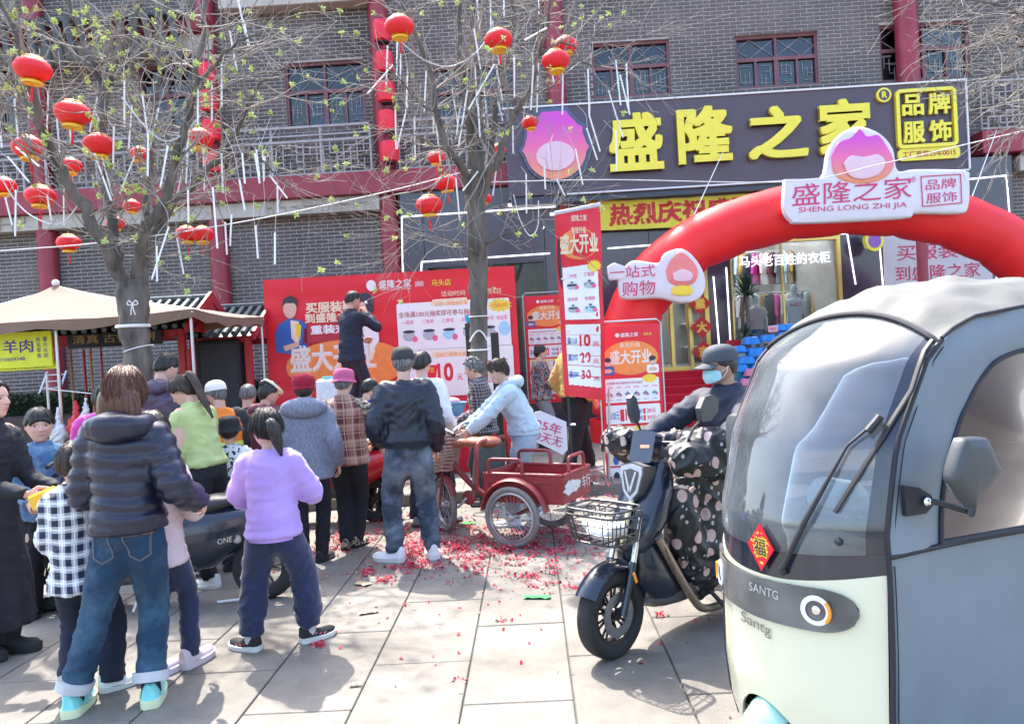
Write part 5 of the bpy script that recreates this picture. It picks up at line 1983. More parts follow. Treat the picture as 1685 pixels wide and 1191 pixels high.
black_c=mat('black_cloth', (.012, .012, .016), .9, var=.2, vs=8)
black_s=mat('black_satin_jacket', (.006, .010, .024), .40, var=.2, vs=4, bump=.1, bs=12)
navy_c=mat('navy_velour', (.010, .018, .062), .8, var=.25, vs=6, sheen=.3)
navy_w=mat('navy_cotton', (.012, .016, .035), .9, var=.15)
lilac=mat('lilac_fleece', (.46, .30, .72), .95, var=.06, vs=5, sheen=.3, bump=.2, bs=220)
lilac2=mat('lilac_rib', (.42, .27, .66), .95, var=.05, bump=.3, bs=120)
green_k=mat('lime_green_knit', (.42, .50, .20), .9, var=.08, vs=6, bump=.3, bs=150)
pink_t=mat('pale_pink_tweed', (.70, .54, .56), .95, var=.12, vs=90, bump=.4, bs=160)
grey_k=mat('grey_blue_melange_knit', (.19, .21, .26), .95, var=.35, vs=120, bump=.5, bs=190, stretch=(1, 1, .3))
orange_v=mat('orange_hi_vis', (.85, .22, .02), .7, var=.06)
purple_n=mat('dark_plum_nylon', (.085, .06, .095), .5, var=.2)
magenta=mat('magenta_nylon', (.55, .02, .30), .5, var=.1)
maroon_c=mat('maroon_jacket_cloth', (.17, .05, .07), .8, var=.2)
mustard=mat('mustard_knit', (.52, .32, .10), .95, var=.12, bump=.4, bs=150)
paleblue=mat('pale_blue_fleece', (.47, .58, .64), .95, var=.06, bump=.2, bs=200)
palegrey=mat('pale_blue_grey_sweatpants', (.33, .39, .45), .95, var=.08, bump=.2, bs=200)
white_c=mat('white_cotton', (.72, .73, .76), .9, var=.04)
grey_c=mat('grey_cotton', (.20, .21, .23), .9, var=.12)
char_c=mat('charcoal_cloth', (.035, .035, .04), .9, var=.2)
plaid_b=checks('navy_white_flannel', (.62, .64, .68), (.010, .014, .04), (.80, .80, .82), 16, .5)
plaid_r=checks('rust_tartan', (.42, .24, .18), (.15, .030, .022), (.60, .42, .34), 7.5, .5, lf=15)
gingham=checks('black_grey_check', (.24, .21, .22), (.018, .014, .018), None, 30, .6)
floral=blotch('floral_print', (.05, .035, .045), [(.34, .24, .17), (.30, .10, .08), (.14, .22, .27)], 22, .55)
camo=blotch('cream_black_print', (.035, .03, .03), [(.50, .42, .32), (.35, .27, .2)], 34, .54)
bwprint=blotch('black_white_print', (.70, .72, .72), [(.02, .02, .02)], 34, .55)
shoe_w=mat('white_sneaker', (.74, .75, .75), .55, var=.06, vs=20)
sole_w=mat('white_rubber', (.70, .70, .68), .6, var=.05)
shoe_b=mat('black_shoe_leather', (.015, .015, .017), .35, var=.1)
sole_b=mat('black_rubber_sole', (.02, .02, .02), .8)
shoe_bs=mat('black_knit_shoe', (.018, .018, .02), .8)
mint=mat('mint_mesh', (.22, .66, .62), .6, var=.25, vs=10)
coral=mat('coral_accent', (.85, .16, .16), .5)
palelime=mat('pale_lime_sole', (.74, .80, .50), .6, var=.1)
pinkish=mat('dusty_pink_sneaker', (.62, .50, .53), .6, var=.15, vs=18)
sock_b=mat('dark_sock', (.02, .02, .04), .9)
sock_w=mat('grey_sock', (.48, .48, .5), .9)
SW_=dict(mat=shoe_w, sole=sole_w)
SB_=dict(mat=shoe_bs, sole=sole_b)
# woman in navy puffer
p1=on(230, 1158)
person('puffer', 'woman in a quilted navy puffer jacket and blue jeans with long chestnut hair', p1, 184, 1.63, dict(mat=navy_p, quilt=.041, puff=.016, spuff=.012, hem=.515, hood=1.12, fold=.004, cuffk=1.0), dict(mat=jean_b, puff=.011, cuff=1.5, fold=.0045, turnup=mat('pale_cuff', (.50, .52, .52), .9), ank=.012), dict(style='long', mat=HBR, len=.55, thick=.065), hh=.140, wr=(-.165, -.10, .560), wl=(.10, -.17, .60), wide=.87, pole_r=(-.35, .7, -.6), pole_l=(.35, .8, -.5), head=(-8, 8, 0), detail=1.25, feet=[(-.035, .0, 0, 14), (.172, .02, 0, 6)], shoes=dict(mat=mint, sole=palelime, accent=mat('peach_overlay', (.80, .62, .55), .5), sock=sock_b, chunky=1.5, len=.162), lean=.03)
tr=PEOPLE['puffer_tr']
bv=bvh_of(tr.data)
MWp=PEOPLE['puffer'][1]
seam=mat('orange_jean_stitch', (.22, .20, .18), .9)
for sg in(-1, 1):
 q=MB()
 c=MWp@V((sg*.050+.012, .2, .468))
 w_, h_=.050, .066
 ou=[(-w_, h_), (w_, h_), (w_*.92, -h_*.6), (0, -h_), (-w_*.92, -h_*.6)]
 pts=[]
 for(a, b), (c2, d2)in zip(ou, ou[1:]+ou[:1]):
  for k in range(6):
   pts.append((lerp(a, c2, k/6), lerp(b, d2, k/6)))
 cen=(0, 0)
 vs, fs=[], []
 for r in(0, .5, 1.0):
  for a, b in pts:
   vs.append(V((c.x+a*r, c.y-.5, c.z+b*r)))
 n=len(pts)
 fs=[(r*n+i, r*n+(i+1)%n, (r+1)*n+(i+1)%n, (r+1)*n+i)for r in range(2)for i in range(n)]
 q.add(vs, fs)
 drape(q, bv, (0, 1, 0), .003)
 q.build('back_pocket', jean_b, PEOPLE['puffer'][0], ang=180)
 q=MB()
 for dd in(.001, -.006):
  s_=MB()
  ring=[V((c.x+a*(1+dd*12), c.y-.5, c.z+b*(1+dd*12)))for a, b in pts]
  s_.add(ring, [])
  drape(s_, bv, (0, 1, 0), .006)
  q.tube(s_.v+s_.v[:1], .0011, 4)
 q.build('pocket_stitching', seam, PEOPLE['puffer'][0])
q=MB()
c=MWp@V((-.085, .2, .512))
q.add([V((c.x+a, c.y, c.z+b))for a, b in((-.02, -.018), (.02, -.018), (.02, .018), (-.02, .018))], [(0, 1, 2, 3)])
drape(q, bv, (0, 1, 0), .008)
q.build('leather_patch', mat('brown_leather', (.16, .07, .035), .6), PEOPLE['puffer'][0])
# woman at the left edge with bottle and yellow packet
person('coat', 'woman in a long black coat at the left edge holding a yellow packet', on(-8, 1078), 80, 1.62, dict(mat=mat('black_coat', (.010, .011, .018), .8, var=.2), puff=.006, hem=.47, neck='stand', name='coat', hood=.6), dict(mat=mat('black_wool_skirt', (.014, .013, .02), .9, var=.2), skirt=.10, flare=.03, puff=.020), dict(style='bun', mat=HB), wr=(-.06, -.225, .575), wl=(.07, -.23, .57), hands=('grip', 'grip'), palm=(20, 30), wide=.92, lean=.14, head=(6, 0, 0), feet=[(-.035, .02, 0, -8), (.04, -.03, 0, 6)], shoes=dict(mat=shoe_bs, sole=sole_b, chunky=2.0), detail=1.25)
# girl in a denim jacket
person('denim', 'small girl in a light blue denim jacket over a black dress, looking towards the right', on(84, 1006), 28, 1.37, dict(mat=denim_l, puff=.022, hem=.46, neck='collar', fold=.008), dict(mat=black_c, skirt=.33, flare=.02, puff=.010), dict(style='pony', mat=HB, bangs=True, z=.3, len=.3, thick=.06), child=1, wr=(-.05, -.17, .555), wl=(.09, -.17, .56), head=(8, 4, 0), hands=('grip', 'grip'), shoes=dict(mat=mat('patent_black', (.01, .01, .01), .12, coat=1), sole=sole_b, len=.15), brows=True)
for who in('denim', 'coat'):
 T_, MW_, HM_, J_, K2=PEOPLE[who]
 for k in('r', 'l'):
  Hp, Kn, A=K2[k]
  r_=(.038, .054, .062)
  MB().tube(smooth_path([MW_@(Hp+V((0, 0, -.02))), MW_@lerp(Hp, Kn, .6), MW_@Kn, MW_@lerp(Kn, A, .5), MW_@(A+V((0, 0, -.012)))], 2), [.095 if who=='coat' else .075, .09 if who=='coat' else .07, .08 if who=='coat' else .06, .07, .062, .06, .058, .048, .042], 14).build('legging', black_c, T_)
  # boy in flannel
person('flannel', 'small boy in a navy and white checked flannel shirt and dark trousers', on(143, 1140), 184, 1.25, dict(mat=plaid_b, puff=.026, hem=.415, neck='collar', flare=.02, fold=.008, name='shirt'), dict(mat=navy_w, puff=.018, fold=.006), dict(style='short', mat=HDB, up=-.02), child=1, head=(-26, 10, 0), wide=.86, wr=(-.08, -.16, .60), wl=(.08, -.15, .58), pole_l=(.3, .8, -.5), feet=[(-.09, -.02, 0, -50), (.045, .03, 0, 20)], shoes=dict(mat=shoe_w, sole=sole_w, accent=mat('silver_overlay', (.5, .5, .52), .4), len=.17, chunky=1.3))
# girl in a pink coat
person('pinkcoat', 'girl in a pale pink tweed coat half hidden beside the puffer jacket', on(274, 1106), 184, 1.37, dict(mat=pink_t, puff=.018, hem=.41, flare=.015, fold=.003, name='coat'), dict(mat=navy_c, puff=.008, fold=.006, cuff=1.6), dict(style='pony', mat=HB, swing=-.42, len=1.25, z=-.02), child=.8, wide=.82, wr=(-.11, -.14, .6), wl=(.11, -.14, .6), feet=[(-.075, -.05, 0, -22), (.04, .05, 0, -40)], shoes=dict(mat=pinkish, sole=mat('pink_sole', (.66, .55, .58), .6), chunky=1.6, len=.172))
# woman in lime green
person('lime', 'woman in a lime green knit top with a long ponytail, head bent', aty(352, 5.62), -112, 1.60, dict(mat=green_k, puff=.006, hem=.535, neck='collar', fold=.006, waist=.004, name='sweater'), dict(mat=black_c, puff=.006), dict(style='pony', mat=HDB, z=.30, len=1.75, swing=.15, thick=.06), lean=.22, head=(10, 34, 0), wr=(-.05, -.2, .62), wl=(.07, -.2, .60), feet=[(-.08, -.18, 0, -8), (.06, .04, 0, 8)], shoes=SW_, detail=1.15)
# girl in lilac
person('lilac', 'girl with a ponytail in a baggy lilac sweatshirt and navy velour trousers', on(462, 1061), 182, 1.335, dict(mat=lilac, puff=.030, spuff=.024, hem=.465, ribmat=lilac2, fold=.006, name='sweatshirt', cuffk=.5), dict(mat=navy_c, puff=.026, cuff=.9, fold=.009, ank=.012), dict(style='pony', mat=HB, z=.02, len=.85, swing=-.22, thick=.05), child=1, wr=(-.09, -.19, .60), wl=(.09, -.19, .59), wide=.9, pole_r=(-.7, .6, -.4), pole_l=(.7, .6, -.4), head=(24, 14, 0), feet=[(-.118, -.03, 0, -48), (.112, .03, 0, 62)], shoes=dict(mat=shoe_bs, sole=sole_w, accent=coral, sock=sock_w, chunky=1.35, len=.165), detail=1.25)
# man behind, plum jacket
person('plum', 'dark haired man in a plum hooded jacket behind the woman with chestnut hair', aty(284, 6.4), 190, 1.78, dict(mat=purple_n, puff=.02, hem=.48, hood=.9, fold=.008), dict(mat=black_c, puff=.01), dict(style='short', mat=HB, up=.03), head=(-34, 26, 0), wr=(-.1, -.2, .6), wl=(.1, -.2, .6), shoes=SB_)
person('magenta', 'person in a magenta jacket almost hidden behind the chestnut hair', aty(187, 6.0), 200, 1.52, dict(mat=magenta, puff=.026, hem=.47, hood=1.0), dict(mat=black_c), dict(style='short', mat=HB), wr=(-.08, -.2, .6), wl=(.1, -.2, .62), shoes=SB_)
# orange vest
T, MW, HM, J=person('vest', 'worker in an orange high visibility vest and a white baseball cap', aty(376, 6.4), 200, 1.50, dict(mat=orange_v, puff=.016, hem=.47, sleevemat=char_c, fold=.004, name='vest'), dict(mat=navy_w, puff=.01), dict(style='short', mat=HG, ns=1), head=(38, 12, 0), wide=1.1, wr=(-.08, -.2, .6), wl=(.1, -.2, .6), shoes=SB_)
cap_hat(HM, mat('cream_cap_cotton', (.74, .70, .62), .9, var=.04), T)
tp=PEOPLE['vest_top']
bv=bvh_of(tp.data)
for z0, z1, m_ in((.60, .635, mat('reflective_lime', (.62, .80, .12), .5)), (.612, .624, mat('reflective_silver', (.75, .75, .72), .3))):
 q=MB()
 vs=[]
 nx=30
 off=.004 if z1-z0>.02 else .006
 for i in range(nx+1):
  a=lerp(-1.5, 1.5, i/nx)
  for z in(z0, z1):
   c=MW@V((0, .0, z))
   d=MW.to_3x3()@V((math.sin(a), math.cos(a), 0))
   h=bv.ray_cast(c+d*1.0, -d.normalized(), 2)
   vs.append((h[0]if h[0]else c+d*.15)+d.normalized()*off)
 q.add(vs, [(2*i, 2*i+2, 2*i+3, 2*i+1)for i in range(nx)])
 q.build('reflective_band', m_, T, ang=180)
q=MB()
c=MW@V((0, .3, .72))
M_=Matrix(((1, 0, 0, c.x), (0, 0, -1, c.y-.3), (0, 1, 0, c.z), (0, 0, 0, 1)))
put_text(q, '卫', M_, .015, 0, h=.10, bold=.02, depth=0)
drape(q, bv, (0, 1, 0), .006)
q.build('lettering', mat('blue_letter', (.08, .14, .5), .6), T)
# child with black bucket hat
T, MW, HM, J=person('bucketkid', 'child in a black bucket hat and a black and white printed top behind the moped', aty(391, 5.95), 190, 1.18, dict(mat=bwprint, puff=.022, hem=.48, name='shirt'), dict(mat=navy_w), dict(style='short', mat=HB, ns=1), child=1, wr=(-.09, -.19, .6), wl=(.1, -.19, .6), shoes=SB_)
BUCKET=[(1.50, .00), (1.48, .015), (1.20, .15), (1.13, .20), (1.10, .34), (1.0, .48), (.85, .55), (.5, .585), (.06, .59)]
hat_part('bucket_hat', HM, BUCKET, mat('black_hat_cotton', (.014, .014, .018), .9), T, -.05, wob=.006)
# row in front of the stage
person('greyjacket', 'man with short greying hair in a dark jacket low beside the big loudspeaker', aty(421, 7.0), 186, 1.45, dict(mat=char_c, puff=.014), dict(mat=black_c), dict(style='short', mat=HG, up=.02), head=(0, 22, 0), wr=(-.08, -.2, .6), wl=(.08, -.2, .6), shoes=SB_)
T, MW, HM, J=person('headband', 'woman in a maroon jacket and pale headband, left of the red knit hat', aty(452, 6.7), 160, 1.47, dict(mat=maroon_c, puff=.022, hood=1.0), dict(mat=black_c), dict(style='bun', mat=HB, ns=1), head=(-30, 14, 0), wr=(-.1, -.2, .62), wl=(.08, -.2, .65), shoes=SB_)
hat_part('headband', HM, [(1.17, .30), (1.20, .34), (1.13, .40), (1.08, .40), (1.10, .30)], mat('cream_headband', (.7, .6, .45), .7), T, .5)
T, MW, HM, J=person('greyhood', 'woman in a grey blue hooded knit coat and a crimson knit hat', on(516, 924), 190, 1.50, dict(mat=grey_k, puff=.022, hem=.435, hood=1.45, fold=.003, flare=.01, name='knit_coat'), dict(mat=black_c, puff=.006, fold=.004), dict(style='short', mat=HB, ns=1), wr=(-.155, -.02, .50), wl=(.14, -.10, .52), head=(0, 10, 0), feet=[(-.045, 0, 0, -25), (.05, .04, 0, 5)], shoes=SB_, lean=.06, wide=1.04)
hat_part('knit_hat', HM, [(1.10, .0), (1.22, .02), (1.22, .10), (1.14, .13), (1.26, .24), (1.26, .40), (1.10, .56), (.75, .64), (.3, .66), (.05, .655)], mat('crimson_knit', (.30, .010, .03), .95, var=.2, vs=60, bump=.6, bs=110), T, -.1, wob=.01)
T, MW, HM, J=person('tartan', 'woman in a pink bucket hat and a rust tartan vest over patterned sleeves', on(580, 899), 176, 1.53, dict(mat=plaid_r, puff=.020, hem=.455, sleevemat=camo, spuff=.010, fold=.003, name='vest', neck='collar', flare=.006), dict(mat=black_c, puff=.006, fold=.004), dict(style='short', mat=HG, ns=1), wr=(-.12, -.12, .55), wl=(.13, -.10, .53), pole_r=(-.9, .4, -.3), pole_l=(.9, .4, -.3), head=(-6, 10, 0), feet=[(-.03, 0, 0, -12), (.02, .05, 0, 12)], shoes=dict(mat=camo, sole=sole_b), wide=1.04)
hat_part('bucket_hat', HM, [(1.42, .02), (1.38, .04), (1.17, .16), (1.19, .20), (1.16, .36), (1.04, .50), (.85, .56), (.5, .59), (.06, .59)], mat('rose_pink_felt', (.50, .10, .22), .95, var=.12, vs=20, bump=.3, bs=80), T, -.06, wob=.012)
person('lanyard', 'small dark clothed person with a blue lanyard between tartan vest and black bomber jacket', aty(616, 7.6), 150, 1.42, dict(mat=char_c, puff=.014), dict(mat=black_c), dict(style='short', mat=HB), head=(-20, 20, 0), wr=(-.08, -.2, .6), wl=(.08, -.2, .6), shoes=SB_)
T, MW, HM, J, _k=PEOPLE['lanyard']
q=MB().tube([MW@V((x, y, z))for x, y, z in((-.05, -.02, .83), (-.055, .035, .82), (0, .055, .81), (.055, .035, .82), (.05, -.02, .83))], .008, 6)
q.build('lanyard', mat('royal_blue_ribbon', (.02, .08, .62), .5), T)
# bomber jacket man
T, MW, HM, J=person('bomber', 'tall man in a black satin bomber jacket, grey washed jeans and black cap', on(682, 921), 184, 1.69, dict(mat=black_s, puff=.024, spuff=.018, hem=.535, ribmat=mat('black_rib', (.012, .014, .02), .9, bump=.4, bs=100), fold=.007, neck='band'), dict(mat=jean_g, puff=.012, fold=.008, fz=20, cuff=1.0), dict(style='short', mat=HG, up=-.02, thick=.03, ns=1), wide=.98, wr=(-.130, -.05, .50), wl=(.135, -.09, .53), feet=[(-.088, -.01, 0, 8), (.085, .0, 0, 62)], shoes=dict(mat=shoe_w, sole=sole_w, chunky=1.4, len=.165), head=(2, 8, 0), hands=('relax', 'relax'), detail=1.1)
cap_hat(HM, mat('black_cap_cloth', (.03, .028, .03), .8, var=.3, vs=12), T)
q=MB()
MM=HM@Matrix.Translation((0, .505, .20))
q.box((0, 0, 0), (.09, .02, .06), MM)
q.build('cap_tag', mat('white_tag', (.75, .75, .75)), T)
person('whiteshirt', 'person in a white shirt and dark trousers mostly hidden behind the black bomber jacket', aty(707, 7.1), 168, 1.66, dict(mat=white_c, puff=.018, hem=.50, fold=.006, name='shirt'), dict(mat=navy_w, puff=.014), dict(style='short', mat=HB, up=.02), wr=(-.14, -.08, .52), head=(-10, 10, 0), shoes=dict(mat=grey_c, sole=sole_b), feet=[(-.10, -.05, 0, -20), (.07, 0, 0, 10)])
# right of the trunk
person('gingham', 'woman with short curly hair in a dark checked jacket beside the trunk', aty(803, 8.0), -92, 1.57, dict(mat=gingham, puff=.016, hem=.47, neck='collar', flare=.012), dict(mat=char_c, puff=.012), dict(style='curly', mat=HG, thick=.07), head=(4, 16, 0), wr=(-.06, -.16, .56), wl=(.07, -.16, .56), shoes=SB_, lean=.08)
person('paleblue', 'young woman in a pale blue sweatshirt leaning over the red cargo tricycle', aty(870, 7.05), -82, 1.58, dict(mat=paleblue, puff=.018, spuff=.014, hem=.525, hood=1.0, ribmat=paleblue, fold=.008, name='sweatshirt'), dict(mat=palegrey, puff=.016, fold=.006), dict(style='bun', mat=HDB, bangs=True), lean=.32, head=(8, 20, 0), wr=(-.03, -.36, .54), wl=(.10, -.34, .545), hands=('fist', 'fist'), pole_r=(-.3, .5, -.8), pole_l=(.5, .5, -.8), feet=[(-.05, .05, 0, -8), (.06, -.10, 0, 8)], shoes=SW_, detail=1.1)
person('floral', 'woman in a dark floral jacket beside the far red roll-up poster', aty(896, 11.3, .113), 96, 1.56, dict(mat=floral, puff=.022, hem=.46, flare=.01), dict(mat=grey_c, puff=.012), dict(style='bun', mat=HB), wr=(-.06, -.18, .66), wl=(.06, -.16, .56), head=(4, 8, 0), shoes=SB_)
person('mustard', 'person in a mustard knit jumper and black trousers walking behind the hanging flag banner', aty(952, 8.85, .113), 118, 1.72, dict(mat=mustard, puff=.020, hem=.52, fold=.006, name='jumper'), dict(mat=black_c, puff=.012), dict(style='short', mat=HB), wr=(-.13, -.06, .50), wl=(.13, -.02, .5), shoes=dict(mat=grey_c, sole=sole_w), feet=[(-.05, .12, 0, -5), (.05, -.13, 0, 5)])
# man speaking on the stage
STZ=.78
T, MW, HM, J=person('speaker', 'man in a dark suit on the stage talking into a microphone', aty(585, 9.95, STZ), 138, 1.73, dict(mat=mat('midnight_suit', (.006, .010, .030), .7, var=.15), puff=.012, hem=.44, flare=.006, fold=.005, neck='collar'), dict(mat=mat('suit_trousers', (.008, .010, .024), .7), puff=.008), dict(style='short', mat=HB, up=.08, thick=.035), wr=(-.045, -.125, .80), wl=(.10, -.19, .60), hands=('fist', 'grip'), head=(0, 14, 0), lean=.06, shoes=SB_, pole_r=(-.7, .1, -.8), feet=[(-.07, 0, 0, -10), (.07, 0, 0, 12)])
W=MW@J['r'][2]
mic=thing('microphone', 'handheld microphone the man on the stage holds to his mouth', 'microphone', W)
fw=(MW.to_3x3()@V((.05, 0, .1))).normalized()
b0=W+fw*.05+(MW.to_3x3()@V((0, -.03, 0)))
MB().tube([b0-fw*.10, b0+fw*.08], [.012, .017], 12).build('handle', black_m, mic)
MB().ball(b0+fw*.10, .026, 12).build('mesh_head', steel, mic)
# ENCLOSED TRICYCLE (near right)
tyre_m=mat('tyre_rubber', (.022, .022, .024), .8, var=.2, bump=.4, bs=60)
alloy=mat('dark_alloy', (.03, .03, .032), .35, metal=.5)
chrome=mat('chrome', (.75, .75, .76), .12, metal=1.0, var=.03)
cream_p=mat('cream_car_paint', (.66, .66, .49), .22, var=.03, vs=2, coat=.8)
mint_p=mat('mint_car_paint', (.32, .58, .50), .22, var=.03, vs=2, coat=.8)
bezel_m=mat('dark_gloss_bezel', (.018, .022, .035), .12, var=.1, coat=.6)
canvas_m=mat('pale_grey_canvas', (.130, .128, .116), .75, var=.12, vs=5, bump=.6, bs=7)
slate_f=mat('slate_blue_oxford', (.155, .195, .225), .5, var=.08, vs=3, bump=.25, bs=7)
piping=mat('black_piping', (.012, .012, .02), .6)
cab_glass=glass('cab_windscreen', (.70, .76, .78), .42, .02, (.55, .62, .66, .11))  # pale diffuse layer paints a milky haze into the glass
soft_glass=glass('reflection_tinted_plastic', (.42, .34, .34), .18, .08, (.20, .15, .16, .20))  # brown-pink tint stands in for reflections on the plastic
CA=math.atan2(.36, .93)
CO=V((.877, 2.581, 0))
cF=V((-math.cos(CA), -math.sin(CA), 0))
cL=V((math.sin(CA), -math.cos(CA), 0))
CW=.38
NP=Pl(tuple(CO+cL*CW), CA)
def CPt(u, l, z):
 return CO-cF*u+cL*l+V((0, 0, z))
keys=sorted([NP.px(*p)[::-1]for p in((1546, 560), (1523, 591), (1476, 730), (1457, 881), (1460, 954), (1462, 1080), (1463, 1185))])
kz, ku=[k[0]for k in keys], [k[1]for k in keys]
ku=[keys[0][1]+.05, keys[0][1]+.01]+ku
kz=[.10, .25]+kz
zt_, ut_=keys[-1]
kz+=[zt_+.10, zt_+.2]
ku+=[ut_+.16, ut_+.42]
def u0(z):
 return float(np.interp(z, kz, ku))
def bul(z):
 return float(np.interp(z, [.1, .4, .75, 1.0, 1.3, 1.65], [.11, .155, .175, .175, .16, .13]))
EXP=2.3
def front(s, z, off=0.0):
 a=abs(s)**EXP
 p=CPt(u0(z)-bul(z)*(1-a), s*CW, z)
 if off:
  e=.01
  q=CPt(u0(z)-bul(z)*(1-abs(min(1, s+e))**EXP), min(1, s+e)*CW, z)
  r=CPt(u0(z+e)-bul(z+e)*(1-a), s*CW, z+e)
  n=(q-p).cross(r-p)
  if n.length>1e-9:
   n.normalize()
   if n.dot(cF)<0:
    n=-n
   p=p+n*off
 return p
def ztop(s):
 return zt_+.105*(1-abs(s)**2.2)
def zbot(s):
 return .13+.25*math.sqrt(max(0, 1-(abs(s)/.52)**2))
CAB=thing('enclosed_tricycle', 'cream fronted enclosed electric tricycle with canvas roof and slate blue side curtains', 'tricycle', CPt(.4, 0, 0))
def shell(name, m, z0f, z1f, s0=-1, s1=1, ns=48, nz=14, off=0.0, thick=.008, parent=CAB):
 q=MB()
 out=[]
 for side in(0, 1):
  for j in range(nz+1):
   row=[]
   for i in range(ns+1):
    s=lerp(s0, s1, i/ns)
    z=lerp(z0f(s), z1f(s), j/nz)
    row.append(front(s, z, off-side*thick))
   out.append(row)
 n1=ns+1
 vs=[p for r in out for p in r]
 fs=[]
 A=(nz+1)*n1
 for j in range(nz):
  for i in range(ns):
   a=j*n1+i
   fs.append((a, a+1, a+n1+1, a+n1))
   fs.append((A+a, A+a+n1, A+a+n1+1, A+a+1))
 for i in range(ns):
  fs.append((i, A+i, A+i+1, i+1))
  b=nz*n1+i
  fs.append((b, b+1, A+b+1, A+b))
 for j in range(nz):
  a=j*n1
  fs.append((a, a+n1, A+a+n1, A+a))
  b=j*n1+ns
  fs.append((b, A+b, A+b+n1, b+n1))
 q.add(vs, fs)
 return q.build(name, m, parent, ang=50)
zc=lambda s:.80+.055*abs(s)**2
zg=lambda s:.885+.03*abs(s)**2
nose=shell('front_panel', cream_p, zbot, lambda s:zc(s)-.001, nz=22)
shell('lower_bezel', bezel_m, lambda s:zc(s), zg, nz=5, off=-.004)
wind=shell('windscreen', cab_glass, lambda s:zg(s)+.001, lambda s:ztop(s)-.012, s0=-.90, s1=.90, nz=26, off=-.001, thick=.004)
shell('windscreen_pillar', bezel_m, lambda s:zg(s)+.001, lambda s:ztop(s)-.004, s0=.90, s1=.998, ns=6, nz=26, off=-.002, thick=.02)
shell('windscreen_pillar', bezel_m, lambda s:zg(s)+.001, lambda s:ztop(s)-.004, s0=-.998, s1=-.90, ns=6, nz=26, off=-.002, thick=.02)
q=MB().tube([front(lerp(-1, 1, k/40), ztop(lerp(-1, 1, k/40))-.006, .004)for k in range(41)], .010, 8)
q.build('roof_piping', piping, CAB)
full=MB()
fr_=[]
for j in range(41):
 for i in range(41):
  s=lerp(-1, 1, i/40)
  fr_.append(front(s, lerp(.2, ztop(s), j/40)))
full.add(fr_, [(j*41+i, j*41+i+1, (j+1)*41+i+1, (j+1)*41+i)for j in range(40)for i in range(40)])
cab_bv=BVHTree.FromPolygons(full.v, full.f)
def surf(px, py, off=.006, bv=cab_bv):
 r=ray(px, py).normalized()
 h=bv.ray_cast(CAM, r, 40)
 if h[0]is None:
  h=bv.find_nearest(CAM+r*2.7)
 n=h[1]if h[1].dot(r)<0 else-h[1]
 return h[0]+n*off, n
def strip_h(s):
 a=abs(s)
 return .064*(1 if a<.56 else max(0, 1-((a-.56)/.30)**2.6)**.5)
lens=glass('smoked_lens', (.60, .60, .58), .3, .03, (.24, .24, .23, .5))
zl=lambda s:.725+.012*abs(s)
shell('lamp_recess', mat('lamp_recess_black', (.03, .03, .034), .4), lambda s:zl(s)-strip_h(s), lambda s:zl(s)+strip_h(s), s0=-.855, s1=.855, ns=60, nz=6, off=.002, thick=.002)
shell('lamp_lens', lens, lambda s:zl(s)-strip_h(s)-.002, lambda s:zl(s)+strip_h(s)+.002, s0=-.86, s1=.86, ns=60, nz=6, off=.013, thick=.003)
for sg in(1, -1):
 c=front(sg*.60, zl(.6), .006)
 e=.02
 n=(front(sg*.60, zl(.6), .05)-front(sg*.60, zl(.6), 0)).normalized()
 M_=Matrix.Translation(c)@n.to_track_quat('Z', 'Y').to_matrix().to_4x4()
 hl=MB().lathe([(.030, .002), (.044, .004), (.046, .010), (.040, .014), (.031, .012)], M_, 32, cap=False).build('headlight', mat('halo_ring', (.85, .86, .88), .3, var=0), CAB)
 MB().lathe([(.030, .001), (.024, .002), (.020, .004)], M_, 24).build('reflector', alloy, hl)
 MB().ball((0, 0, .006), (.016, .016, .008), 14, M=None).xf(M_).build('projector_lens', chrome, hl)
 q=MB()
 a0=0 if sg>0 else pi
 q.tube([M_@V((.043*math.cos(a0+a), .043*math.sin(a0+a), .015))for a in np.linspace(-.75, .75, 10)+(0 if True else 0)], .006, 6)
 q.build('indicator', mat('amber_lens', (.85, .33, .03), .3), hl)
def surf_text(body, pts, h, m, name, off=.008, bold=.01, bv=cab_bv, parent=CAB, shear=0):
 """text whose baseline runs between two photo points, laid on the surface"""
 (x0, y0), (x1, y1)=pts
 vs, fs, size=text_poly(body, bold)
 ok=[]
 dx, dy=x1-x0, y1-y0
 L=math.hypot(dx, dy)
 for x, y, z in vs:
  fx=x/size[0]+.5
  ok.append(surf(x0+dx*fx-0*y, y0+dy*fx-y/size[1]*h+shear*(y/size[1]), off, bv)[0])
 q=MB().add(ok, fs)
 return q.build(name, m, parent, False)
surf_text('SANTG', [(1240, 962), (1286, 978)], 14, mat('silver_letter', (.42, .42, .40), .4), 'lettering', .018)
surf_text('Santg', [(1222, 1014), (1270, 1040)], 22, mat('dark_chrome_letter', (.28, .27, .25), .25, metal=.8), 'badge_lettering', .006, .02)
q=MB().ball(surf(1381, 891, .004)[0], .012, 12).build('rubber_stop', black_m, CAB)
q=MB().ball(surf(1290, 938, .008)[0], .014, 12).build('wiper_pivot', black_m, CAB)
wp=MB()
wp.tube([surf(1290, 938, .015)[0], surf(1330, 860, .03)[0], surf(1398, 735, .03)[0], surf(1440, 700, .028)[0]], [.008, .010, .005, .005], 8)
arm=wp.build('wiper_arm', black_m, CAB)
bl=[surf(lerp(1537, 1376, t), lerp(585, 843, t), .018)[0]for t in np.linspace(0, 1, 14)]
MB().tube(bl, .0095, 8, ry=.006).build('wiper_blade', mat('wiper_rubber', (.010, .010, .012), .5), CAB)
q=MB().tube([surf(lerp(1430, 1450, t), lerp(715, 690, t), .03)[0]for t in(0, .3, .6, 1)], .013, 8)
q.build('wiper_clip', black_m, arm)
c, n=surf(1257, 898, .012)
right=V((0, 0, 1)).cross(n).normalized()
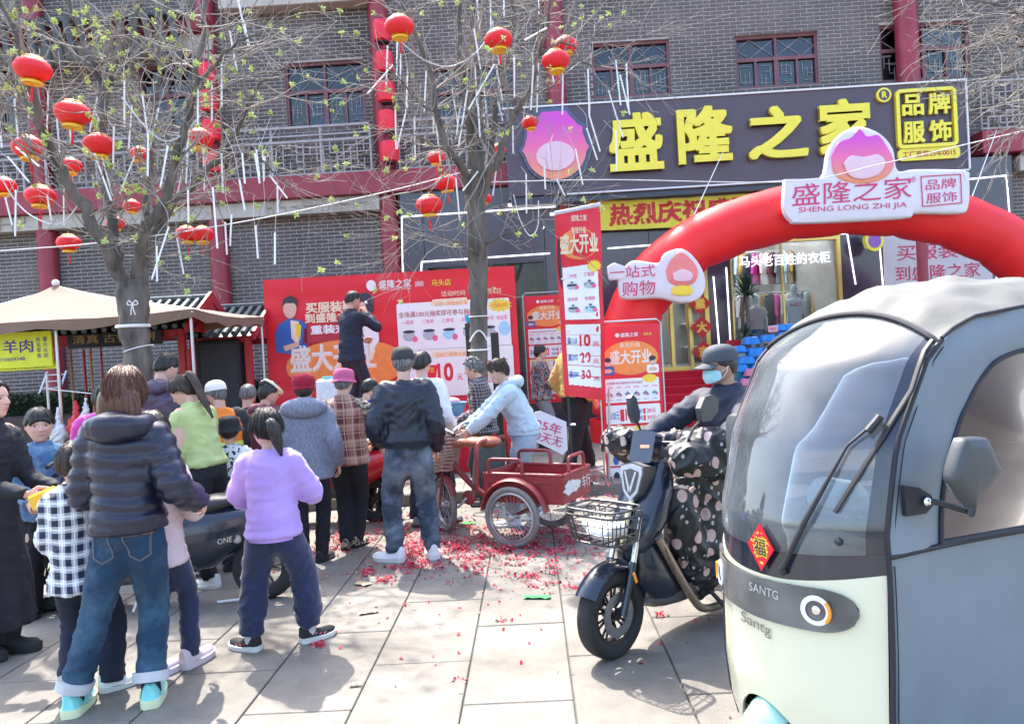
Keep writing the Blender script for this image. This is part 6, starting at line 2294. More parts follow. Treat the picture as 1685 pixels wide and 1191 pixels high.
upv=n.cross(right)
DM=Matrix(((right.x, upv.x, n.x, c.x), (right.y, upv.y, n.y, c.y), (right.z, upv.z, n.z, c.z), (0, 0, 0, 1)))
luck=MB().prism([(0, .075), (-.058, 0), (0, -.078), (.058, 0)], DM, 0, .004).build('lucky_charm', red_print, None, False, label='small red diamond good fortune charm hung on the foot of the tricycle windscreen', cat='charm')
q=MB()
for k in range(26):
 a=random.uniform(0, 2*pi)
 r_=random.uniform(.035, .055)
 x, y=r_*math.cos(a)*.75, r_*math.sin(a)
 q.flat(circ(x, y, random.uniform(.002, .005), 6), DM, .0046)
q.build('gold_sparkle', yellow_print, luck, False, kind='stuff')
q=MB()
put_text(q, '福', DM, 0, 0, w=.06, h=.065, bold=.045, d=.0052)
q.build('letter_outline', yellow_print, luck, False)
q=MB()
put_text(q, '福', DM, 0, 0, w=.052, h=.057, bold=.005, d=.0068)
q.build('letter', dark_print, luck, False)
seam2=lambda d:float(np.interp(d, [0, .06, .15, .4, .7, 1.2], [0, .035, .068, .095, .09, .03]))
q=MB()
NS, NT=32, 30
UR=1.25
for side in(0, 1):
 for j in range(NT+1):
  for i in range(NS+1):
   s=lerp(-1.012, 1.012, i/NS)
   sc=max(-1, min(1, s))
   E=u0(ztop(sc))-bul(ztop(sc))*(1-abs(sc)**EXP)-.012
   u=lerp(E, UR, (j/NT)**1.2)
   z=ztop(sc)+seam2(u-E)*(1+.18*(1-sc*sc))-side*.012
   z+=.010*math.sin(u*17+s*9)*(1-abs(s))+.012*noise.noise(V((u*9, s*6, 1)))
   q.v.append(tuple(CPt(u, s*CW, z)))
   q.n+=1
A=(NT+1)*(NS+1)
for j in range(NT):
 for i in range(NS):
  a=j*(NS+1)+i
  q.f.append((a, a+1, a+NS+2, a+NS+1))
  q.f.append((A+a, A+a+NS+1, A+a+NS+2, A+a+1))
for j in range(NT):
 for e in(0, NS):
  a=j*(NS+1)+e
  q.f.append((a, a+NS+1, A+a+NS+1, A+a))
for i in range(NS):
 q.f.append((i, A+i, A+i+1, i+1))
q.m=[0]*len(q.f)
q.build('canvas_roof', canvas_m, CAB, ang=60)
def seam_z(u):
 return zt_+seam2(u-ut_+.012)
def side_curtain(sg):
 l=CW*sg
 UB=1.24
 def P_(u, z, o=0.0):
  return CPt(u, l+sg*(o+.012*math.sin(u*5+z*3)*math.sin(pi*max(0, min(1, (z-.1)/1.4)))), z)
 q=MB()
 nu, nz=26, 16
 zw=.905
 for j in range(nz+1):
  for i in range(nu+1):
   z=lerp(.13, zw, j/nz)
   u=lerp(u0(z)+.004, UB, i/nu)
   q.v.append(tuple(P_(u, z, .004+.004*noise.noise(V((u*8, z*5, 3))))))
   q.n+=1
 q.f=[(j*(nu+1)+i, j*(nu+1)+i+1, (j+1)*(nu+1)+i+1, (j+1)*(nu+1)+i)for j in range(nz)for i in range(nu)]
 q.m=[0]*len(q.f)
 q.build('lower_curtain', slate_f, CAB, ang=180)
 wpx=[(1550, 886), (1551, 845), (1556, 790), (1566, 735), (1582, 680), (1604, 632), (1632, 598), (1660, 582), (1685, 576)]
 win=[NP.px(*p)for p in wpx]
 um=win[-1][0]+.06
 win=win+[(2*um-a, b)for a, b in win[::-1]]
 win=[(a, max(b, .915))for a, b in win]
 win[0]=(win[0][0], .915)
 win[-1]=(win[-1][0], .915)
 out=[]
 n=len(win)
 for k, (a, b)in enumerate(win):
  t=k/(n-1)
  if t<.32:
   z=lerp(.915, zt_, t/.32)
   out.append((u0(z)+.004, z))
  elif t<.70:
   u=lerp(ut_, UB, (t-.32)/.38)
   out.append((u, seam_z(u)))
  else:
   out.append((UB, lerp(seam_z(UB), .915, (t-.70)/.30)))
 q=MB()
 R_=5
 for k in range(n):
  for r in range(R_+1):
   a=(lerp(win[k][0], out[k][0], r/R_), lerp(win[k][1], out[k][1], r/R_))
   q.v.append(tuple(P_(a[0], a[1], .004+.012*math.sin(pi*r/R_)+.016*noise.noise(V((a[0]*16, a[1]*3, 7))))))
   q.n+=1
 q.f=[(k*(R_+1)+r, (k+1)*(R_+1)+r, (k+1)*(R_+1)+r+1, k*(R_+1)+r+1)for k in range(n-1)for r in range(R_)]
 q.m=[0]*len(q.f)
 q.build('upper_curtain', slate_f, CAB, ang=180)
 MB().tube(smooth_path([P_(a, b, .006)for a, b in win], 3)+[P_(win[0][0], .915, .006)], .0085, 8).build('window_piping', piping, CAB)
 MB().tube([P_(lerp(u0(.905), UB, k/20), .908, .008)for k in range(21)], .009, 8).build('waist_piping', piping, CAB)
 MB().tube([P_(u0(z)+.002, z, .004)for z in np.linspace(.13, zt_, 26)], .0085, 8).build('edge_piping', piping, CAB)
 MB().tube([P_(u, seam_z(u), .008)for u in np.linspace(ut_, UB, 20)], .006, 8).build('seam_piping', piping, CAB)
 MB().tube([P_(u0(z)+.028, z, .008)for z in np.linspace(.93, zt_-.02, 16)], .0018, 4).tube([P_(u0(z)+.02, z, .008)for z in np.linspace(.15, .88, 16)], .0018, 4).build('stitching', piping, CAB, kind='stuff')
 MB().prism([(um-.03, seam_z(um)-.01), (um+.01, seam_z(um)-.01), (um+.03, 1.49), (um-.005, 1.49)], NP.M@Matrix.Translation((0, 0, 0 if sg>0 else-2*CW)), .010, .022).build('strap', piping, CAB)
 c=(sum(a for a, b in win)/n, sum(b for a, b in win)/n)
 q=MB()
 R_=6
 for k in range(n):
  for r in range(R_+1):
   a=(lerp(c[0], win[k][0], r/R_), lerp(c[1], win[k][1], r/R_))
   q.v.append(tuple(P_(a[0], a[1], .002+.012*noise.noise(V((a[0]*5, a[1]*3, 2)))*(1-r/R_))))
   q.n+=1
 q.f=[(k*(R_+1)+r, k*(R_+1)+r+1, ((k+1)%n)*(R_+1)+r+1, ((k+1)%n)*(R_+1)+r)for k in range(n)for r in range(R_)]
 q.m=[0]*len(q.f)
 q.build('side_window', soft_glass, CAB, ang=180)
side_curtain(1)
side_curtain(-1)
q=MB()
pts=[(lerp(-CW, CW, k/12), seam_z(UR)+.03*(1-(k/6-1)**2))for k in range(13)]
RM=Matrix(((cL.x, 0, -cF.x, CPt(UR, 0, 0).x), (cL.y, 0, -cF.y, CPt(UR, 0, 0).y), (0, 1, 0, 0), (0, 0, 0, 1)))
q.prism([(-CW, .13), (CW, .13), (CW, .95), (-CW, .95)], RM, -.01, .01)
q.prism([(-CW, .95), (-CW+.08, .95), (-CW+.08, 1.5), (-CW, 1.5)], RM, -.01, .01)
q.prism([(CW-.08, .95), (CW, .95), (CW, 1.5), (CW-.08, 1.5)], RM, -.01, .01)
q.build('rear_panel', slate_f, CAB, False)
MB().prism([(-CW+.08, .95), (CW-.08, .95), (CW-.08, 1.5), (-CW+.08, 1.5)], RM, -.002, .002).build('rear_window', soft_glass, CAB, False)
def cbox(name, m, u, l, z, su, sl, sz, b=.02):
 M_=Matrix(((-cF.x, cL.x, 0, 0), (-cF.y, cL.y, 0, 0), (0, 0, 1, 0), (0, 0, 0, 1)))
 q=MB().bev((0, 0, 0), (su, sl, sz), b, Matrix.Translation(CPt(u, l, z))@M_)
 return q.build(name, m, CAB, False)
cbox('floor_pan', black_m, .62, 0, .20, 1.1, .74, .08)
cbox('seat', mat('cream_seat_vinyl', (.22, .21, .20), .5), .82, 0, .52, .40, .62, .22, .05)
cbox('seat_back', mat('cream_seat_vinyl'), 1.05, 0, .86, .12, .60, .52, .05)
cbox('dashboard', mat('pale_dash_plastic', (.42, .44, .44), .5), .13, 0, .84, .22, .66, .12, .05)
hb=MB().tube(smooth_path([CPt(.36, -.26, 1.0), CPt(.30, -.14, .98), CPt(.24, 0, .95), CPt(.30, .14, .98), CPt(.36, .26, 1.0)], 4), .014, 8)
hb.build('handlebar', black_m, CAB)
cbox('instrument_binnacle', mat('white_abs', (.66, .68, .68), .4), .24, 0, 1.0, .14, .22, .12, .04)
MB().tube([CPt(.2, 0, .9), CPt(.10, 0, .35)], .03, 10).build('steering_column', black_m, CAB)
def wheel(name, c, ax, R, w, parent, rim=.62, spokes=8, tyre=tyre_m, rimm=alloy, n=40, disc=False):
 ax=V(ax).normalized()
 M_=Matrix.Translation(c)@ax.to_track_quat('Z', 'Y').to_matrix().to_4x4()
 prof=[(R*rim, -w*.35), (R*(rim+.06), -w*.46), (R*.90, -w*.5), (R*.975, -w*.38), (R, -w*.18), (R*1.002, 0), (R, w*.18), (R*.975, w*.38), (R*.90, w*.5), (R*(rim+.06), w*.46), (R*rim, w*.35)]
 wo=thing_part(name, parent)
 MB().lathe(prof+prof[:1], M_, n, cap=False).build('tyre', tyre, wo, ang=60)
 q=MB().lathe([(R*rim*1.01, -w*.34), (R*rim*.90, -w*.30), (R*rim*.88, 0), (R*rim*.90, w*.30), (R*rim*1.01, w*.34)], M_, n, cap=False)
 q.lathe([(R*.14, -w*.45), (R*.16, -w*.2), (R*.16, w*.2), (R*.14, w*.45)], M_, 16)
 for k in range(spokes):
  a=2*pi*k/spokes
  for da in(-.08, .08):
   q.tube([M_@V((R*.13*math.cos(a+da), R*.13*math.sin(a+da), 0)), M_@V((R*rim*.92*math.cos(a+da*1.6), R*rim*.92*math.sin(a+da*1.6), 0))], w*.07, 6)
 q.build('rim', rimm, wo, ang=50)
 if disc:
  q=MB()
  o_, i_=R*.50, R*.28
  for sgn, zz in((1, w*.52), (-1, w*.49)):
   vs=[M_@V((r*math.cos(2*pi*k/48), r*math.sin(2*pi*k/48), zz))for k in range(48)for r in(i_, o_)]
   fs=[(2*k, 2*k+1, (2*k+3)%96, (2*k+2)%96)for k in range(48)]
   q.add(vs, [f[::sgn]for f in fs])
  q.build('brake_disc', mat('brushed_disc', (.30, .30, .31), .35, metal=.8, var=.3, vs=90), wo, False)
 return wo
def thing_part(name, parent):
 o=bpy.data.objects.new(name, None)
 COL.objects.link(o)
 o.empty_display_size=.05
 o.parent=parent
 o.matrix_parent_inverse=parent.matrix_world.inverted()
 return o
for nm, c in(('wheel', CPt(.02, 0, .19)), ('wheel', CPt(1.0, .36, .19)), ('wheel', CPt(1.0, -.36, .19))):
 wheel(nm, c, cL, .19, .09, CAB)
q=MB()
for side in(0, 1):
 for j in range(15):
  a=lerp(-.35, 2.6, j/14)
  for i in range(11):
   b=lerp(-1, 1, i/10)
   R_=.245-side*.006-.05*b*b
   q.v.append(tuple(CPt(.02-R_*math.cos(a), b*.085, .17+R_*math.sin(a))))
   q.n+=1
A=15*11
for j in range(14):
 for i in range(10):
  a=j*11+i
  q.f.append((a, a+11, a+12, a+1))
  q.f.append((A+a, A+a+1, A+a+12, A+a+11))
q.m=[0]*len(q.f)
q.build('front_mudguard', mint_p, CAB, ang=180)
MP=Pl(tuple(CO+cL*(CW+.17)), CA)
poly=[MP.px(*p)for p in((1563, 790), (1566, 768), (1580, 724), (1590, 716), (1618, 716), (1626, 722), (1645, 765), (1646, 776), (1604, 832), (1596, 838), (1568, 800))]
mcx, mcy=sum(a for a, b in poly)/11, sum(b for a, b in poly)/11
def pillow(poly, M, secs):
 cx, cy=sum(a for a, b in poly)/len(poly), sum(b for a, b in poly)/len(poly)
 P2=smooth_path([V((a, b, 0))for a, b in poly+poly[:1]], 3)[:-1]
 return MB().rings([[M@V((cx+(p.x-cx)*k, cy+(p.y-cy)*k, d))for p in P2]for k, d in secs])
mo=pillow(poly, MP.M, [(.82, -.03), (.92, -.028), (.94, -.012), (.92, .004), (.84, .014), (.6, .019), (.05, .021)]).build('wing_mirror', mat('mirror_shell', (.05, .055, .06), .45), CAB, ang=50)
MB().prism([(a*.93+.07*poly[0][0]+.01, b*.93+.07*1.1)for a, b in poly], MP.M, -.028, -.021).build('mirror_glass', chrome, mo, False)
MB().tube([NP.P(*NP.px(1508, 818), .03), NP.P(*NP.px(1545, 832), .10), MP.P(*MP.px(1598, 846), 0), MP.P(*MP.px(1602, 830), 0)], .009, 8).build('mirror_stem', black_m, CAB)
q=MB().prism([NP.px(*p)for p in((1476, 797), (1500, 800), (1520, 812), (1526, 826), (1512, 842), (1480, 847))], NP.M, .012, .026)
q.build('mirror_bracket', piping, CAB)
MB().ball(NP.P(*NP.px(1508, 822), .035), .014, 10).build('bracket_bolt', chrome, CAB)
FP_=Pl(tuple(CO-cL*(CW+.16)), CA)
poly=[FP_.px(*p)for p in((1201, 700), (1206, 684), (1216, 680), (1224, 688), (1226, 760), (1218, 772), (1204, 764))]
mo=MB().prism(poly, FP_.M, -.03, .02).build('wing_mirror', mat('mirror_shell'), CAB, True, 30)
MB().tube([FP_.P(*FP_.px(1212, 770), 0), FP_.P(*FP_.px(1222, 782), .08), CPt(.12, -CW, .93)], .008, 8).build('mirror_stem', black_m, CAB)
# ELECTRIC SCOOTER
SG=gnd(1010, 1080)
sF=V((-.74, -.67, 0)).normalized()
sAng=math.atan2(-sF.y, -sF.x)
SPl=Pl((SG.x, SG.y), sAng)
sL=SPl.n
def SP(u, l, z):
 return SPl.P(u, z, l)
def spx(x, y, l=0.0):
 u, z=SPl.px(x, y, l)
 return SP(u, l, z)
navy_g=mat('dark_navy_gloss', (.010, .018, .035), .25, var=.1, coat=.5)
bronze=mat('bronze_tube', (.34, .26, .19), .35, metal=.6)
mattegrey=mat('dark_grey_plastic', (.09, .09, .095), .5, var=.15)
SCO=thing('electric_scooter', 'dark electric scooter with a wire front basket and a polka dot wind apron', 'scooter', SG)
wheel('wheel', SP(0, 0, .222), sL, .222, .095, SCO, rim=.66, spokes=9, disc=True)
wheel('wheel', SP(1.28, 0, .222), sL, .222, .095, SCO, rim=.66, spokes=9)
for sg in(1, -1):
 f_=MB().tube([SP(0, sg*.075, .222), SP(.10, sg*.075, .47)], [.020, .020], 10)
 f_.tube([SP(.10, sg*.075, .46), SP(.18, sg*.07, .68)], .016, 10, mi=1)
 f_.build('fork_leg', [navy_g, chrome], SCO)
q=MB()
for side in(0, 1):
 for j in range(15):
  a=lerp(.55, 2.75, j/14)
  for i in range(9):
   b=lerp(-1, 1, i/8)
   R_=.268-side*.006-.035*b*b
   q.v.append(tuple(SP(.01-R_*math.cos(a), b*.068, .222+R_*math.sin(a))))
   q.n+=1
A=15*9
for j in range(14):
 for i in range(8):
  a=j*9+i
  q.f.append((a, a+9, a+10, a+1))
  q.f.append((A+a, A+a+1, A+a+10, A+a+9))
q.m=[0]*len(q.f)
q.build('front_mudguard', navy_g, SCO, ang=180)
MB().bev((0, 0, 0), (.018, .012, .06), .005, Matrix.Translation(SP(.08, .10, .40))@Matrix.Rotation(sAng, 4, 'Z')@Matrix.Rotation(-.35, 4, 'Y')).build('side_reflector', mat('amber_lens'), SCO)
def lof(name, m, secs, parent=SCO, n=18, e=.75, ang=50):
 """secs: (u, z, half length u, half width l) stacked cross-sections"""
 rr=[]
 for u, z, hu, hl in secs:
  rr.append([SP(u+hu*math.copysign(abs(math.cos(a))**e, math.cos(a)), hl*math.copysign(abs(math.sin(a))**e, math.sin(a)), z)for a in(2*pi*k/n for k in range(n))])
 return MB().rings(rr).build(name, m, parent, ang=ang)
lof('leg_shield', navy_g, [(.19, .50, .05, .09), (.21, .56, .09, .13), (.27, .66, .10, .155), (.34, .80, .085, .15), (.39, .90, .07, .12), (.41, .955, .05, .09)])
lof('shield_trim', mat('pale_gold_trim', (.62, .60, .38), .35, metal=.3), [(.110, .54, .012, .018), (.175, .70, .012, .016), (.262, .86, .012, .012), (.30, .94, .008, .008)])
lof('steering_head', mattegrey, [(.41, .93, .05, .06), (.42, 1.00, .06, .08), (.43, 1.05, .04, .05)])
hm_=Matrix.Translation(spx(1051, 801, .0))@Matrix.Rotation(sAng, 4, 'Z')@Matrix.Rotation(.12, 4, 'Y')
def face_pl(c, tilt=0.0):
 """a plane that looks forward from the scooter: x = rider's left, y = up, z = forward"""
 f=(sF+V((0, 0, tilt))).normalized()
 l=sL*-1
 up_=f.cross(l)
 if up_.z<0:
  l=-l
  up_=f.cross(l)
 return Matrix(((l.x, up_.x, f.x, c.x), (l.y, up_.y, f.y, c.y), (l.z, up_.z, f.z, c.z), (0, 0, 0, 1)))
HLc=SP(.215, 0, .855)
HM_=face_pl(HLc, .15)
tri=[(-.068, .075), (0, .092), (.068, .075), (.070, .045), (.045, -.055), (0, -.100), (-.045, -.055), (-.070, .045)]
sh_=MB().prism([(a*1.12, b*1.1)for a, b in tri], HM_, -.10, 0).build('headlight', mattegrey, SCO, ang=30)
MB().prism(tri, HM_, .001, .010).build('lens', mat('pale_lens', (.55, .57, .58), .2, coat=.5), sh_)
MB().prism([(a*.72, b*.74-.002)for a, b in tri], HM_, .0105, .014).build('bezel', mattegrey, sh_)
for s_ in(-1, 1):
 MB().prism([(s_*.040, .048), (s_*.030, .052), (0, -.035), (s_*.006, -.06)], HM_, .0145, .018).build('light_guide', mat('pale_lens'), sh_)
c_=SP(.33, 0, 1.02)
DM_=face_pl(c_, .35)
MB().prism(rrect(-.075, -.085, .075, .085, .022), DM_, -.05, .015).build('meter_hood', navy_g, SCO, ang=30)
MB().prism([(-.01, -.01), (.05, -.006), (.05, .01), (-.01, .008)], DM_, .016, .018).build('orange_sticker', mat('orange_sticker', (.75, .35, .2), .6), SCO, False)
lof('battery_body', navy_g, [(.42, .20, .10, .10), (.40, .26, .20, .13), (.34, .36, .20, .13), (.27, .47, .13, .12), (.22, .56, .07, .10)], ang=60)
lof('floor_board', mattegrey, [(.66, .19, .40, .12), (.66, .23, .46, .14), (.68, .28, .46, .14)])
lof('seat_body', navy_g, [(1.05, .28, .30, .12), (1.08, .45, .34, .15), (1.05, .62, .34, .14), (1.05, .68, .33, .12)])
lof('seat', black_m, [(1.0, .68, .36, .12), (1.0, .72, .38, .14), (1.0, .76, .36, .13), (1.0, .775, .30, .09)])
tb_=smooth_path([spx(1083, 884, .13), spx(1098, 912, .14), spx(1122, 955, .15), spx(1143, 988, .155), spx(1158, 1000, .155), spx(1185, 995, .155), spx(1240, 975, .155)], 5)
ftb=MB().tube(tb_, .022, 14).build('frame_tube', bronze, SCO)
MB().tube([tb_[0], tb_[0]+(tb_[0]-tb_[1]).normalized()*.02], .028, 14).build('tube_end', mattegrey, SCO)
tube_bv=bvh_of(ftb.data)
surf_text('MOTION', [(1094, 902), (1112, 944)], 9, dark_print, 'lettering', .003, .01, tube_bv, SCO)
MB().tube(smooth_path([SP(.50, -.36, 1.02), SP(.45, -.2, 1.03), SP(.42, 0, 1.03), SP(.45, .2, 1.03), SP(.50, .36, 1.02)], 4), .014, 8).build('handlebar', black_m, SCO)
for sg, stem, head_ in((-1, [(1058, 715), (1050, 698), (1043, 683)], [(1034, 655), (1038, 649), (1044, 655), (1050, 680), (1049, 692), (1042, 696), (1036, 682)]), (1, [(1133, 722), (1140, 705), (1153, 692)], [(1148, 672), (1156, 653), (1168, 649), (1178, 656), (1178, 676), (1166, 692), (1152, 694)])):
 l=sg*.27
 p3=[spx(x, y, l)for x, y in stem]
 MB().tube([SP(.38, l, 1.03)]+p3, .008, 8).build('mirror_stem', black_m, SCO)
 pm=[SPl.px(x, y, l)for x, y in head_]
 MB().prism(pm, SPl.M@Matrix.Translation((0, 0, l)), -.016, .016).build('mirror', mat('mirror_shell'), SCO, ang=30)
bq=thing_part('basket', SCO)
wire=mat('black_wire', (.03, .03, .032), .4)
def ring_(z, hu, hl, uc, r=.005):
 n=40
 return MB().tube([SP(uc+hu*math.copysign(abs(math.cos(a))**.45, math.cos(a)), hl*math.copysign(abs(math.sin(a))**.45, math.sin(a)), z)for a in(2*pi*k/n for k in range(n+1))], r, 6)
UC=-.02
zb0, zb1=.60, .735
for k, (z, f_)in enumerate(((zb0, .84), (zb0+.045, .89), (zb0+.09, .94), (zb1, 1.0), (zb1+.03, .96))):
 ring_(z, .125*f_, .185*f_, UC, .006 if k in(0, 3, 4)else .0035).build('wire_hoop', wire, bq)
for k in range(26):
 a=2*pi*k/26
 e=lambda t:math.copysign(abs(t)**.45, t)
 MB().tube([SP(UC+.125*.84*e(math.cos(a)), .185*.84*e(math.sin(a)), zb0), SP(UC+.125*e(math.cos(a)), .185*e(math.sin(a)), zb1)], .003, 5).build('upright_wire', wire, bq)
for k in range(5):
 l=lerp(-.12, .12, k/4)
 MB().tube([SP(UC-.118, l, zb1+.03), SP(UC, l, zb1+.05), SP(UC+.118, l, zb1+.03)], .004, 5).build('lid_wire', wire, bq)
 MB().tube([SP(UC-.1, l, zb0), SP(UC+.1, l, zb0)], .004, 5).build('floor_wire', wire, bq)
MB().tube([SP(UC+.10, 0, zb0+.02), SP(.14, 0, zb0+.04)], .015, 6).build('bracket', wire, bq)
bag=MB()
bag.ball(SP(UC, .0, .652), (.09, .14, .045), 18)
bag.ball(SP(UC, .07, .665), (.06, .08, .035), 14)
bag.ball(SP(UC, -.08, .665), (.06, .07, .035), 14)
bag=remesh(bag, .010, 2)
bag=fold(bag, .012, 12, 16, 3)
bag.build('white_bag', white_c, None, ang=180, label='crumpled white bag lying in the scooter wire basket', cat='bag')
apron=mat('black_apron_nylon', (.022, .025, .028), .5, var=0)
nt=apron.node_tree
tc=_n(nt, 'ShaderNodeTexCoord')
vo=_n(nt, 'ShaderNodeTexVoronoi')
vo.inputs['Scale'].default_value=12.5
vo.inputs['Randomness'].default_value=.75
mp=_n(nt, 'ShaderNodeMapping')
mp.inputs['Scale'].default_value=(1, 1, .8)
nt.links.new(tc.outputs['Object'], mp.inputs[0])
nt.links.new(mp.outputs[0], vo.inputs[0])
vo2=_n(nt, 'ShaderNodeTexVoronoi')
vo2.inputs['Scale'].default_value=21
nt.links.new(mp.outputs[0], vo2.inputs[0])
d1=math_node(nt, 'LESS_THAN', vo.outputs['Distance'], .34)
d0=math_node(nt, 'LESS_THAN', vo.outputs['Distance'], .44)
d2=math_node(nt, 'LESS_THAN', vo2.outputs['Distance'], .19)
d2=math_node(nt, 'MULTIPLY', d2, math_node(nt, 'SUBTRACT', 1.0, d0))
c_=mixc(nt, math_node(nt, 'MULTIPLY', d2, .75), (.016, .018, .020), (.6, .6, .6))
sx_=_n(nt, 'ShaderNodeSeparateXYZ')
nt.links.new(vo.outputs['Color'], sx_.inputs[0])
big=math_node(nt, 'MULTIPLY', d1, math_node(nt, 'GREATER_THAN', sx_.outputs[0], .12))
c_=mixc(nt, big, c_, (.60, .42, .38))
nt.links.new(c_, bsdf(apron).inputs['Base Color'])
ap=MB()
def egg(x, y, l, r, rl=None):
 ap.ball(spx(x, y, l), (r, r, r), 14)
ap.tube(smooth_path([spx(1016, 744, -.34), spx(1040, 742, -.30), spx(1062, 734, -.2)], 3), [.035, .055, .07, .075, .07, .06, .05], 14)
ap.tube(smooth_path([spx(1078, 726, -.15), spx(1120, 722, -.05), spx(1160, 728, .05), spx(1200, 745, .18)], 3), .055, 14)
ap.tube(smooth_path([spx(1103, 760, .22), spx(1135, 752, .27), spx(1165, 762, .30), spx(1178, 775, .30)], 3), [.065, .085, .09, .095, .095, .095, .09, .085, .07, .06], 16)
ap.tube(smooth_path([spx(1160, 735, .2), spx(1200, 752, .28), spx(1225, 770, .3)], 3), .08, 14)
ap.tube(smooth_path([spx(1118, 800, .12), spx(1122, 850, .12), spx(1135, 910, .12), spx(1150, 960, .12)], 4), [.06, .075, .085, .09, .09, .09, .09, .09, .085, .08, .07, .06, .05], 18, ry=.10)
ap.tube(smooth_path([spx(1135, 762, .10), spx(1152, 800, .10), spx(1160, 870, .12), spx(1165, 930, .12), spx(1172, 965, .12)], 4), [.10, .11, .12, .125, .13, .13, .13, .13, .13, .12, .12, .115, .11, .10, .10, .08, .06][:17], 20, ry=.14)
ap.tube(smooth_path([spx(1185, 760, .12), spx(1195, 830, .12), spx(1200, 900, .12), spx(1205, 960, .12)], 4), [.13]*10+[.12, .10, .08], 20, ry=.15)
ap.tube([SP(.44, -.18, 1.03), SP(.50, -.32, 1.02), SP(.55, -.46, .99)], [.06, .085, .05], 14)
ap.tube([SP(.44, .16, 1.02), SP(.52, .32, 1.02), SP(.60, .46, 1.0)], [.07, .10, .06], 16)
ap=remesh(ap, .012, 5)
ap=fold(ap, .020, 7, 9, 5)
apo=ap.build('wind_apron', apron, SCO, ang=180)
bva=bvh_of(apo.data)
ink=mat('white_ink', (.62, .62, .6), .6)
for a, b, h in(((1148, 838), (1150, 872), 7), ((1190, 812), (1194, 842), 7), ((1158, 866), (1172, 888), 7), ((1118, 735), (1132, 722), 6), ((1131, 912), (1134, 936), 6)):
 surf_text('Orange', [a, b], h, ink, 'apron_print', .004, .012, bva, SCO)
MB().tube([SP(.62, .16, .22), SP(.72, .26, .05)], .012, 8).build('side_stand', black_m, SCO)
seat=SP(1.02, 0, 0)
hd=math.degrees(math.atan2(sF.x, -sF.y))
T, MW, HM, J=person('rider', 'scooter rider in a dark navy jacket, black cap and pale blue face mask', (seat.x+.08, seat.y+.03, 0), hd, 1.66, dict(mat=mat('dark_navy_jacket', (.010, .016, .036), .7, var=.15), puff=.018, hem=.50, neck='collar', fold=.008), dict(mat=black_c, puff=.012), dict(style='short', mat=HB, up=.0, thick=.03, ns=1), skin=SKIN2, hip=.465, lean=.02, wr=(-.17, -.33, .60), wl=(.17, -.33, .595), hands=('grip', 'grip'), head=(-30, 8, 0), feet=[(-.08, -.24, .17, -4), (.17, -.10, 0, 14)], shoes=SB_, detail=1.2)
cap_hat(HM, mat('dark_slate_cap', (.05, .06, .075), .75, var=.15), T)
mk=MB()
nx, nz=14, 10
for j in range(nz+1):
 for i in range(nx+1):
  a=lerp(-1.25, 1.25, i/nx)
  z=lerp(-.40, -.045, j/nz)
  k=1-(abs(a)/1.25)**3
  zz=z if k>0 else z
  zz=lerp(-.2, z, .55+.45*k)
  r=1+.10*math.sin(pi*j/nz)*k
  mk.v.append(tuple(HM@V((.335*math.sin(a)*.98*r, -(.42+.05*k)*math.cos(a)**.8*r if math.cos(a)>0 else 0, zz+.006*math.sin(j*2.2)))))
  mk.n+=1
mk.f=[(j*(nx+1)+i, j*(nx+1)+i+1, (j+1)*(nx+1)+i+1, (j+1)*(nx+1)+i)for j in range(nz)for i in range(nx)]
mk.m=[0]*len(mk.f)
mask=mk.build('face_mask', mat('pale_blue_mask', (.38, .66, .72), .8), T, ang=180)
for sg in(-1, 1):
 for z in(-.12, -.30):
  MB().tube(smooth_path([HM@V((sg*.315, -.15, z)), HM@V((sg*.35, -.02, z*.5-.02)), HM@V((sg*.355, .05, .0))], 4), .0016, 4).build('ear_loop', white_m, mask)
  # RED CARGO TRICYCLE
TW=gnd(845, 901)
tF=V((-.88, .475, 0)).normalized()
tA=math.atan2(-tF.y, -tF.x)
TPl=Pl((TW.x, TW.y), tA)
TL=TPl.n
def TP(u, l, z):
 return TPl.P(u, z, l)
rust=mat('faded_red_frame_paint', (.26, .035, .035), .45, var=.3, vs=9)
boxred=mat('dusty_red_sheet_metal', (.30, .03, .035), .45, var=.22, vs=5, bump=.1, bs=20)
pale_tyre=mat('dusty_grey_tyre', (.20, .19, .18), .9, var=.2)
TRI=thing('cargo_tricycle', 'worn red cargo tricycle with a box and wicker basket among the firecracker paper', 'tricycle', TP(-.4, -.3, 0))
def bwheel(c, ax, R, w=.045):
 ax=V(ax).normalized()
 M_=Matrix.Translation(c)@ax.to_track_quat('Z', 'Y').to_matrix().to_4x4()
 wo=thing_part('wheel', TRI)
 n=48
 MB().tube([M_@V(((R-w/2)*math.cos(2*pi*k/n), (R-w/2)*math.sin(2*pi*k/n), 0))for k in range(n+1)], w/2, 10, cap=False).build('tyre', pale_tyre, wo)
 MB().lathe([(R-w, -.012), (R-w-.016, -.014), (R-w-.016, .014), (R-w, .012)], M_, n, cap=False).build('rim', steel, wo)
 q=MB().lathe([(.02, -.04), (.028, -.03), (.028, .03), (.02, .04)], M_, 12)
 for k in range(32):
  a=2*pi*k/32
  b=a+(.5 if k%2 else-.5)
  q.tube([M_@V((.025*math.cos(b), .025*math.sin(b), .025*(-1)**(k//2))), M_@V(((R-w-.01)*math.cos(a), (R-w-.01)*math.sin(a), 0))], .0016, 4)
 q.build('spokes', steel, wo, kind='stuff')
 return wo
RW, W2=.245, .60
bwheel(TP(0, .0, RW), TL, RW)
bwheel(TP(0, -W2-.12, RW), TL, RW)
FU, FL=-.86, -.34
steer=Matrix.Rotation(math.radians(-35), 3, 'Z')@TL
bwheel(TP(FU, FL, RW), steer, RW)
bu0, bu1, bl0, bl1, bz0, bz1=-.30, .42, -.10, -.64, .34, .56
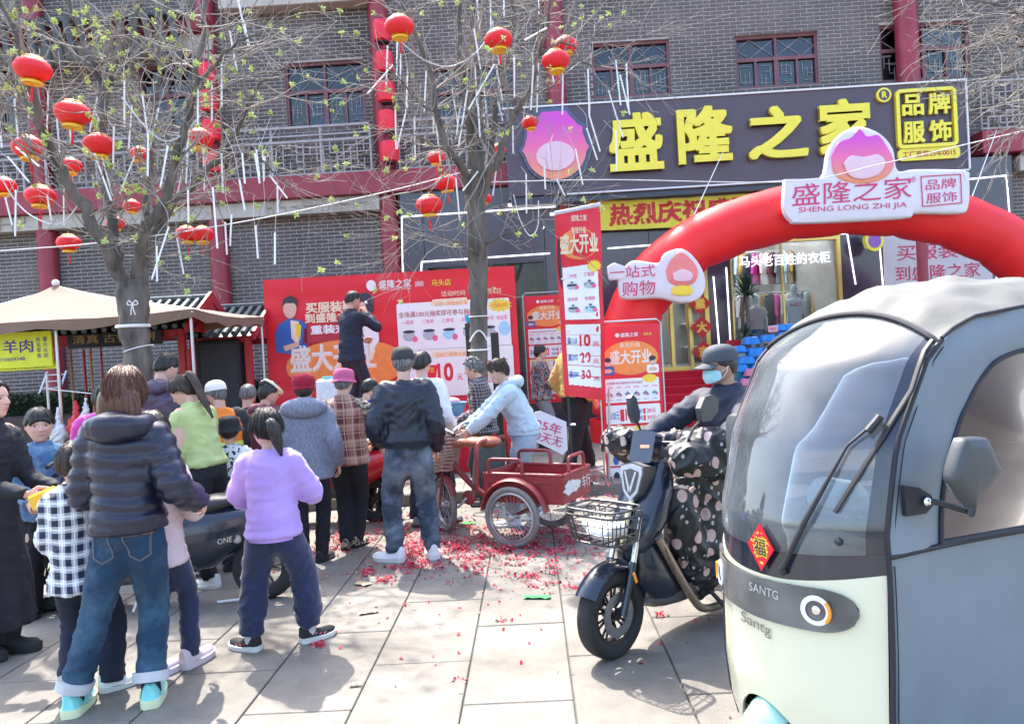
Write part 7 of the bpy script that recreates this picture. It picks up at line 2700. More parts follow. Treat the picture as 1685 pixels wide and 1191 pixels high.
for nm, c, s_ in(('side_panel', ((bu0+bu1)/2, bl0), (bu1-bu0, .02)), ('side_panel', ((bu0+bu1)/2, bl1), (bu1-bu0, .02)), ('tailboard', (bu1-.01, (bl0+bl1)/2), (.02, bl0-bl1-.02)), ('headboard', (bu0+.01, (bl0+bl1)/2), (.02, bl0-bl1-.02))):
 q=MB()
 q.bev((c[0], (bz0+bz1)/2, c[1]), (s_[0], bz1-bz0, s_[1]), .005, TPl.M)
 q.build(nm, boxred, TRI, False)
MB().bev(((bu0+bu1)/2, bz0+.01, (bl0+bl1)/2), (bu1-bu0-.045, .02, bl0-bl1-.025), .004, TPl.M).build('box_floor', boxred, TRI, False)
q=MB()
for pts in([(bu0, bl0), (bu1, bl0), (bu1, bl1), (bu0, bl1), (bu0, bl0)], ):
 for a, b in zip(pts[:-1], pts[1:]):
  q.tube([TP(*a, bz1+.008), TP(*b, bz1+.008)], .016, 8)
q.build('top_rail', rust, TRI)
MB().tube([TP(bu0+.05, bl0+.012, bz0+.05), TP(bu0+.05, bl0+.012, bz1-.05), TP(bu1-.05, bl0+.012, bz1-.05), TP(bu1-.05, bl0+.012, bz0+.05)], .005, 5).build('panel_pressing', rust, TRI)
def hoop(a, b, h, r=.014):
 n=12
 P0, P1=TP(*a), TP(*b)
 pts=[P0, P0+V((0, 0, h*.8)), lerp(P0, P1, .06)+V((0, 0, h*.96)), lerp(P0, P1, .14)+V((0, 0, h)), lerp(P0, P1, .86)+V((0, 0, h)), lerp(P0, P1, .94)+V((0, 0, h*.96)), P1+V((0, 0, h*.8)), P1]
 return MB().tube(pts, r, 8).build('guard_hoop', rust, TRI)
for l in(bl0, bl1):
 hoop((bu0+.05, l, bz1), (bu0+.36, l, bz1), .13)
hoop((bu1, bl0-.12, bz1), (bu1, bl1+.12, bz1), .14)
hoop((bu0-.06, bl0+.0, bz1-.1), (bu0-.06, bl1, bz1-.1), .36, .018)
EM=Pl((TP(bu0-.07, bl0, 0).x, TP(bu0-.07, bl0, 0).y), tA+pi/2)
MB().bev((.27, .66, 0), (.46, .22, .012), .004, EM.M).build('backrest_panel', mat('dark_green_panel', (.05, .07, .065), .5, var=.3), TRI, False)
MB().tube([TP(.0+(RW+.045)*math.cos(a), bl0+.05, RW+(RW+.045)*math.sin(a))for a in np.linspace(.15, pi-.15, 18)], .018, 6, ry=.05, up=TL).build('wheel_arch', rust, TRI)
BE=Pl((TP(bu1+.002, bl0, 0).x, TP(bu1+.002, bl0, 0).y), tA+pi/2)
rnd=random.Random(5)
q=MB()
q.flat([(.10+.17*math.cos(a)*rnd.uniform(.75, 1.15)+.06, .46+.06*math.sin(a)*rnd.uniform(.7, 1.2))for a in np.linspace(0, 2*pi, 28, endpoint=False)], BE.M, .004)
q.build('worn_patch', mat('chalky_white_paint', (.66, .63, .60), .8, var=.2, vs=30), TRI, False)
q=MB()
put_text(q, '车行', BE.M, .44, .46, h=.10, w=.17, bold=.02, d=.005)
q.build('lettering', mat('chalky_white_paint'), TRI, False)
fr2=[TP(FU+.06, FL, .74), TP(FU+.12, FL, .60), TP(FU+.30, FL, .42), TP(FU+.46, FL, .33), TP(FU+.62, FL, .36), TP(FU+.78, FL, .60)]
MB().tube(smooth_path(fr2, 5), .026, 10).build('main_tube', rust, TRI)
MB().tube([TP(FU+.60, FL, .33), TP(bu0, FL, .32), TP(.3, FL, .32)], .02, 8).build('rear_tube', rust, TRI)
MB().tube([TP(0, .02, RW), TP(0, -.74, RW)], .018, 8).build('axle', rust, TRI)
q=MB()
for s_ in(-1, 1):
 q.tube([TP(FU, FL, RW)+steer.normalized()*.05*s_, TP(FU+.04, FL, .55)+steer.normalized()*.04*s_, TP(FU+.05, FL, .58)], .011, 8)
q.tube([TP(FU+.05, FL, .56), TP(FU+.09, FL, .84)], .02, 8)
q.build('front_fork', rust, TRI)
q=MB()
R_=RW+.02
n_=steer.normalized()
fdir=V((n_.y, -n_.x, 0))
if fdir.dot(tF)<0:
 fdir=-fdir
for j in range(16):
 a=lerp(.2, 2.7, j/15)
 for b in(-.03, 0, .03):
  q.v.append(tuple(TP(FU, FL, RW)+fdir*(R_-abs(b)*.5)*math.cos(a)+V((0, 0, (R_-abs(b)*.5)*math.sin(a)))+n_*b))
  q.n+=1
q.f=[(j*3+i, j*3+i+1, j*3+i+4, j*3+i+3)for j in range(15)for i in range(2)]
q.m=[0]*len(q.f)
q.build('front_mudguard', rust, TRI, ang=180)
hbp=[TP(FU+.26, FL-.27, .92), TP(FU+.14, FL-.20, .95), TP(FU+.08, FL-.06, .88), TP(FU+.08, FL+.06, .88), TP(FU+.14, FL+.20, .95), TP(FU+.26, FL+.27, .92)]
MB().tube(smooth_path(hbp, 4), .011, 8).build('handlebar', chrome, TRI)
for k in(0, -1):
 e=hbp[k]
 MB().tube([e, e+(hbp[k]-hbp[1 if k==0 else-2]).normalized()*.10], .017, 8).build('hand_grip', black_m, TRI)
q=MB()
for c, r in(((-.52, .80), (.10, .10, .045)), ((-.40, .80), (.15, .11, .05)), ((-.64, .79), (.10, .05, .04))):
 q.ball(TP(c[0], FL, c[1]), (.14 if r[0]>.11 else r[0], r[1], r[2]), 16)
q=remesh(q, .012, 3)
q.build('saddle', mat('tan_leather', (.36, .12, .06), .5, var=.15), TRI, ang=180)
MB().tube([TP(-.50, FL, .78), TP(-.56, FL, .36)], .016, 8).build('seat_post', steel, TRI)
wk=mat('wicker', (.42, .28, .22), .8, var=.3, vs=40)
bk=thing_part('front_basket', TRI)
bc=TP(FU+.0, FL, 0)
for k in range(11):
 z=lerp(.56, .86, k/10)
 hw, hd_=lerp(.11, .17, k/10), lerp(.08, .13, k/10)
 pts=[bc+n_*(hw*math.copysign(abs(math.cos(a))**.5, math.cos(a)))+fdir*(-.02+hd_*math.copysign(abs(math.sin(a))**.5, math.sin(a)))+V((0, 0, z+.006*math.sin(a*9+k)))for a in np.linspace(0, 2*pi, 33)]
 MB().tube(pts, .0105 if k==10 else .0085, 6, ry=.012).build('woven_band', wk, bk)
for k in range(18):
 a=2*pi*k/18
 e=lambda t:math.copysign(abs(t)**.5, t)
 MB().tube([bc+n_*(.112*e(math.cos(a)))+fdir*(-.02+.082*e(math.sin(a)))+V((0, 0, .555)), bc+n_*(.172*e(math.cos(a)))+fdir*(-.02+.132*e(math.sin(a)))+V((0, 0, .865))], .006, 5).build('stake', wk, bk)
MB().tube([TP(-.60, FL+.03, .32), TP(-.66, FL+.1, .24)], .012, 6).build('crank', steel, TRI)
MB().lathe([(.06, -.004), (.065, 0), (.06, .004)], Matrix.Translation(TP(-.58, FL+.04, .32))@TL.to_track_quat('Z', 'Y').to_matrix().to_4x4(), 24).build('chain_wheel', rust, TRI)
# MOPEDS
def moped(name, label, G0, ang, body_m, L=1.22, seat_m=black_m, mirrors=True, zk=1.0, hk=1.0):
 PL=Pl((G0[0], G0[1]), ang)
 T=thing(name, label, 'moped', (G0[0], G0[1], 0))
 def Q(u, l, z):
  return PL.P(u, z, l)
 def loft(nm, m, secs, n=18, e=.8):
  secs=[(u, z*zk, h*hk, l_)for u, z, h, l_ in secs]
  rr=[[Q(u, l_*math.copysign(abs(math.cos(a))**e, math.cos(a)), z+h*math.copysign(abs(math.sin(a))**e, math.sin(a)))for a in(2*pi*k/n for k in range(n))]for u, z, h, l_ in secs]
  return MB().rings(rr).build(nm, m, T, ang=60)
 wheel('wheel', Q(0, 0, .215), PL.n, .215, .09, T, spokes=5)
 wheel('wheel', Q(L, 0, .215), PL.n, .215, .09, T, spokes=5)
 MB().tube([Q(0, .07, .215), Q(.10, .06, .55), Q(.18, 0, .95)], .02, 8).build('fork_leg', mattegrey, T)
 loft('front_shield', body_m, [(.10, .62, .18, .06), (.17, .66, .28, .15), (.24, .62, .34, .20), (.29, .58, .28, .19)])
 loft('floor_board', mattegrey, [(.22, .28, .06, .12), (.45, .26, .06, .15), (.75, .28, .06, .15)])
 loft('body_fairing', body_m, [(.62, .42, .10, .08), (.72, .46, .17, .13), (.90, .50, .18, .16), (1.15, .52, .17, .16), (1.4, .60, .10, .12), (1.62, .66, .03, .05)])
 loft('seat', seat_m, [(.58, .66, .02, .08), (.66, .70, .05, .13), (.90, .72, .055, .15), (1.2, .77, .05, .13), (1.36, .80, .02, .08)])
 loft('lower_fairing', mattegrey, [(.70, .30, .05, .08), (.85, .33, .10, .13), (1.05, .38, .09, .13), (1.2, .42, .03, .08)])
 q=MB().tube([Q(L+.27*math.cos(a), 0, .215+.27*math.sin(a))for a in np.linspace(-.2, 2.0, 14)], .012, 8, ry=.06, up=PL.n)
 q.build('rear_mudguard', mattegrey, T)
 MB().tube(smooth_path([Q(.26, -.33, 1.0), Q(.2, -.1, 1.02), Q(.2, .1, 1.02), Q(.26, .33, 1.0)], 4), .013, 8).build('handlebar', black_m, T)
 loft('handlebar_cowl', body_m, [(.08, .98, .04, .06), (.15, 1.0, .07, .12), (.24, 1.02, .04, .10)])
 MB().tube([Q(.74, .1, .24), Q(.70, .24, .03)], .011, 6).build('side_stand', steel, T)
 if mirrors:
  for s_ in(-1, 1):
   MB().tube([Q(.22, .22*s_, 1.02), Q(.24, .27*s_, 1.18)], .006, 6).build('mirror_stem', black_m, T)
   MB().ball(Q(.24, .27*s_, 1.22), (.03, .065, .045), 12).build('mirror', black_m, T)
 return T, PL
g_=gnd(78, 1004)
M1, PL1=moped('moped', 'dark navy moped with a white ONE logo parked behind the lilac sweatshirt', (g_.x, g_.y), .0, navy_g, L=1.48, mirrors=False, zk=.86, hk=1.25)
fb=[o for o in M1.children if o.name.startswith('body_fairing')][0]
for o in M1.children:
 pass
bvf=bvh_of(fb.data)
surf_text('ONE', [(358, 891), (382, 886)], 9, ink, 'logo_lettering', .004, .03, bvf, M1)
q=MB()
ce, n=surf(390, 886, .004, bvf)
for r0, r1 in((0, .010), (.014, .020), (.024, .027)):
 m=24
 q.add([ce+V((r*math.cos(2*pi*k/m), 0, r*math.sin(2*pi*k/m)))for k in range(m)for r in(max(r0, .0005), r1)], [(2*k, 2*k+1, (2*k+3)%(2*m), (2*k+2)%(2*m))for k in range(m)])
q.build('logo_rings', ink, M1, False)
g_=aty(652, 7.6)
M2, PL2=moped('moped', 'red and white moped parked behind the black bomber jacket', (g_[0]-1.35, g_[1]), -.15, mat('red_moped_paint', (.55, .02, .03), .25, coat=.5), L=1.2, mirrors=False)
# INFLATABLE ARCH
YA=11.8
AC=[(1022, 775, .42), (1026, 640, .42), (1030, 560, .42), (1050, 500, .43), (1088, 445, .43), (1145, 402, .43), (1215, 372, .43), (1300, 350, .43), (1390, 340, .43), (1480, 345, .43), (1565, 362, .43), (1640, 392, .43), (1700, 440, .43), (1745, 500, .43), (1770, 560, .42), (1785, 640, .42), (1792, 735, .42)]
ap_=[at(x, y, YA)for x, y, r in AC]
ap_[0].z=ap_[-1].z=.45
sp=[]
for a, b in zip(ap_[:-1], ap_[1:]):
 for k in range(6):
  sp.append((lerp(a, b, k/6), k))
sp.append((ap_[-1], 0))
q=MB()
q.tube([p for p, k in sp], [.42*(1.0-(.035 if k==0 else .008 if k in(1, 5)else 0))for p, k in sp], 32)
q.v=[tuple(V(p)+V((0, .5, 1))*(.018*noise.noise(V(p)*2.6)+.010*noise.noise(V(p)*9)))for p in q.v]
arch=q.build('inflatable_arch', red_fab, None, ang=180, label='big red inflatable arch standing in front of the shop door', cat='inflatable arch')
for e, (a, b)in enumerate((((1130, 380), (1190, 250)), ((1590, 350), (1640, 215)))):
 MB().tube([at(*a, YA-.2), at(*b, 14.4)], .008, 5).build('tie_rope', rope, arch)
for k in(0, -1):
 c=ap_[k]
 q=MB().tube([V((c.x, YA, .106)), V((c.x, YA, .45))], .44, 28)
 q.build('arch_foot', red_fab, arch)
AP=Pl((0, YA-.46), 0)
def puffy(name, pts, m, parent=None, depth=.13, pl=AP, lab=None, cat=None, d0=0.0):
 """blown-up slab with rounded rim from a photo outline"""
 P2=smooth_path([V((*pl.px(x, y), 0))for x, y in pts]+[V((*pl.px(*pts[0]), 0))], 4)[:-1]
 cx, cy=sum(p.x for p in P2)/len(P2), sum(p.y for p in P2)/len(P2)
 q=MB()
 rr=[]
 for sc, d in((.975, 0), (1, depth*.3), (1, depth*.7), (.975, depth), (.90, depth*1.12), (.6, depth*1.2), (.05, depth*1.22)):
  rr.append([pl.P(cx+(p.x-cx)*(1-(1-sc)*.5 if sc>.9 else sc), cy+(p.y-cy)*sc, d0+d)for p in P2])
 q.rings(rr)
 return q.build(name, m, parent, ang=50, label=lab, cat=cat)
white_i=mat('white_inflatable_nylon', (.70, .66, .70), .55, var=.03, bump=.15, bs=5)
pk=mat('crimson_letters', (.62, .03, .16), .5)
top_=[(1286, 298), (1345, 296), (1358, 250), (1378, 224), (1408, 212), (1440, 222), (1462, 248), (1470, 284), (1500, 282), (1580, 284), (1588, 300), (1586, 345), (1570, 354), (1500, 354), (1480, 362), (1320, 370), (1296, 366), (1284, 345)]
sg_=puffy('inflatable_sign', top_, white_i, None, lab='white inflatable name sign with crimson characters on top of the red arch', cat='sign')
bvs=bvh_of(sg_.data)
def on_sign(body, x0, y0, x1, y1, h, m, name='lettering', bold=.02, bv=bvs, parent=sg_, d=.010):
 return surf_text(body, [(x0, y0), (x1, y1)], h, m, name, d, bold, bv, parent)
on_sign('盛隆之家', 1303, 322, 1500, 308, 36, pk, bold=.02)
on_sign('SHENG LONG ZHI JIA', 1314, 347, 1492, 338, 11, pk, bold=.008)
on_sign('品牌', 1523, 305, 1573, 301, 17, pk, bold=.01)
on_sign('服饰', 1524, 327, 1574, 323, 17, pk, bold=.01)
on_sign('®', 1498, 296, 1507, 295, 9, pk)
for a, b in(((1515, 291), (1580, 287)), ((1580, 287), (1582, 334)), ((1582, 334), (1518, 340)), ((1518, 340), (1515, 291))):
 MB().tube([surf(lerp(a[0], b[0], t), lerp(a[1], b[1], t), .012, bvs)[0]for t in np.linspace(0, 1, 8)], .007, 5).build('sign_border', pk, sg_)
fl=[(1360, 262), (1372, 240), (1392, 232), (1406, 218), (1418, 230), (1436, 228), (1450, 246), (1462, 272), (1452, 292), (1432, 303), (1404, 306), (1378, 300), (1364, 286)]
puffy('emblem_disc', fl, em, sg_, .02, d0=.155)
puffy('emblem_centre', [(1378, 274), (1390, 262), (1412, 264), (1434, 260), (1446, 272), (1436, 292), (1410, 300), (1388, 294)], palepink, sg_, .02, d0=.185)
left_=[(998, 440), (1010, 434), (1020, 446), (1040, 430), (1082, 434), (1092, 418), (1120, 411), (1144, 430), (1158, 462), (1150, 490), (1120, 500), (1082, 492), (1030, 494), (1018, 486), (1014, 460), (1002, 462)]
s2=puffy('inflatable_sign', left_, white_i, None, lab='smaller white inflatable sign with crimson characters on the left leg of the arch', cat='sign')
bv2=bvh_of(s2.data)
on_sign('一站式', 1004, 449, 1078, 445, 20, pk, bv=bv2, parent=s2)
on_sign('购物', 1024, 476, 1078, 472, 24, pk, bv=bv2, parent=s2)
puffy('emblem_disc', [(1092, 448), (1100, 430), (1116, 417), (1134, 430), (1144, 448), (1138, 466), (1118, 472), (1098, 466)], mat('coral_emblem', (.82, .22, .20), .4, var=.1), s2, .02, d0=.155)
puffy('emblem_centre', [(1102, 452), (1118, 445), (1134, 452), (1130, 464), (1106, 464)], palepink, s2, .02, d0=.185)
puffy('emblem_base', [(1102, 474), (1118, 471), (1134, 474), (1132, 486), (1104, 486)], yellow_print, s2, .02, d0=.155)
# POSTERS
def poster_print(T, pl, uv, d, wide=1.0, man=True, kind='tall'):
 """printed layout; uv(fx, fy) -> plane coords, fx, fy in 0..1 from top-left"""
 M_=pl.M
 mats_=[red_print, white_print, cream_print, yellow_print, blue_print, dark_print, pink_print, skin_print, grey_print, orange_print, teal_print, maroon_print]
 q=MB()
 def rc(x0, y0, x1, y1, mi, dd=0, r=0):
  a, b=uv(x0, y1), uv(x1, y0)
  if r:
   q.flat(rrect(a[0], a[1], b[0], b[1], r), M_, d+dd, mi)
  else:
   q.flat([(a[0], a[1]), (b[0], a[1]), (b[0], b[1]), (a[0], b[1])], M_, d+dd, mi)
 def tx(s, x, y, w, h, mi, dd=.003, bold=.02):
  a, b=uv(x-w/2, y+h/2), uv(x+w/2, y-h/2)
  put_text(q, s, M_, (a[0]+b[0])/2, (a[1]+b[1])/2, w=b[0]-a[0], h=b[1]-a[1], mi=mi, bold=bold, d=d+dd)
 def el(x, y, rx, ry, mi, dd, n=20):
  c=uv(x, y)
  e=uv(x+rx, y-ry)
  q.flat(circ(c[0], c[1], e[0]-c[0], n, e[1]-c[1]), M_, d+dd, mi)
 def star(x, y, rx, ry, mi, dd):
  c=uv(x, y)
  e=uv(x+rx, y-ry)
  q.flat([(c[0]+(e[0]-c[0])*(1 if k%2 else .72)*math.cos(2*pi*k/28), c[1]+(e[1]-c[1])*(1 if k%2 else .72)*math.sin(2*pi*k/28))for k in range(28)], M_, d+dd, mi)
 def pot(x, y, r, mi=8, ay=1.0):
  el(x, y+.15*r*ay, r, r*.75*ay, mi, .003)
  rc(x-r*.9, y-r*.25*ay, x+r*.9, y+r*.1*ay, 5, .004)
  el(x, y-r*.7*ay, r*.25, r*.25*ay, 5, .0035)
  el(x+r*.8, y+r*.5*ay, r*.45, r*.45*ay, 6, .0045)
 return q, rc, tx, el, star, pot, mats_
def rollup(name, lab, px_tl, px_br, Y, base, frame_m=steel, full=True, tilt=0.0):
 pl=Pl((at(*px_tl, Y).x, Y), tilt)
 a, b=pl.px(*px_tl), pl.px(*px_br)
 u0_, u1_, v1_, v0_=a[0], b[0], a[1], b[1]
 T=thing(name, lab, 'poster stand', pl.P((u0_+u1_)/2, base, 0))
 MB().bev(((u0_+u1_)/2, (v0_+v1_)/2, -.004), (u1_-u0_, v1_-v0_, .006), .002, pl.M).build('poster_sheet', red_print, T, False)
 e=.02
 MB().tube([pl.P(u0_-e, base, -.01), pl.P(u0_-e, v1_+.01, -.01), pl.P(u0_+.02, v1_+.05, -.01), pl.P(u1_-.02, v1_+.05, -.01), pl.P(u1_+e, v1_+.01, -.01), pl.P(u1_+e, base, -.01)], .010, 8).build('frame', frame_m, T)
 MB().tube([pl.P(u0_-e, base+.01, -.25), pl.P(u0_-e, base+.01, .15)], .012, 6).tube([pl.P(u1_+e, base+.01, -.25), pl.P(u1_+e, base+.01, .15)], .012, 6).build('foot', frame_m, T)
 uv=lambda x, y:(lerp(u0_, u1_, x), lerp(v1_, v0_, y))
 ay=(u1_-u0_)/(v1_-v0_)
 q, rc, tx, el, star, pot, mm=poster_print(T, pl, uv, .001)
 el(.5, .19, .46, .10, 9, .001, 30)
 tx('盛隆之家', .5, .055, .30, .025, 1, .002)
 tx('马头店', .80, .055, .14, .018, 3, .002)
 el(.30, .055, .035, .035*ay, 1, .002)
 tx('重装升级', .5, .115, .34, .030, 2, .002)
 tx('盛大开业', .5, .185, .70, .085, 2, .0025, .03)
 tx('盛大开业', .5, .183, .68, .078, 1, .0045, .004)
 for x, s_, c1, c2 in((.12, 1, 4, 7), (.86, -1, 1, 7)):
  el(x, .215, .055, .07*ay, c2, .0045)
  el(x, .198, .058, .04*ay, 5, .005)
  rc(x-.10, .235, x+.10, .285, c1, .0045, .02)
  el(x, .262, .07, .012, c2, .005)
 rc(.05, .31, .95, .45, 1, .001, .015)
 star(.80, .315, .14, .028, 3, .0025)
 tx('全场满100元抽奖即可参与抽奖', .38, .335, .60, .016, 11, .002, .01)
 for k in range(6):
  tx('一二三四五幸'[k]+'等奖', .125+.15*k, .360, .10, .012, 6, .002, .006)
  pot(.12+.15*k, .40, .045, 8 if k<5 else 10, ay)
  rc(.08+.15*k, .432, .17+.15*k, .437, 8, .002)
 rc(.05, .465, .95, .575, 1, .001, .015)
 tx('满100元', .165, .525, .20, .055, 4, .002, .015)
 rc(.28, .49, .345, .56, 0, .002)
 tx('10', .43, .523, .13, .070, 0, .002, .03)
 for k, (a_, b_)in enumerate((('200', '20元'), ('300', '30元'))):
  tx(a_, .60, .505+.04*k, .10, .026, 4, .002, .015)
  rc(.665, .49+.04*k, .70, .522+.04*k, 0, .002)
  tx(b_, .80, .505+.04*k, .15, .028, 0, .002, .02)
 if full:
  for j, y in enumerate((.59, .73, .83)):
   rc(.05, y, .95, y+(.12 if j==0 else .09), (2, 1, 1)[j], .001, .01)
   for k in range(4):
    rc(.075+.22*k, y+.01, .27+.22*k, y+(.11 if j==0 else .08), (10, 2, 1, 8)[(k+j)%4], .002)
    el(.17+.22*k, y+.055, .05, .03, (5, 8, 4, 6)[(k+2*j)%4], .003)
    if j==0:
     rc(.08+.22*k, y+.003, .17+.22*k, y+.025, 3, .0035)
     rc(.075+.22*k, y+.112, .27+.22*k, y+.125, 0, .0035)
  tx('时间:12点·每晚', .35, .96, .45, .018, 2, .002, .01)
 q.build('print', mm, T, False)
 return T
rollup('poster_stand', 'tall red roll-up poster in a steel frame at the centre, beside the scooter handlebar', (985, 538), (1099, 812), 8.45, .113, steel, tilt=.0)
rollup('poster_stand', 'farther red roll-up poster behind the woman in the floral jacket', (862, 488), (946, 660), 12.1, .113, steel)
FY=8.2
fl_=Pl((at(915, 345, FY).x, FY), .05)
tl, tr_, bl_, br_=fl_.px(912, 352), fl_.px(988, 336), fl_.px(925, 650), fl_.px(978, 660)
FT=thing('flag_banner', 'tall red hanging flag banner with prize lists on a black pole', 'banner', (tl[0], FY, .113))
def fuv(x, y):
 top=(lerp(tl[0], tr_[0], x), lerp(tl[1], tr_[1], x))
 bot=(lerp(bl_[0]+.02, br_[0]+.12, x), lerp(bl_[1]+.0, br_[1], x))
 return lerp(top[0], bot[0], y), lerp(top[1], bot[1], y)
def fbend(p):
 u, v, d=p
 return fl_.P(u, v, d+.035*math.sin(u*13+v*1.5)*min(1, (tl[1]-v)/.8+.1)+.02*math.sin(v*7+u*4))
q=MB()
n1, n2=14, 40
for j in range(n2+1):
 for i in range(n1+1):
  a=fuv(i/n1, j/n2)
  q.v.append(tuple(fbend((a[0], a[1], 0))))
  q.n+=1
q.f=[(j*(n1+1)+i, (j+1)*(n1+1)+i, (j+1)*(n1+1)+i+1, j*(n1+1)+i+1)for j in range(n2)for i in range(n1)]
q.m=[0]*len(q.f)
cl=q.build('cloth', red_print, FT, ang=180)
bvc=bvh_of(cl.data)
q, rc, tx, el, star, pot, mm=poster_print(FT, fl_, fuv, .0)
el(.5, .185, .40, .07, 9, .2005, 30)
tx('盛隆之家', .52, .050, .34, .022, 2, .002)
tx('重装升级', .5, .115, .32, .028, 2, .202)
tx('盛大开业', .5, .185, .82, .085, 2, .202, .03)
star(.82, .31, .17, .03, 3, .204)
for y0, y1 in((.30, .585), (.61, .94)):
 for k in range(6):
  for i in range(6):
   x0, x1=lerp(.12, .90, i/6), lerp(.12, .90, (i+1)/6)
   rc(x0, lerp(y0, y1, k/6), x1, lerp(y0, y1, (k+1)/6), 1, .2)
for k, (x, y)in enumerate(((.32, .40), (.70, .40), (.32, .525), (.70, .525))):
 tx('二三四幸'[k]+'等奖', x, y-.05, .24, .020, 6, .202, .01)
 pot(x, y, .12, 10 if k==3 else 8, .19)
 q.m=q.m
for k, y in enumerate((.70, .79, .88)):
 tx('满%d00'%(k+1), .26, y, .24, .045, 4, .202, .02)
 tx('%d0'%(k+1), .56, y-.005, .24, .068-.006*k, 0, .202, .03)
 tx('元', .80, y+.012, .14, .028, 0, .202, .02)
inv=fl_.M.inverted()
out=[]
for p in q.v:
 l_=inv@V(p)
 lay=.2 if l_.z>.15 else 0
 out.append(tuple(fbend((l_.x, l_.y, (l_.z-lay)*2+.004))))
q.v=out
q.build('print', mm, FT, False)
p0, p1=at(916, 350, FY+.02), at(942, 775, FY+.02)
MB().tube([V((p1.x, FY+.02, .113)), p0+V((0, 0, .03))], .014, 8).build('pole', black_m, FT)
MB().tube([fbend((*fuv(0, 0), 0)), fbend((*fuv(1, 0), 0))], .022, 8).build('top_sleeve', mat('pale_lilac_sleeve', (.62, .6, .72), .6), FT)
for z in(2.3, 1.75, 1.2, .75):
 t_=(p0.z-z)/(p0.z-p1.z)
 c=lerp(p0, p1, t_)
 MB().tube([c, c+V((.06, -.03, 0))], .012, 6).build('clip', white_m, FT)
MB().box((p1.x, FY+.1, .13), (.4, .4, .03)).build('base', black_m, FT, False)
q=MB().tube([at(1002, 640, 8.3), V((at(1003, 806, 8.3).x, 8.3, .113))], .014, 8)
q.build('steel_pole', steel, None, label='thin steel pole standing left of the central roll-up poster', cat='pole')
BP=Pl((at(900, 700, 7.9).x, 7.9), .1)
bo=[BP.px(*p)for p in((880, 678), (890, 676), (932, 694), (934, 740), (926, 748), (872, 722), (868, 714))]
bs_=MB().prism(bo, BP.M, -.02, 0).build('foam_board', white_i, None, False, label='tilted white foam board with crimson writing behind the tricycle box', cat='board')
q=MB()
c1, c2=BP.px(903, 702), BP.px(899, 721)
put_text(q, '25年', BP.M, c1[0], c1[1], w=.28, h=.11, bold=.01, d=.004, rot=-.36)
put_text(q, '30天无', BP.M, c2[0], c2[1], w=.34, h=.10, bold=.01, d=.004, rot=-.36)
q.build('lettering', pk, bs_, False)
MB().tube([BP.P(*bo[3], -.03), BP.P(bo[3][0], 0.113, -.03)], .01, 6).build('stick', black_m, bs_)
# STAGE
SX0, SX1, SY0, SY1=at(445, 690, 9.4).x, at(765, 690, 9.4).x, 9.45, 11.2
ST_=thing('stage', 'low stage covered in bright red carpet under the big red backdrop', 'stage', ((SX0+SX1)/2, 10.2, .113))
MB().bev(((SX0+SX1)/2, (SY0+SY1)/2, (STZ+.115)/2), (SX1-SX0, SY1-SY0, STZ-.115), .02).build('stage_deck', carpet, ST_, False)
q=MB()
n=60
for j in(0, 1):
 for i in range(n+1):
  q.v.append((lerp(SX0-.02, SX1+.02, i/n), SY0-.03-.02*math.sin(i*1.3)*(1-j*.5), (.12, STZ+.004)[j]))
  q.n+=1
q.f=[(i, i+1, n+2+i, n+1+i)for i in range(n)]
q.m=[0]*n
q.build('skirt', carpet, ST_, ang=180)
BYd=11.25
bp=Pl((at(432, 462, BYd).x, BYd), -.005)
a, b=bp.px(432, 461), bp.px(846, 437)
bw0, bw1, bv1, bv0=a[0], b[0], (a[1]+b[1])/2, .14
BT=thing('stage_backdrop', 'wide red printed backdrop behind the stage with characters, prizes and two printed figures', 'backdrop', bp.P((bw0+bw1)/2, .113, -.1))
q=MB()
n1, n2=60, 30
for j in range(n2+1):
 for i in range(n1+1):
  u, v=lerp(bw0, bw1, i/n1), lerp(bv0, bv1, j/n2)
  q.v.append(tuple(bp.P(u, v, -.012+.008*math.sin(v*19+math.sin(u*1.7)*2)*(1-i/n1*.5)-.006)))
  q.n+=1
q.f=[(j*(n1+1)+i, j*(n1+1)+i+1, (j+1)*(n1+1)+i+1, (j+1)*(n1+1)+i)for j in range(n2)for i in range(n1)]
q.m=[0]*len(q.f)
q.build('printed_sheet', red_print, BT, ang=180)
q=MB()
for u in(bw0+.05, (bw0+bw1)/2, bw1-.05):
 q.tube([bp.P(u, .113, -.08), bp.P(u, bv1, -.08)], .025, 6)
for v in(.4, 1.6, bv1-.05):
 q.tube([bp.P(bw0, v, -.07), bp.P(bw1, v, -.07)], .022, 6)
q.build('truss', steel, BT)
H_=bv1-bv0
def buv(x, y):
 return bp.px(x, y)
q, rc, tx, el, star, pot, mm=poster_print(BT, bp, buv, .004)
def R2(x0, y0, x1, y1, mi, dd=.001, r=.03):
 a, b=bp.px(x0, y0), bp.px(x1, y1)
 q.flat(rrect(a[0], b[1], b[0], a[1], r), bp.M, .004+dd, mi)
def T2(s, x, y, w, h, mi, dd=.003, bold=.02):
 c=bp.px(x, y)
 k=BYd/FPX
 put_text(q, s, bp.M, c[0], c[1], w=w*k, h=h*k, mi=mi, bold=bold, d=.004+dd)
def E2(x, y, rx, ry, mi, dd):
 c=bp.px(x, y)
 k=BYd/FPX
 q.flat(circ(c[0], c[1], rx*k, 22, ry*k), bp.M, .004+dd, mi)
def PG(pts, mi, dd):
 q.flat([bp.px(*p)for p in pts], bp.M, .004+dd, mi)
E2(570, 600, 100, 42, 9, .0005)
T2('盛隆之家', 650, 467, 54, 14, 1)
T2('SHENG LONG ZHI JIA', 651, 476, 50, 4, 1, bold=.005)
E2(611, 470, 8, 9, 1, .002)
T2('品牌服饰', 690, 467, 14, 9, 1, bold=.005)
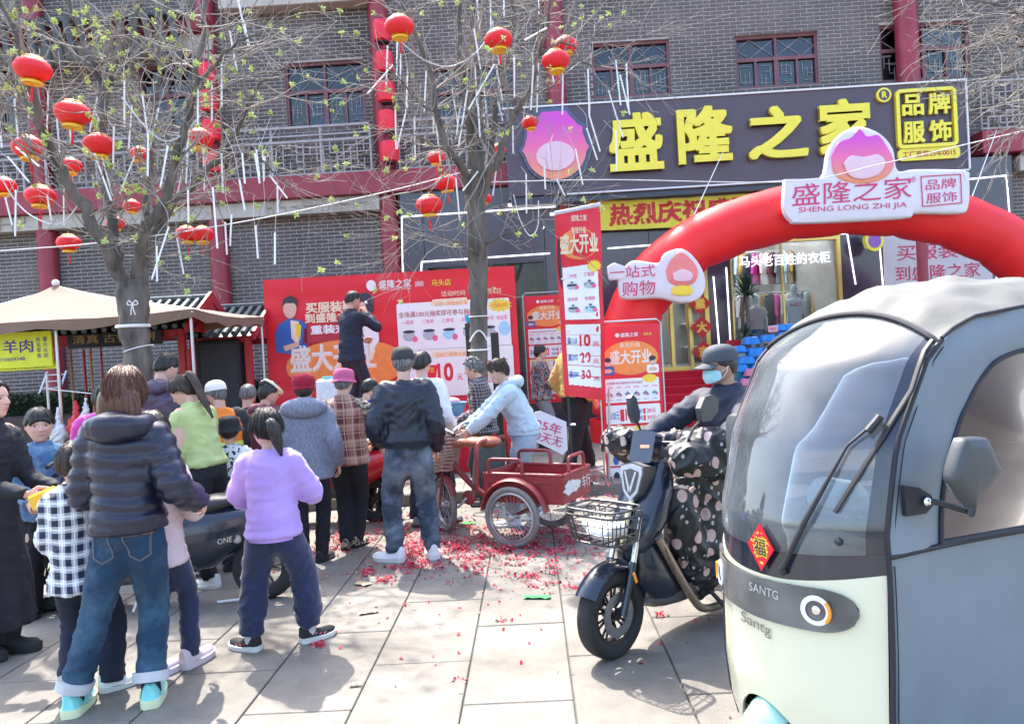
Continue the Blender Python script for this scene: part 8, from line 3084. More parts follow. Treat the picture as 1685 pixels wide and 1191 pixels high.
T2('马头店', 726, 465, 32, 11, 3)
T2('活动时间: 4月2日至6日', 775, 481, 98, 9, 2, bold=.008)
T2('买服装鞋', 543, 505, 80, 18, 2, .002, .03)
T2('到盛隆之家', 546, 522, 88, 16, 2, .002, .03)
PG([(500, 540), (590, 526), (600, 555), (498, 566)], 11, .0015)
T2('重装升级', 552, 541, 82, 15, 1, .003, .03)
T2('盛大开业', 548, 588, 142, 46, 2, .002, .04)
T2('盛大开业', 547, 587, 138, 43, 1, .006, .01)
PG([(452, 552), (458, 535), (474, 524), (494, 526), (505, 534), (506, 575), (490, 584), (455, 580)], 4, .0015)
PG([(478, 527), (492, 529), (492, 570), (480, 556)], 2, .002)
PG([(486, 532), (496, 535), (494, 560), (488, 552)], 3, .0025)
E2(477, 508, 11, 16, 7, .003)
PG([(464, 506), (466, 492), (478, 486), (488, 492), (490, 506), (484, 499), (470, 499)], 5, .0035)
PG([(466, 570), (490, 562), (492, 570), (470, 578)], 7, .0035)
PG([(590, 545), (596, 522), (612, 518), (622, 530), (624, 560), (608, 585), (590, 580)], 1, .0015)
E2(600, 508, 9, 14, 7, .002)
PG([(583, 500), (590, 484), (604, 481), (614, 490), (614, 512), (606, 518), (604, 502), (594, 495)], 5, .003)
R2(652, 500, 842, 568, 1)
PG([(712, 493), (768, 489), (770, 500), (708, 504)], 2, .002)
T2('活动一:购物抽大奖', 742, 499, 54, 7, 9, bold=.008)
T2('全场满100元抽奖即可参与抽奖*1', 722, 515, 132, 10, 11, bold=.012)
for k in range(5):
 T2('一二三四五'[k]+'等奖', 671+33*k, 531-k*2, 20, 7, 6, bold=.008)
 E2(673+33*k, 553-k*2, 10, 9, (8, 8, 10, 8, 8)[k], .002)
 E2(673+33*k, 546-k*2, 10, 2.5, 5, .003)
 E2(683+33*k, 558-k*2, 4.5, 5, 6, .0035)
E2(830, 540, 10, 12, 10, .002)
T2('幸运奖', 826, 522, 18, 8, 6, bold=.008)
c=bp.px(822, 502)
q.flat([(c[0]+(.19 if k%2 else .13)*math.cos(2*pi*k/26), c[1]+(.11 if k%2 else .075)*math.sin(2*pi*k/26))for k in range(26)], bp.M, .0075, 3)
T2('全场100%中奖', 822, 502, 26, 9, 9, .005, .008)
R2(656, 577, 848, 645, 1)
PG([(712, 578), (766, 575), (768, 585), (710, 589)], 2, .002)
T2('活动二:购物立减', 742, 583, 50, 7, 9, bold=.008)
PG([(702, 601), (720, 600), (718, 620), (711, 627), (704, 620)], 0, .002)
T2('立', 711, 608, 8, 8, 3, .003)
T2('10', 733, 612, 26, 30, 0, .002, .03)
T2('元', 757, 620, 10, 10, 0, .002)
T2('满200立减20元', 806, 598, 60, 15, 0, .002)
T2('满300立减30元', 806, 622, 60, 15, 0, .002)
q.build('print', mm, BT, False)
q=MB()
a, b=at(332, 562, 11.0), at(402, 562, 11.0)
q.bev(((a.x+b.x)/2, 11.0, (a.z+.14)/2), (b.x-a.x, .5, a.z-.14), .02)
lsp=q.build('loudspeaker', mat('black_speaker_cloth', (.012, .014, .02), .7), None, False, label='tall black loudspeaker cabinet left of the red backdrop', cat='loudspeaker')
MB().bev(((a.x+b.x)/2+.02, 10.745, (a.z+.14)/2), (b.x-a.x-.1, .012, a.z-.24), .004).build('grille', mat('dark_grille', (.02, .025, .035), .5, bump=.5, bs=300), lsp, False)
GOOD=mat('white_carton', (.66, .70, .74), .6, var=.15, vs=14)
teal_cap=mat('teal_plastic', (.10, .55, .55), .4)
for k, (x, y, w)in enumerate(((512, 640, 30), (545, 640, 30), (538, 610, 26))):
 p=at(x, y, 9.6)
 z0=STZ+(.0 if k<2 else .30)
 wd_=.26
 t=thing('detergent_tub', ('white and teal detergent tub standing left on the stage edge', 'white and teal detergent tub standing right on the stage edge', 'white boxed tub stacked on two others at the stage edge')[k], 'tub', (p.x, 9.6+(.0 if k<2 else .02), z0))
 MB().bev((p.x, 9.6, z0+.135), (wd_, .2, .27), .03).build('body', GOOD, t, True)
 MB().tube([V((p.x, 9.6, z0+.27)), V((p.x, 9.6, z0+.298))], .07, 14).build('lid', teal_cap, t)
q=MB()
c=at(742, 668, 9.7)
q.lathe([(.14, 0), (.19, .16), (.205, .165), (.205, .175), (.18, .17), (.13, .02)], Matrix.Translation((c.x, 9.7, STZ+.006)), 28)
bb=q.build('blue_basin', mat('light_blue_plastic', (.12, .38, .55), .4), None, label='light blue plastic tub on the red stage edge near the trunk', cat='tub')
q=MB().ball((c.x, 9.7, STZ+.20), (.12, .12, .05), 14)
q.build('pink_cloth', mat('pink_cloth', (.65, .35, .42), .9), None, label='pale pink cloth heaped in the light blue tub', cat='cloth')
# ENTRANCE DRESSING
red_paper=mat('red_paper_diamond', (.52, .01, .015), .5, var=.06)
for k, (x, y, ch)in enumerate(((1152, 500, '業'), (1155, 538, '大'), (1158, 578, '吉'))):
 D=Pl((F.P(0, 0, .45).x, F.P(0, 0, .45).y), F.ang)
 c=D.px(x, y)
 r=.215
 q=MB().prism([(c[0]-r, c[1]), (c[0], c[1]-r), (c[0]+r, c[1]), (c[0], c[1]+r)], D.M, -.006, .006)
 o=q.build('paper_diamond', red_paper, None, False, label=f'{("upper", "middle", "lower")[k]} red paper diamond with a gold character hanging by the shop door', cat='hanging sign', group='red diamonds hanging by the door')
 q=MB()
 put_text(q, ch, D.M, c[0], c[1], w=.20, h=.21, bold=.04, d=.012)
 q.build('gold_character', mat('gold_print', (.82, .50, .06), .4), o, False)
 MB().tube([D.P(c[0], c[1]+r, 0), D.P(c[0], c[1]+r+.1, 0)], .008, 5).build('cord', red_paper, o)
blue_pl=mat('bright_blue_plastic', (.015, .22, .62), .35, var=.08)
pink_pl=mat('rose_plastic', (.62, .20, .32), .35)
bm0=MB().lathe([(.155, 0), (.165, .01), (.135, .085), (.115, .12), (.0, .122)], None, 24)
bmb, bmp=bm0.mesh('basin', blue_pl), bm0.mesh('basin', pink_pl)
tb=thing('display_table', 'table draped in a teal patterned cloth under the stacked plastic basins', 'table', at(1270, 650, 13.4))
p=at(1268, 640, 13.4)
for k in range(3):
 MB().bev((p.x, 13.2+k*.28, .113+(.55+.28*k)/2), (1.35, .27, .55+.28*k), .02).build('tier', blotch('teal_patterned_cloth', (.15, .50, .52), [(.45, .68, .70), (.05, .30, .38)], 12, .52), tb, False)
BN=[(1215, 575), (1243, 578), (1270, 575), (1297, 570), (1228, 592), (1258, 592), (1286, 588), (1312, 582), (1218, 606), (1246, 606), (1272, 604), (1300, 600), (1232, 619), (1262, 618), (1290, 614), (1226, 632), (1236, 560), (1264, 556), (1292, 552), (1312, 560), (1282, 540), (1302, 538)]
for k, (x, y)in enumerate(BN):
 p=at(x, y+6, 13.15+max(0, (600-y))*.010)
 o=link('plastic_basin', bmb, None, None, 'basin', 'upturned blue basins stacked before the shop window')
 ri=lambda t:int(np.clip(round((t-539)/15), 0, 6))
 row=[b for b in BN if ri(b[1])==ri(y)]
 o['label']=('first', 'second', 'third', 'fourth', 'fifth', 'sixth', 'seventh', 'eighth')[sorted(row).index((x, y))]+' blue basin from the left in the '+('top', 'second', 'third', 'fourth', 'fifth', 'sixth', 'lowest')[ri(y)]+' row before the window'
 o.matrix_world=Matrix.Translation(p)@Matrix.Rotation(random.uniform(-.15, .15), 4, 'X')
for k, (x, y)in enumerate(((1240, 618), (1232, 634))):
 p=at(x, y, 12.95)
 o=link('plastic_basin', bmp, None, ('upper', 'lower')[k]+' rose pink plastic basin in front of the blue basins', 'basin')
 o.matrix_world=Matrix.Translation(p)
for k, (x, y)in enumerate(((1272, 541), (1313, 541), (1306, 566))):
 p=at(x, y, 13.0)
 o=MB().bev(p, (.16, .01, .11), .002).build('price_card', mat('pink_card', (.80, .45, .50), .6), None, False, label=f'{("left", "right", "lower")[k]} pink price card stuck among the blue basins', cat='price card')
 q=MB()
 PM=Matrix(((1, 0, 0, p.x), (0, 0, -1, p.y-.007), (0, 1, 0, p.z), (0, 0, 0, 1)))
 put_text(q, '特价', PM, 0, 0, w=.11, h=.05, bold=.01, d=.001)
 q.build('lettering', pk, o, False)
def palm(x, y, Y, R_, n, lab, zb):
 c=at(x, y, Y)
 T=thing('potted_palm', lab, 'plant', (c.x, Y, zb))
 MB().lathe([(.13, zb), (.17, zb+.3), (.18, zb+.32), (.15, zb+.32)], Matrix.Translation((c.x, Y, 0)), 20).build('pot', mat('white_pot', (.6, .6, .58), .4), T)
 MB().tube([V((c.x, Y, zb+.3)), V((c.x, Y, c.z))], .035, 8).build('trunk', bark, T)
 lm=mat('dark_palm_leaf', (.018, .055, .030), .5, var=.3)
 rnd=random.Random(int(x))
 for k in range(n):
  a, e=rnd.uniform(0, 2*pi), rnd.uniform(-.25, 1.4)
  d=V((math.cos(a)*math.cos(e), math.sin(a)*math.cos(e), math.sin(e)))
  L_=R_*rnd.uniform(.8, 1.1)
  s_=d.cross(V((0, 0, 1))).normalized()*.016
  p1_, p2_, p3_=V((c.x, Y, c.z)), V((c.x, Y, c.z))+d*L_*.5+V((0, 0, .02)), V((c.x, Y, c.z))+d*L_-V((0, 0, L_*.22*math.cos(e)))
  MB().add([p1_-s_*.5, p1_+s_*.5, p2_+s_, p2_-s_, p3_], [(0, 1, 2, 3), (3, 2, 4)]).build('leaf', lm, T, False)
palm(1229, 488, 14.15, .55, 90, 'tall spiky potted palm in front of the left part of the shop window', 1.0)
palm(1226, 552, 13.95, .30, 40, 'low spiky potted plant under the tall palm', 1.0)
MB().bev(at(1207, 570, 14.0), (.26, .02, .24), .004).build('red_box_sign', red_paper, None, False, label='small red square panel with a pale edge by the shop window', cat='sign')
mann=mat('mannequin_white', (.66, .66, .66), .4)
def mannequin(x, Yd, lab, shirt, bottom_m, H=1.62, zb=1.0, txt=None):
 c=aty(x, Yd, zb)
 q=MB()
 Z=lambda z:zb+z*H
 cx, cy=c[0], c[1]
 q.tube([(cx, cy, Z(.5)), (cx, cy, Z(.6)), (cx, cy, Z(.7)), (cx, cy, Z(.79)), (cx, cy, Z(.82)), (cx, cy, Z(.87))], [.14, .115, .15, .16, .07, .05], 18, ry=[.10, .085, .11, .09, .06, .05], up=(0, -1, 0))
 q.ball((cx, cy, Z(.93)), (.075, .09, .11), 14)
 for s_ in(-1, 1):
  q.tube([(cx+.15*s_, cy, Z(.80)), (cx+.21*s_, cy, Z(.64)), (cx+.19*s_, cy-.05, Z(.49))], [.045, .036, .026], 10)
  q.tube([(cx+.07*s_, cy, Z(.52)), (cx+.08*s_, cy, Z(.28)), (cx+.08*s_, cy, Z(.02))], [.08, .055, .035], 10)
 q=remesh(q, .02, 3)
 T=thing('mannequin', lab, 'mannequin', (cx, cy, zb))
 q.build('body', mann, T, ang=180)
 q=MB().tube([(cx, cy, Z(.49)), (cx, cy, Z(.6)), (cx, cy, Z(.7)), (cx, cy, Z(.79)), (cx, cy, Z(.825))], [.165, .15, .175, .18, .07], 20, ry=[.13, .12, .135, .11, .065], up=(0, -1, 0))
 for s_ in(-1, 1):
  q.tube([(cx+.12*s_, cy, Z(.79)), (cx+.2*s_, cy, Z(.70))], [.07, .065], 12)
 q=fold(remesh(q, .02, 3), .01, 7, 12, 1)
 o=q.build('shirt', shirt, T, ang=180)
 if txt:
  bvm=bvh_of(o.data)
  k=MB()
  put_text(k, txt, Matrix(((1, 0, 0, cx), (0, 0, -1, cy), (0, 1, 0, Z(.73)), (0, 0, 0, 1))), 0, 0, w=.24, h=.08, bold=.03)
  drape(k, bvm, (0, 1, 0), .012)
  k.build('shirt_print', pink_print, T, False)
 q=MB().tube([(cx, cy, Z(.51)), (cx, cy, Z(.46)), (cx, cy, Z(.34))], [.16, .17, .18], 18, ry=[.12, .12, .12], up=(0, -1, 0))
 q.build('bottoms', bottom_m, T)
mannequin(1312, 15.9, 'white mannequin in a printed T-shirt in the shop window', white_c, char_c, txt='HOT')
mannequin(1248, 15.75, 'white mannequin in a pink cardigan and pale jeans beside the palm', mat('pale_rose_cloth', (.66, .48, .46), .9), denim_l, H=1.45)
cl_m=[pink_t, white_c, maroon_c, grey_c, paleblue, mustard, navy_c, magenta]
rk=thing('clothes_rack', 'steel clothes rack with garments inside the shop window', 'clothes rack', F.P(6.2, 1.0, -2.2))
MB().tube([F.P(4.9, 2.55, -2.2), F.P(7.3, 2.55, -2.2)], .015, 8).tube([F.P(4.9, 1.0, -2.2), F.P(4.9, 2.55, -2.2)], .015, 8).tube([F.P(7.3, 1.0, -2.2), F.P(7.3, 2.55, -2.2)], .015, 8).build('rail', steel, rk)
sh_=thing('wall_shelves', 'white shelves of folded clothes on the back wall of the shop', 'shelves', F.P(6, 1.0, -4.8))
for k in range(4):
 q=MB()
 fbox(q, 4.3, 7.6, 1.4+.6*k, 1.43+.6*k, -4.95, -4.5)
 q.build('shelf', white_m, sh_, False)
gar=MB().tube([(0, 0, 0), (0, 0, -.05), (0, 0, -.3), (0, 0, -.75)], [.05, .20, .19, .22], 14, ry=[.02, .035, .04, .04], up=(0, 1, 0)).tube([(.12, 0, -.06), (.26, 0, -.5)], [.05, .035], 8).tube([(-.12, 0, -.06), (-.26, 0, -.5)], [.05, .035], 8)
for k in range(34):
 m_=cl_m[k%len(cl_m)]
 me=gar.mesh('garment', m_)if k<len(cl_m)else bpy.data.meshes[gm_names[k%len(cl_m)]]
 if k==0:
  gm_names=[]
 if k<len(cl_m):
  gm_names.append(me.name)
 o=link('garment', me, None, 'garment hanging on the rack inside the shop window', 'garment', 'clothes hanging inside the shop')
 o.matrix_world=Matrix.Translation(F.P(5.0+(k%17)*.14, 2.52 if k<17 else 3.55, -2.2 if k<17 else-3.2))@Matrix.Rotation(random.uniform(.5, 1.2), 4, 'Z')
MB().tube([F.P(4.9, 3.58, -3.2), F.P(7.4, 3.58, -3.2)], .015, 8).build('hanging_rail', steel, None, label='steel rail of clothes hanging high at the back of the shop', cat='rail')
for k in range(14):
 p=F.P(4.6+random.uniform(0, 2.9), random.choice([1.43, 2.03, 2.63])+.06, -4.7)
 o=MB().bev(p, (.34, .3, .12), .02).build('folded_clothes', random.choice(cl_m), None, False, label='stack of folded clothes on the back wall shelves of the shop', cat='clothes', group='folded clothes on the shop shelves')
for k in range(7):
 p=F.P(4.8+.42*k, 3.75-.12*(k%2), -.9-.2*(k%3))
 L=thing('paper_lantern', 'small red lantern hanging from the ceiling inside the shop', 'lantern', p, 'small lanterns inside the shop')
 for nm, me in zip(('lantern_body', 'gold_rim'), LM):
  o=bpy.data.objects.new(nm, me)
  COL.objects.link(o)
  o.parent=L
  o.scale=(.22, .22, .22)
  # KIOSKS AT THE LEFT
tile_g=mat('grey_green_glazed_tile', (.065, .085, .09), .45, var=.3, vs=9)
def kiosk(label, x0, x1, Yk, z_eave, sign=None, gable_r=True, gable_l=False):
 T=thing('kiosk', label, 'kiosk', ((x0+x1)/2, Yk+.5, .113))
 ridge, dep=z_eave+.42, .75
 for x in(x0, x1):
  for y in(Yk, Yk+2*dep-.2):
   MB().bev((x, y, (z_eave+.1)/2), (.09, .09, z_eave-.1), .006).build('post', redpaint2, T, False)
 for y in(Yk, Yk+2*dep-.2):
  MB().bev(((x0+x1)/2, y, z_eave-.08), (x1-x0-.095, .07, .10), .006).build('beam', redpaint2, T, False)
 MB().bev(((x0+x1)/2, Yk+dep-.1, ridge+.02), (x1-x0+.3, .10, .08), .02).build('ridge', tile_g, T, False)
 for s_ in(-1, 1):
  q=MB()
  yb=Yk+dep-.1
  q.add([(x0-.15, yb, ridge-.03), (x1+.15, yb, ridge-.03), (x1+.15, yb+s_*(dep+.12), z_eave-.04), (x0-.15, yb+s_*(dep+.12), z_eave-.04)], [(0, 1, 2, 3)])
  q.build('roof_slope', tile_g, T, False)
 L_=math.hypot(dep+.12, ridge-z_eave+.01)
 tm_=MB().tube([(0, 0, 0), (0, -(dep+.12), -(ridge-z_eave-.0))], .038, 8).mesh('roof_tile', tile_g)
 n=int((x1-x0+.3)/.13)
 for k in range(n+1):
  o=link('roof_tile', tm_, T)
  o.matrix_world=Matrix.Translation((lerp(x0-.14, x1+.14, k/n), Yk+dep-.1, ridge))
 for x, on_ in((x1+.17, gable_r), (x0-.17, gable_l)):
  if on_:
   yb=Yk+dep-.1
   GM=Matrix(((0, 0, 1, x), (1, 0, 0, yb), (0, 1, 0, 0), (0, 0, 0, 1)))
   q=MB().prism([(-dep-.16, z_eave-.10), (0, ridge-.06), (dep+.16, z_eave-.10), (dep+.16, z_eave+.02), (0, ridge+.09), (-dep-.16, z_eave+.02)], GM, -.02, .02)
   q.build('barge_board', redpaint2, T, False)
   MB().prism([(-dep, z_eave-.08), (0, ridge-.07), (dep, z_eave-.08)], GM, -.012, .012).build('gable_board', redpaint2, T, False)
 return T
kx0, kx1=at(-120, 600, 10.3).x, at(302, 600, 10.3).x
ze=at(200, 543, 10.3).z
K1=kiosk('long red framed kiosk with a grey tiled roof behind the beige canopy', kx0, kx1, 10.3, ze, gable_l=True)
sgn=Pl((at(110, 560, 10.22).x, 10.22), 0)
a, b=sgn.px(110, 546), sgn.px(268, 566)
q=MB()
q.bev(((a[0]+b[0])/2, (a[1]+b[1])/2, 0), (b[0]-a[0], .22, .03), .005, sgn.M)
so=q.build('name_board', mat('dark_blue_board', (.012, .016, .03), .4), K1, False)
q=MB()
put_text(q, '清真 古镇烧饼', sgn.M, (a[0]+b[0])/2, (a[1]+b[1])/2, w=(b[0]-a[0])*.88, h=.12, bold=.015, d=.018)
q.build('lettering', mat('dull_gold_paint', (.42, .28, .10), .5), so, False)
tanp=mat('carved_tan_panel', (.38, .20, .09), .7, var=.25, vs=14, bump=.5, bs=50)
for k, (x, y0, y1)in enumerate(((100, 575, 690), (118, 575, 690), (138, 575, 680), (152, 570, 680), (168, 565, 690), (300, 575, 660), (312, 575, 660))):
 a, b=at(x-5, y0, 10.25), at(x+5, y1, 10.25)
 MB().bev(((a.x+b.x)/2, 10.25+.02*(k%3), (a.z+max(b.z, .7))/2), (b.x-a.x, .04, a.z-max(b.z, .7)), .008).build('carved_panel', tanp if k in(1, 3, 5)else redpaint2, K1, False)
MB().bev((kx0+(kx1-kx0)*.45, 10.45, .6), ((kx1-kx0)*.45, .4, .9), .01).build('counter', mat('dark_counter', (.05, .03, .03), .6), K1, False)
K2=kiosk('small red gabled kiosk with a grey green tiled roof beside the loudspeaker', at(318, 560, 10.9).x, at(408, 560, 10.9).x, 10.9, at(360, 551, 10.9).z)
cp=mat('beige_canopy_cloth', (.20, .128, .092), .8, var=.10, vs=2.5, bump=.15, bs=8)
CT=thing('canopy_umbrella', 'large square beige canopy umbrella in front of the tiled kiosk', 'canopy', at(95, 600, 9.4))
ap0=at(92, 470, 9.5)
x0, x1=at(-160, 520, 8.3).x, at(372, 524, 9.2).x
ze_=at(150, 519, 8.6).z
co=[V((x0, 8.5, ze_)), V((x1-.1, 8.5, ze_)), V((x1, 10.6, ze_+.0)), V((x0, 10.6, ze_))]
q=MB()
N=14
rings=[]
for k in range(9):
 t=k/8
 r=[]
 for e in range(4):
  for i in range(N):
   p=lerp(co[e], co[(e+1)%4], i/N)
   sag=-.05*math.sin(pi*i/N)*t*(1-t*.2)+(-.018*math.sin(pi*t)*(1 if i==0 else 0))
   pp=lerp(ap0, p, max(.01, t))
   pp.z=lerp(ap0.z, p.z, t**.85)+sag+.012*noise.noise(V((pp.x*3, pp.y*3, 0)))
   r.append(pp)
 rings.append(r)
rings.append([p+V((0, 0, -.11-.02*math.cos(i*1.57)))for i, p in enumerate(rings[-1])])
q.rings(rings, cap=False)
q.build('canopy', cp, CT, ang=60)
MB().ball(ap0+V((0, 0, .03)), .045, 10).build('finial', white_m, CT)
for p in(co[1], co[2], at(95, 545, 8.6)):
 MB().tube([V((p.x-.05, p.y+.05, .113)), V((p.x-.05, p.y+.05, ze_-.02))], .017, 8).build('pole', steel, CT)
for k in range(4):
 MB().tube([ap0-V((0, 0, .05)), co[k]-V((0, 0, .03))], .012, 6).build('rib', steel, CT)
ys=Pl((at(0, 580, 8.9).x, 8.9), 0)
a, b=ys.px(-60, 556), ys.px(88, 598)
q=MB()
q.bev(((a[0]+b[0])/2, (a[1]+b[1])/2, 0), (b[0]-a[0], a[1]-b[1]+.06, .03), .005, ys.M)
yo=q.build('yellow_sign', mat('lime_yellow_board', (.66, .70, .03), .5), None, False, label='lime yellow sign with purple characters and a phone number at the left edge', cat='sign')
q=MB()
for s_, x, y, w, h in(('羊肉', 31, 570, 50, 22), ('批发零售', 65, 572, 9, 34), ('量大从优', 76, 571, 9, 34)):
 c=ys.px(x, y)
 k=8.9/FPX
 if w<12:
  for i, ch in enumerate(s_):
   put_text(q, ch, ys.M, c[0], c[1]+(1.5-i)*.062, w=.052, h=.052, bold=.008, d=.018)
 else:
  put_text(q, s_, ys.M, c[0], c[1], w=w*k, h=h*k, bold=.02, d=.018)
c=ys.px(21, 591)
put_text(q, '210669348', ys.M, c[0], c[1], w=43*k, h=6*k, bold=.01, d=.018)
q.build('lettering', mat('violet_ink', (.05, .02, .22), .5), yo, False)
MB().tube([ys.P(b[0]-.1, b[1]-.1, -.02), ys.P(b[0]-.1, .113, -.02)], .015, 6).build('post', steel, yo)
q=MB()
a, b=ys.px(-60, 602), ys.px(93, 606)
q.bev(((a[0]+b[0])/2, (a[1]+b[1])/2, -.05), (b[0]-a[0], .09, .02), .004, ys.M)
y2=q.build('lower_sign', mat('lime_yellow_board'), None, False, label='narrow lime yellow strip sign just under the big yellow one', cat='sign')
q=MB()
c=ys.px(45, 603)
put_text(q, '15168992197', ys.M, c[0], c[1], w=60*k, h=6*k, bold=.01, d=-.038)
q.build('lettering', dark_print, y2, False)
LT=thing('ladder', 'aluminium ladder leaning on the brick wall under the yellow sign', 'ladder', at(60, 690, 12.5))
la, lb=at(50, 690, 12.4), at(78, 612, 12.9)
for dx in(0, .32):
 MB().tube([la+V((dx, 0, 0)), lb+V((dx, 0, 0))], .018, 6).build('rail', steel, LT)
for k in range(7):
 p=lerp(la, lb, (k+.5)/7)
 MB().tube([p, p+V((.32, 0, 0))], .012, 6).build('rung', steel, LT)
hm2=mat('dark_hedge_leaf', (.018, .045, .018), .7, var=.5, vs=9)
a, b=at(-60, 657, 12.2), at(440, 657, 12.2)
q=MB()
rnd=random.Random(3)
for k in range(9000):
 p=V((rnd.uniform(a.x, b.x), rnd.uniform(11.9, 12.6), 0))
 zt=a.z+.04*noise.noise(V((p.x*4, p.y*4, 0)))
 f=rnd.random()
 if f<.6:
  p.y=11.9+rnd.uniform(-.04, .05)
  p.z=rnd.uniform(.15, zt)
 else:
  p.z=zt+rnd.uniform(-.05, .02)
 d=V([rnd.gauss(0, 1)for _ in range(3)]).normalized()*.035
 s_=d.orthogonal().normalized()*.013
 q.add([p-d, p+s_, p+d, p-s_], [(0, 1, 2, 3)])
HD=thing('hedge', 'low dark clipped hedge along the foot of the brick wall', 'hedge', ((a.x+b.x)/2, 12.2, .113))
q.build('leaves', hm2, HD, False, kind='stuff')
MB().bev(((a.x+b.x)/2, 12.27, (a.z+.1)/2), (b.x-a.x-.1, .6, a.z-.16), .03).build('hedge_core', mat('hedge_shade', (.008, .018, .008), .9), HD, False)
for k, (x, y, m_, lab)in enumerate(((126, 700, mat('thin_red_plastic', (.62, .03, .04), .4), 'red plastic bag hanging behind the denim jacket'), (142, 697, mat('thin_white_plastic', (.62, .62, .66), .4), 'white plastic bag hanging beside the red one'), (97, 712, mat('thin_white_plastic'), 'pale plastic bag tied to the canopy pole'))):
 p=at(x, y, 8.5)
 q=MB().ball(p, (.10, .08, .12), 14).tube([p+V((0, 0, .08)), p+V((.01, 0, .28))], [.05, .012], 8)
 q=fold(remesh(q, .012, 2), .02, 12, 12, k)
 o=q.build('plastic_bag', m_, None, ang=180, label=lab, cat='bag')
MB().tube([at(80, 640, 8.5), at(175, 650, 8.5)], .006, 5).build('bag_line', rope, None, label='cord under the canopy that holds the plastic bags', cat='cord')
# DEBRIS
pap=[mat('red_firecracker_paper', (.50, .02, .05), .8, var=.4, vs=9), mat('dark_red_paper', (.26, .01, .03), .8, var=.3), mat('pink_paper', (.62, .18, .22), .8, var=.2)]
q=MB()
rnd=random.Random(9)
cl_=[(620, 870, 60, 24, 500), (740, 895, 90, 20, 1200), (690, 905, 40, 14, 800), (860, 900, 100, 18, 1500), (560, 890, 50, 14, 500), (780, 930, 110, 20, 700), (730, 860, 60, 14, 700), (940, 880, 60, 16, 700), (650, 940, 60, 16, 260), (880, 960, 80, 18, 200), (450, 930, 100, 30, 160), (560, 960, 80, 20, 120), (960, 960, 60, 30, 120), (760, 1000, 200, 60, 130), (1010, 900, 70, 20, 320), (1100, 1000, 60, 60, 60), (200, 980, 60, 30, 14), (820, 1080, 260, 60, 40), (680, 925, 20, 14, 300), (1040, 790, 60, 14, 400), (640, 800, 60, 10, 200), (960, 820, 50, 10, 300)]
for cx, cy, sx_, sy_, n in cl_:
 hot=[(rnd.gauss(cx, sx_*.7), rnd.gauss(cy, sy_*.7))for _ in range(max(2, n//45))]
 for k in range(int(n*.8)):
  if rnd.random()<.7:
   hx_, hy_=rnd.choice(hot)
   x, y=rnd.gauss(hx_, 7), rnd.gauss(hy_, 2.5)
  else:
   x, y=rnd.gauss(cx, sx_*.8), rnd.gauss(cy, sy_*.8)
  zb=0.0 if y>832 else .118
  p=gnd(x, y, zb)
  if zb==0 and p.y>8.05:
   continue
  dens=math.exp(-((x-cx)/sx_)**2-((y-cy)/sy_)**2)*min(1, n/500)
  p.z=zb+.004+rnd.random()**2*.05*dens
  s_=rnd.uniform(.004, .015)
  nn=V((rnd.gauss(0, .5), rnd.gauss(0, .5), 1)).normalized()
  a1=nn.orthogonal().normalized()
  a1=Matrix.Rotation(rnd.uniform(0, 6.3), 3, nn)@a1
  b1=nn.cross(a1)*rnd.uniform(.4, .9)
  q.add([p-a1*s_-b1*s_, p+a1*s_-b1*s_*.6, p+a1*s_*.8+b1*s_+nn*s_*.4, p-a1*s_*.7+b1*s_], [(0, 1, 2, 3)], rnd.choice((0, 0, 0, 1, 2)))
q.build('firecracker_paper', pap, None, False, label='scattered and heaped red firecracker paper on the paving round the tricycle', cat='litter', kind='stuff')
def scrap(x, y, w, l, ang, m, name, lab):
 p=gnd(x, y)
 q=MB()
 M_=Matrix.Translation((p.x, p.y, .004))@Matrix.Rotation(ang, 4, 'Z')
 vs=[M_@V((lerp(-l, l, i/6), lerp(-w, w, j/2), .012*abs(math.sin(i*1.3+j))+.001))for i in range(7)for j in range(3)]
 q.add(vs, [(i*3+j, (i+1)*3+j, (i+1)*3+j+1, i*3+j+1)for i in range(6)for j in range(2)])
 q.build(name, m, None, label=lab, cat='litter')
scrap(884, 984, .028, .085, -.2, mat('green_wrapper', (.05, .48, .10), .4), 'green_wrapper', 'crumpled bright green wrapper lying on the paving in front of the tricycle')
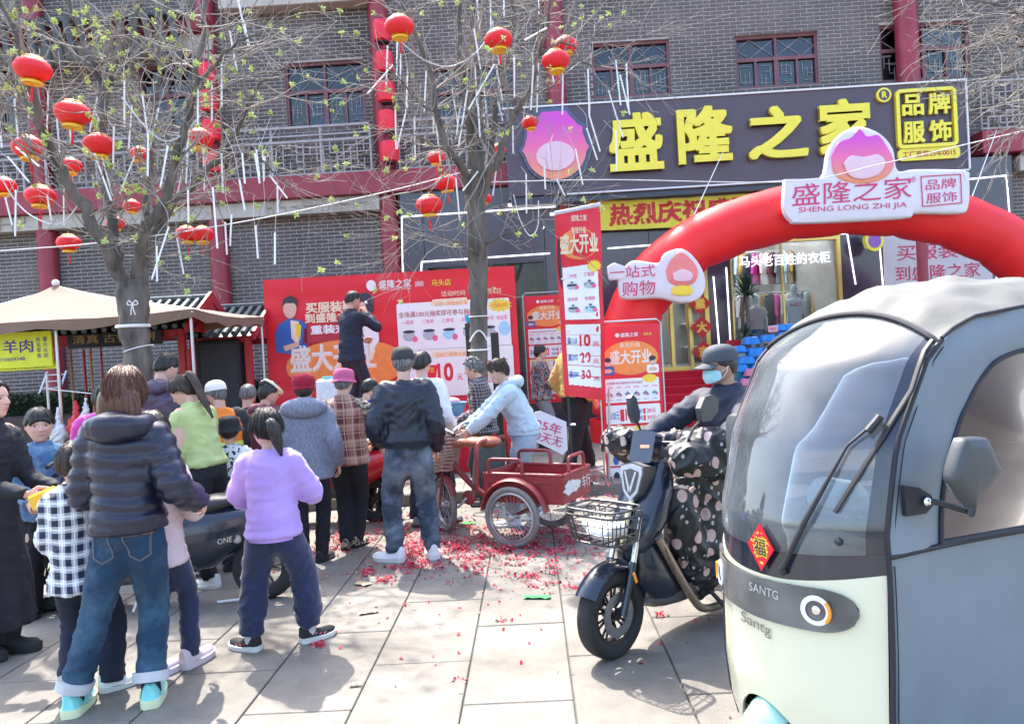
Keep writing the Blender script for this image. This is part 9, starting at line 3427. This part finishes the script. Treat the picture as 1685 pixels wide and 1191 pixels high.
scrap(597, 962, .035, .06, -.6, mat('tan_cardboard', (.45, .32, .22), .9), 'cardboard_scrap', 'torn tan cardboard scrap on the paving below the bomber jacket man')
scrap(606, 1009, .02, .06, .3, mat('tan_cardboard'), 'cardboard_scrap', 'thin tan cardboard sliver right of the lilac sweatshirt girl')
scrap(770, 862, .05, .06, .3, mat('green_wrapper'), 'green_packet', 'green packet lying under the cargo tricycle frame')
scrap(585, 1128, .012, .03, .1, mat('tan_cardboard'), 'paper_scrap', 'tiny pale scrap near the lower edge of the paving')
MB().tube([gnd(358, 990, .01), gnd(400, 985, .015), gnd(418, 983, .01)], .009, 6).build('white_stick', white_m, None, label='white plastic stick on the paving beneath the parked moped', cat='litter')
T, MWc, HMc, Jc, _=PEOPLE['coat']
w_=MWc@Jc['r'][2]
w2=MWc@Jc['l'][2]
fdn=(MWc.to_3x3()@V((0, -1, 0))).normalized()
b0=w2+fdn*.10+V((0, 0, .02))
bt=thing('water_bottle', 'clear plastic water bottle held above the yellow packet', 'bottle', b0)
ax_=(fdn+V((0, 0, .75))).normalized()
BM_=Matrix.Translation(b0)@ax_.to_track_quat('Z', 'Y').to_matrix().to_4x4()
MB().lathe([(.005, -.04), (.033, -.038), (.034, .0), (.031, .02), (.034, .04), (.034, .09), (.026, .125), (.013, .145), (.013, .16)], BM_, 20).build('body', glass('bottle_plastic', (.85, .9, .95), .5, .05, (.7, .75, .8, .2)), bt)
MB().lathe([(.016, .158), (.016, .18), (.002, .181)], BM_, 14).build('cap', mat('blue_cap', (.05, .12, .5), .4), bt)
MB().lathe([(.0345, .0), (.0322, .02), (.0345, .035)], BM_, 20, cap=False).build('label_band', mat('royal_blue_ribbon'), bt)
p=w_+fdn*.10+V((.02, -.02, -.02))
q=MB().bev((0, 0, 0), (.15, .03, .09), .012, Matrix.Translation(p)@Matrix.Rotation(.3, 4, 'Z')@Matrix.Rotation(-.35, 4, 'Y'))
q.build('yellow_packet', mat('yellow_foil_packet', (.80, .48, .02), .35, var=.12, vs=20), None, label='yellow snack packet in the hands of the woman in the black coat', cat='packet')
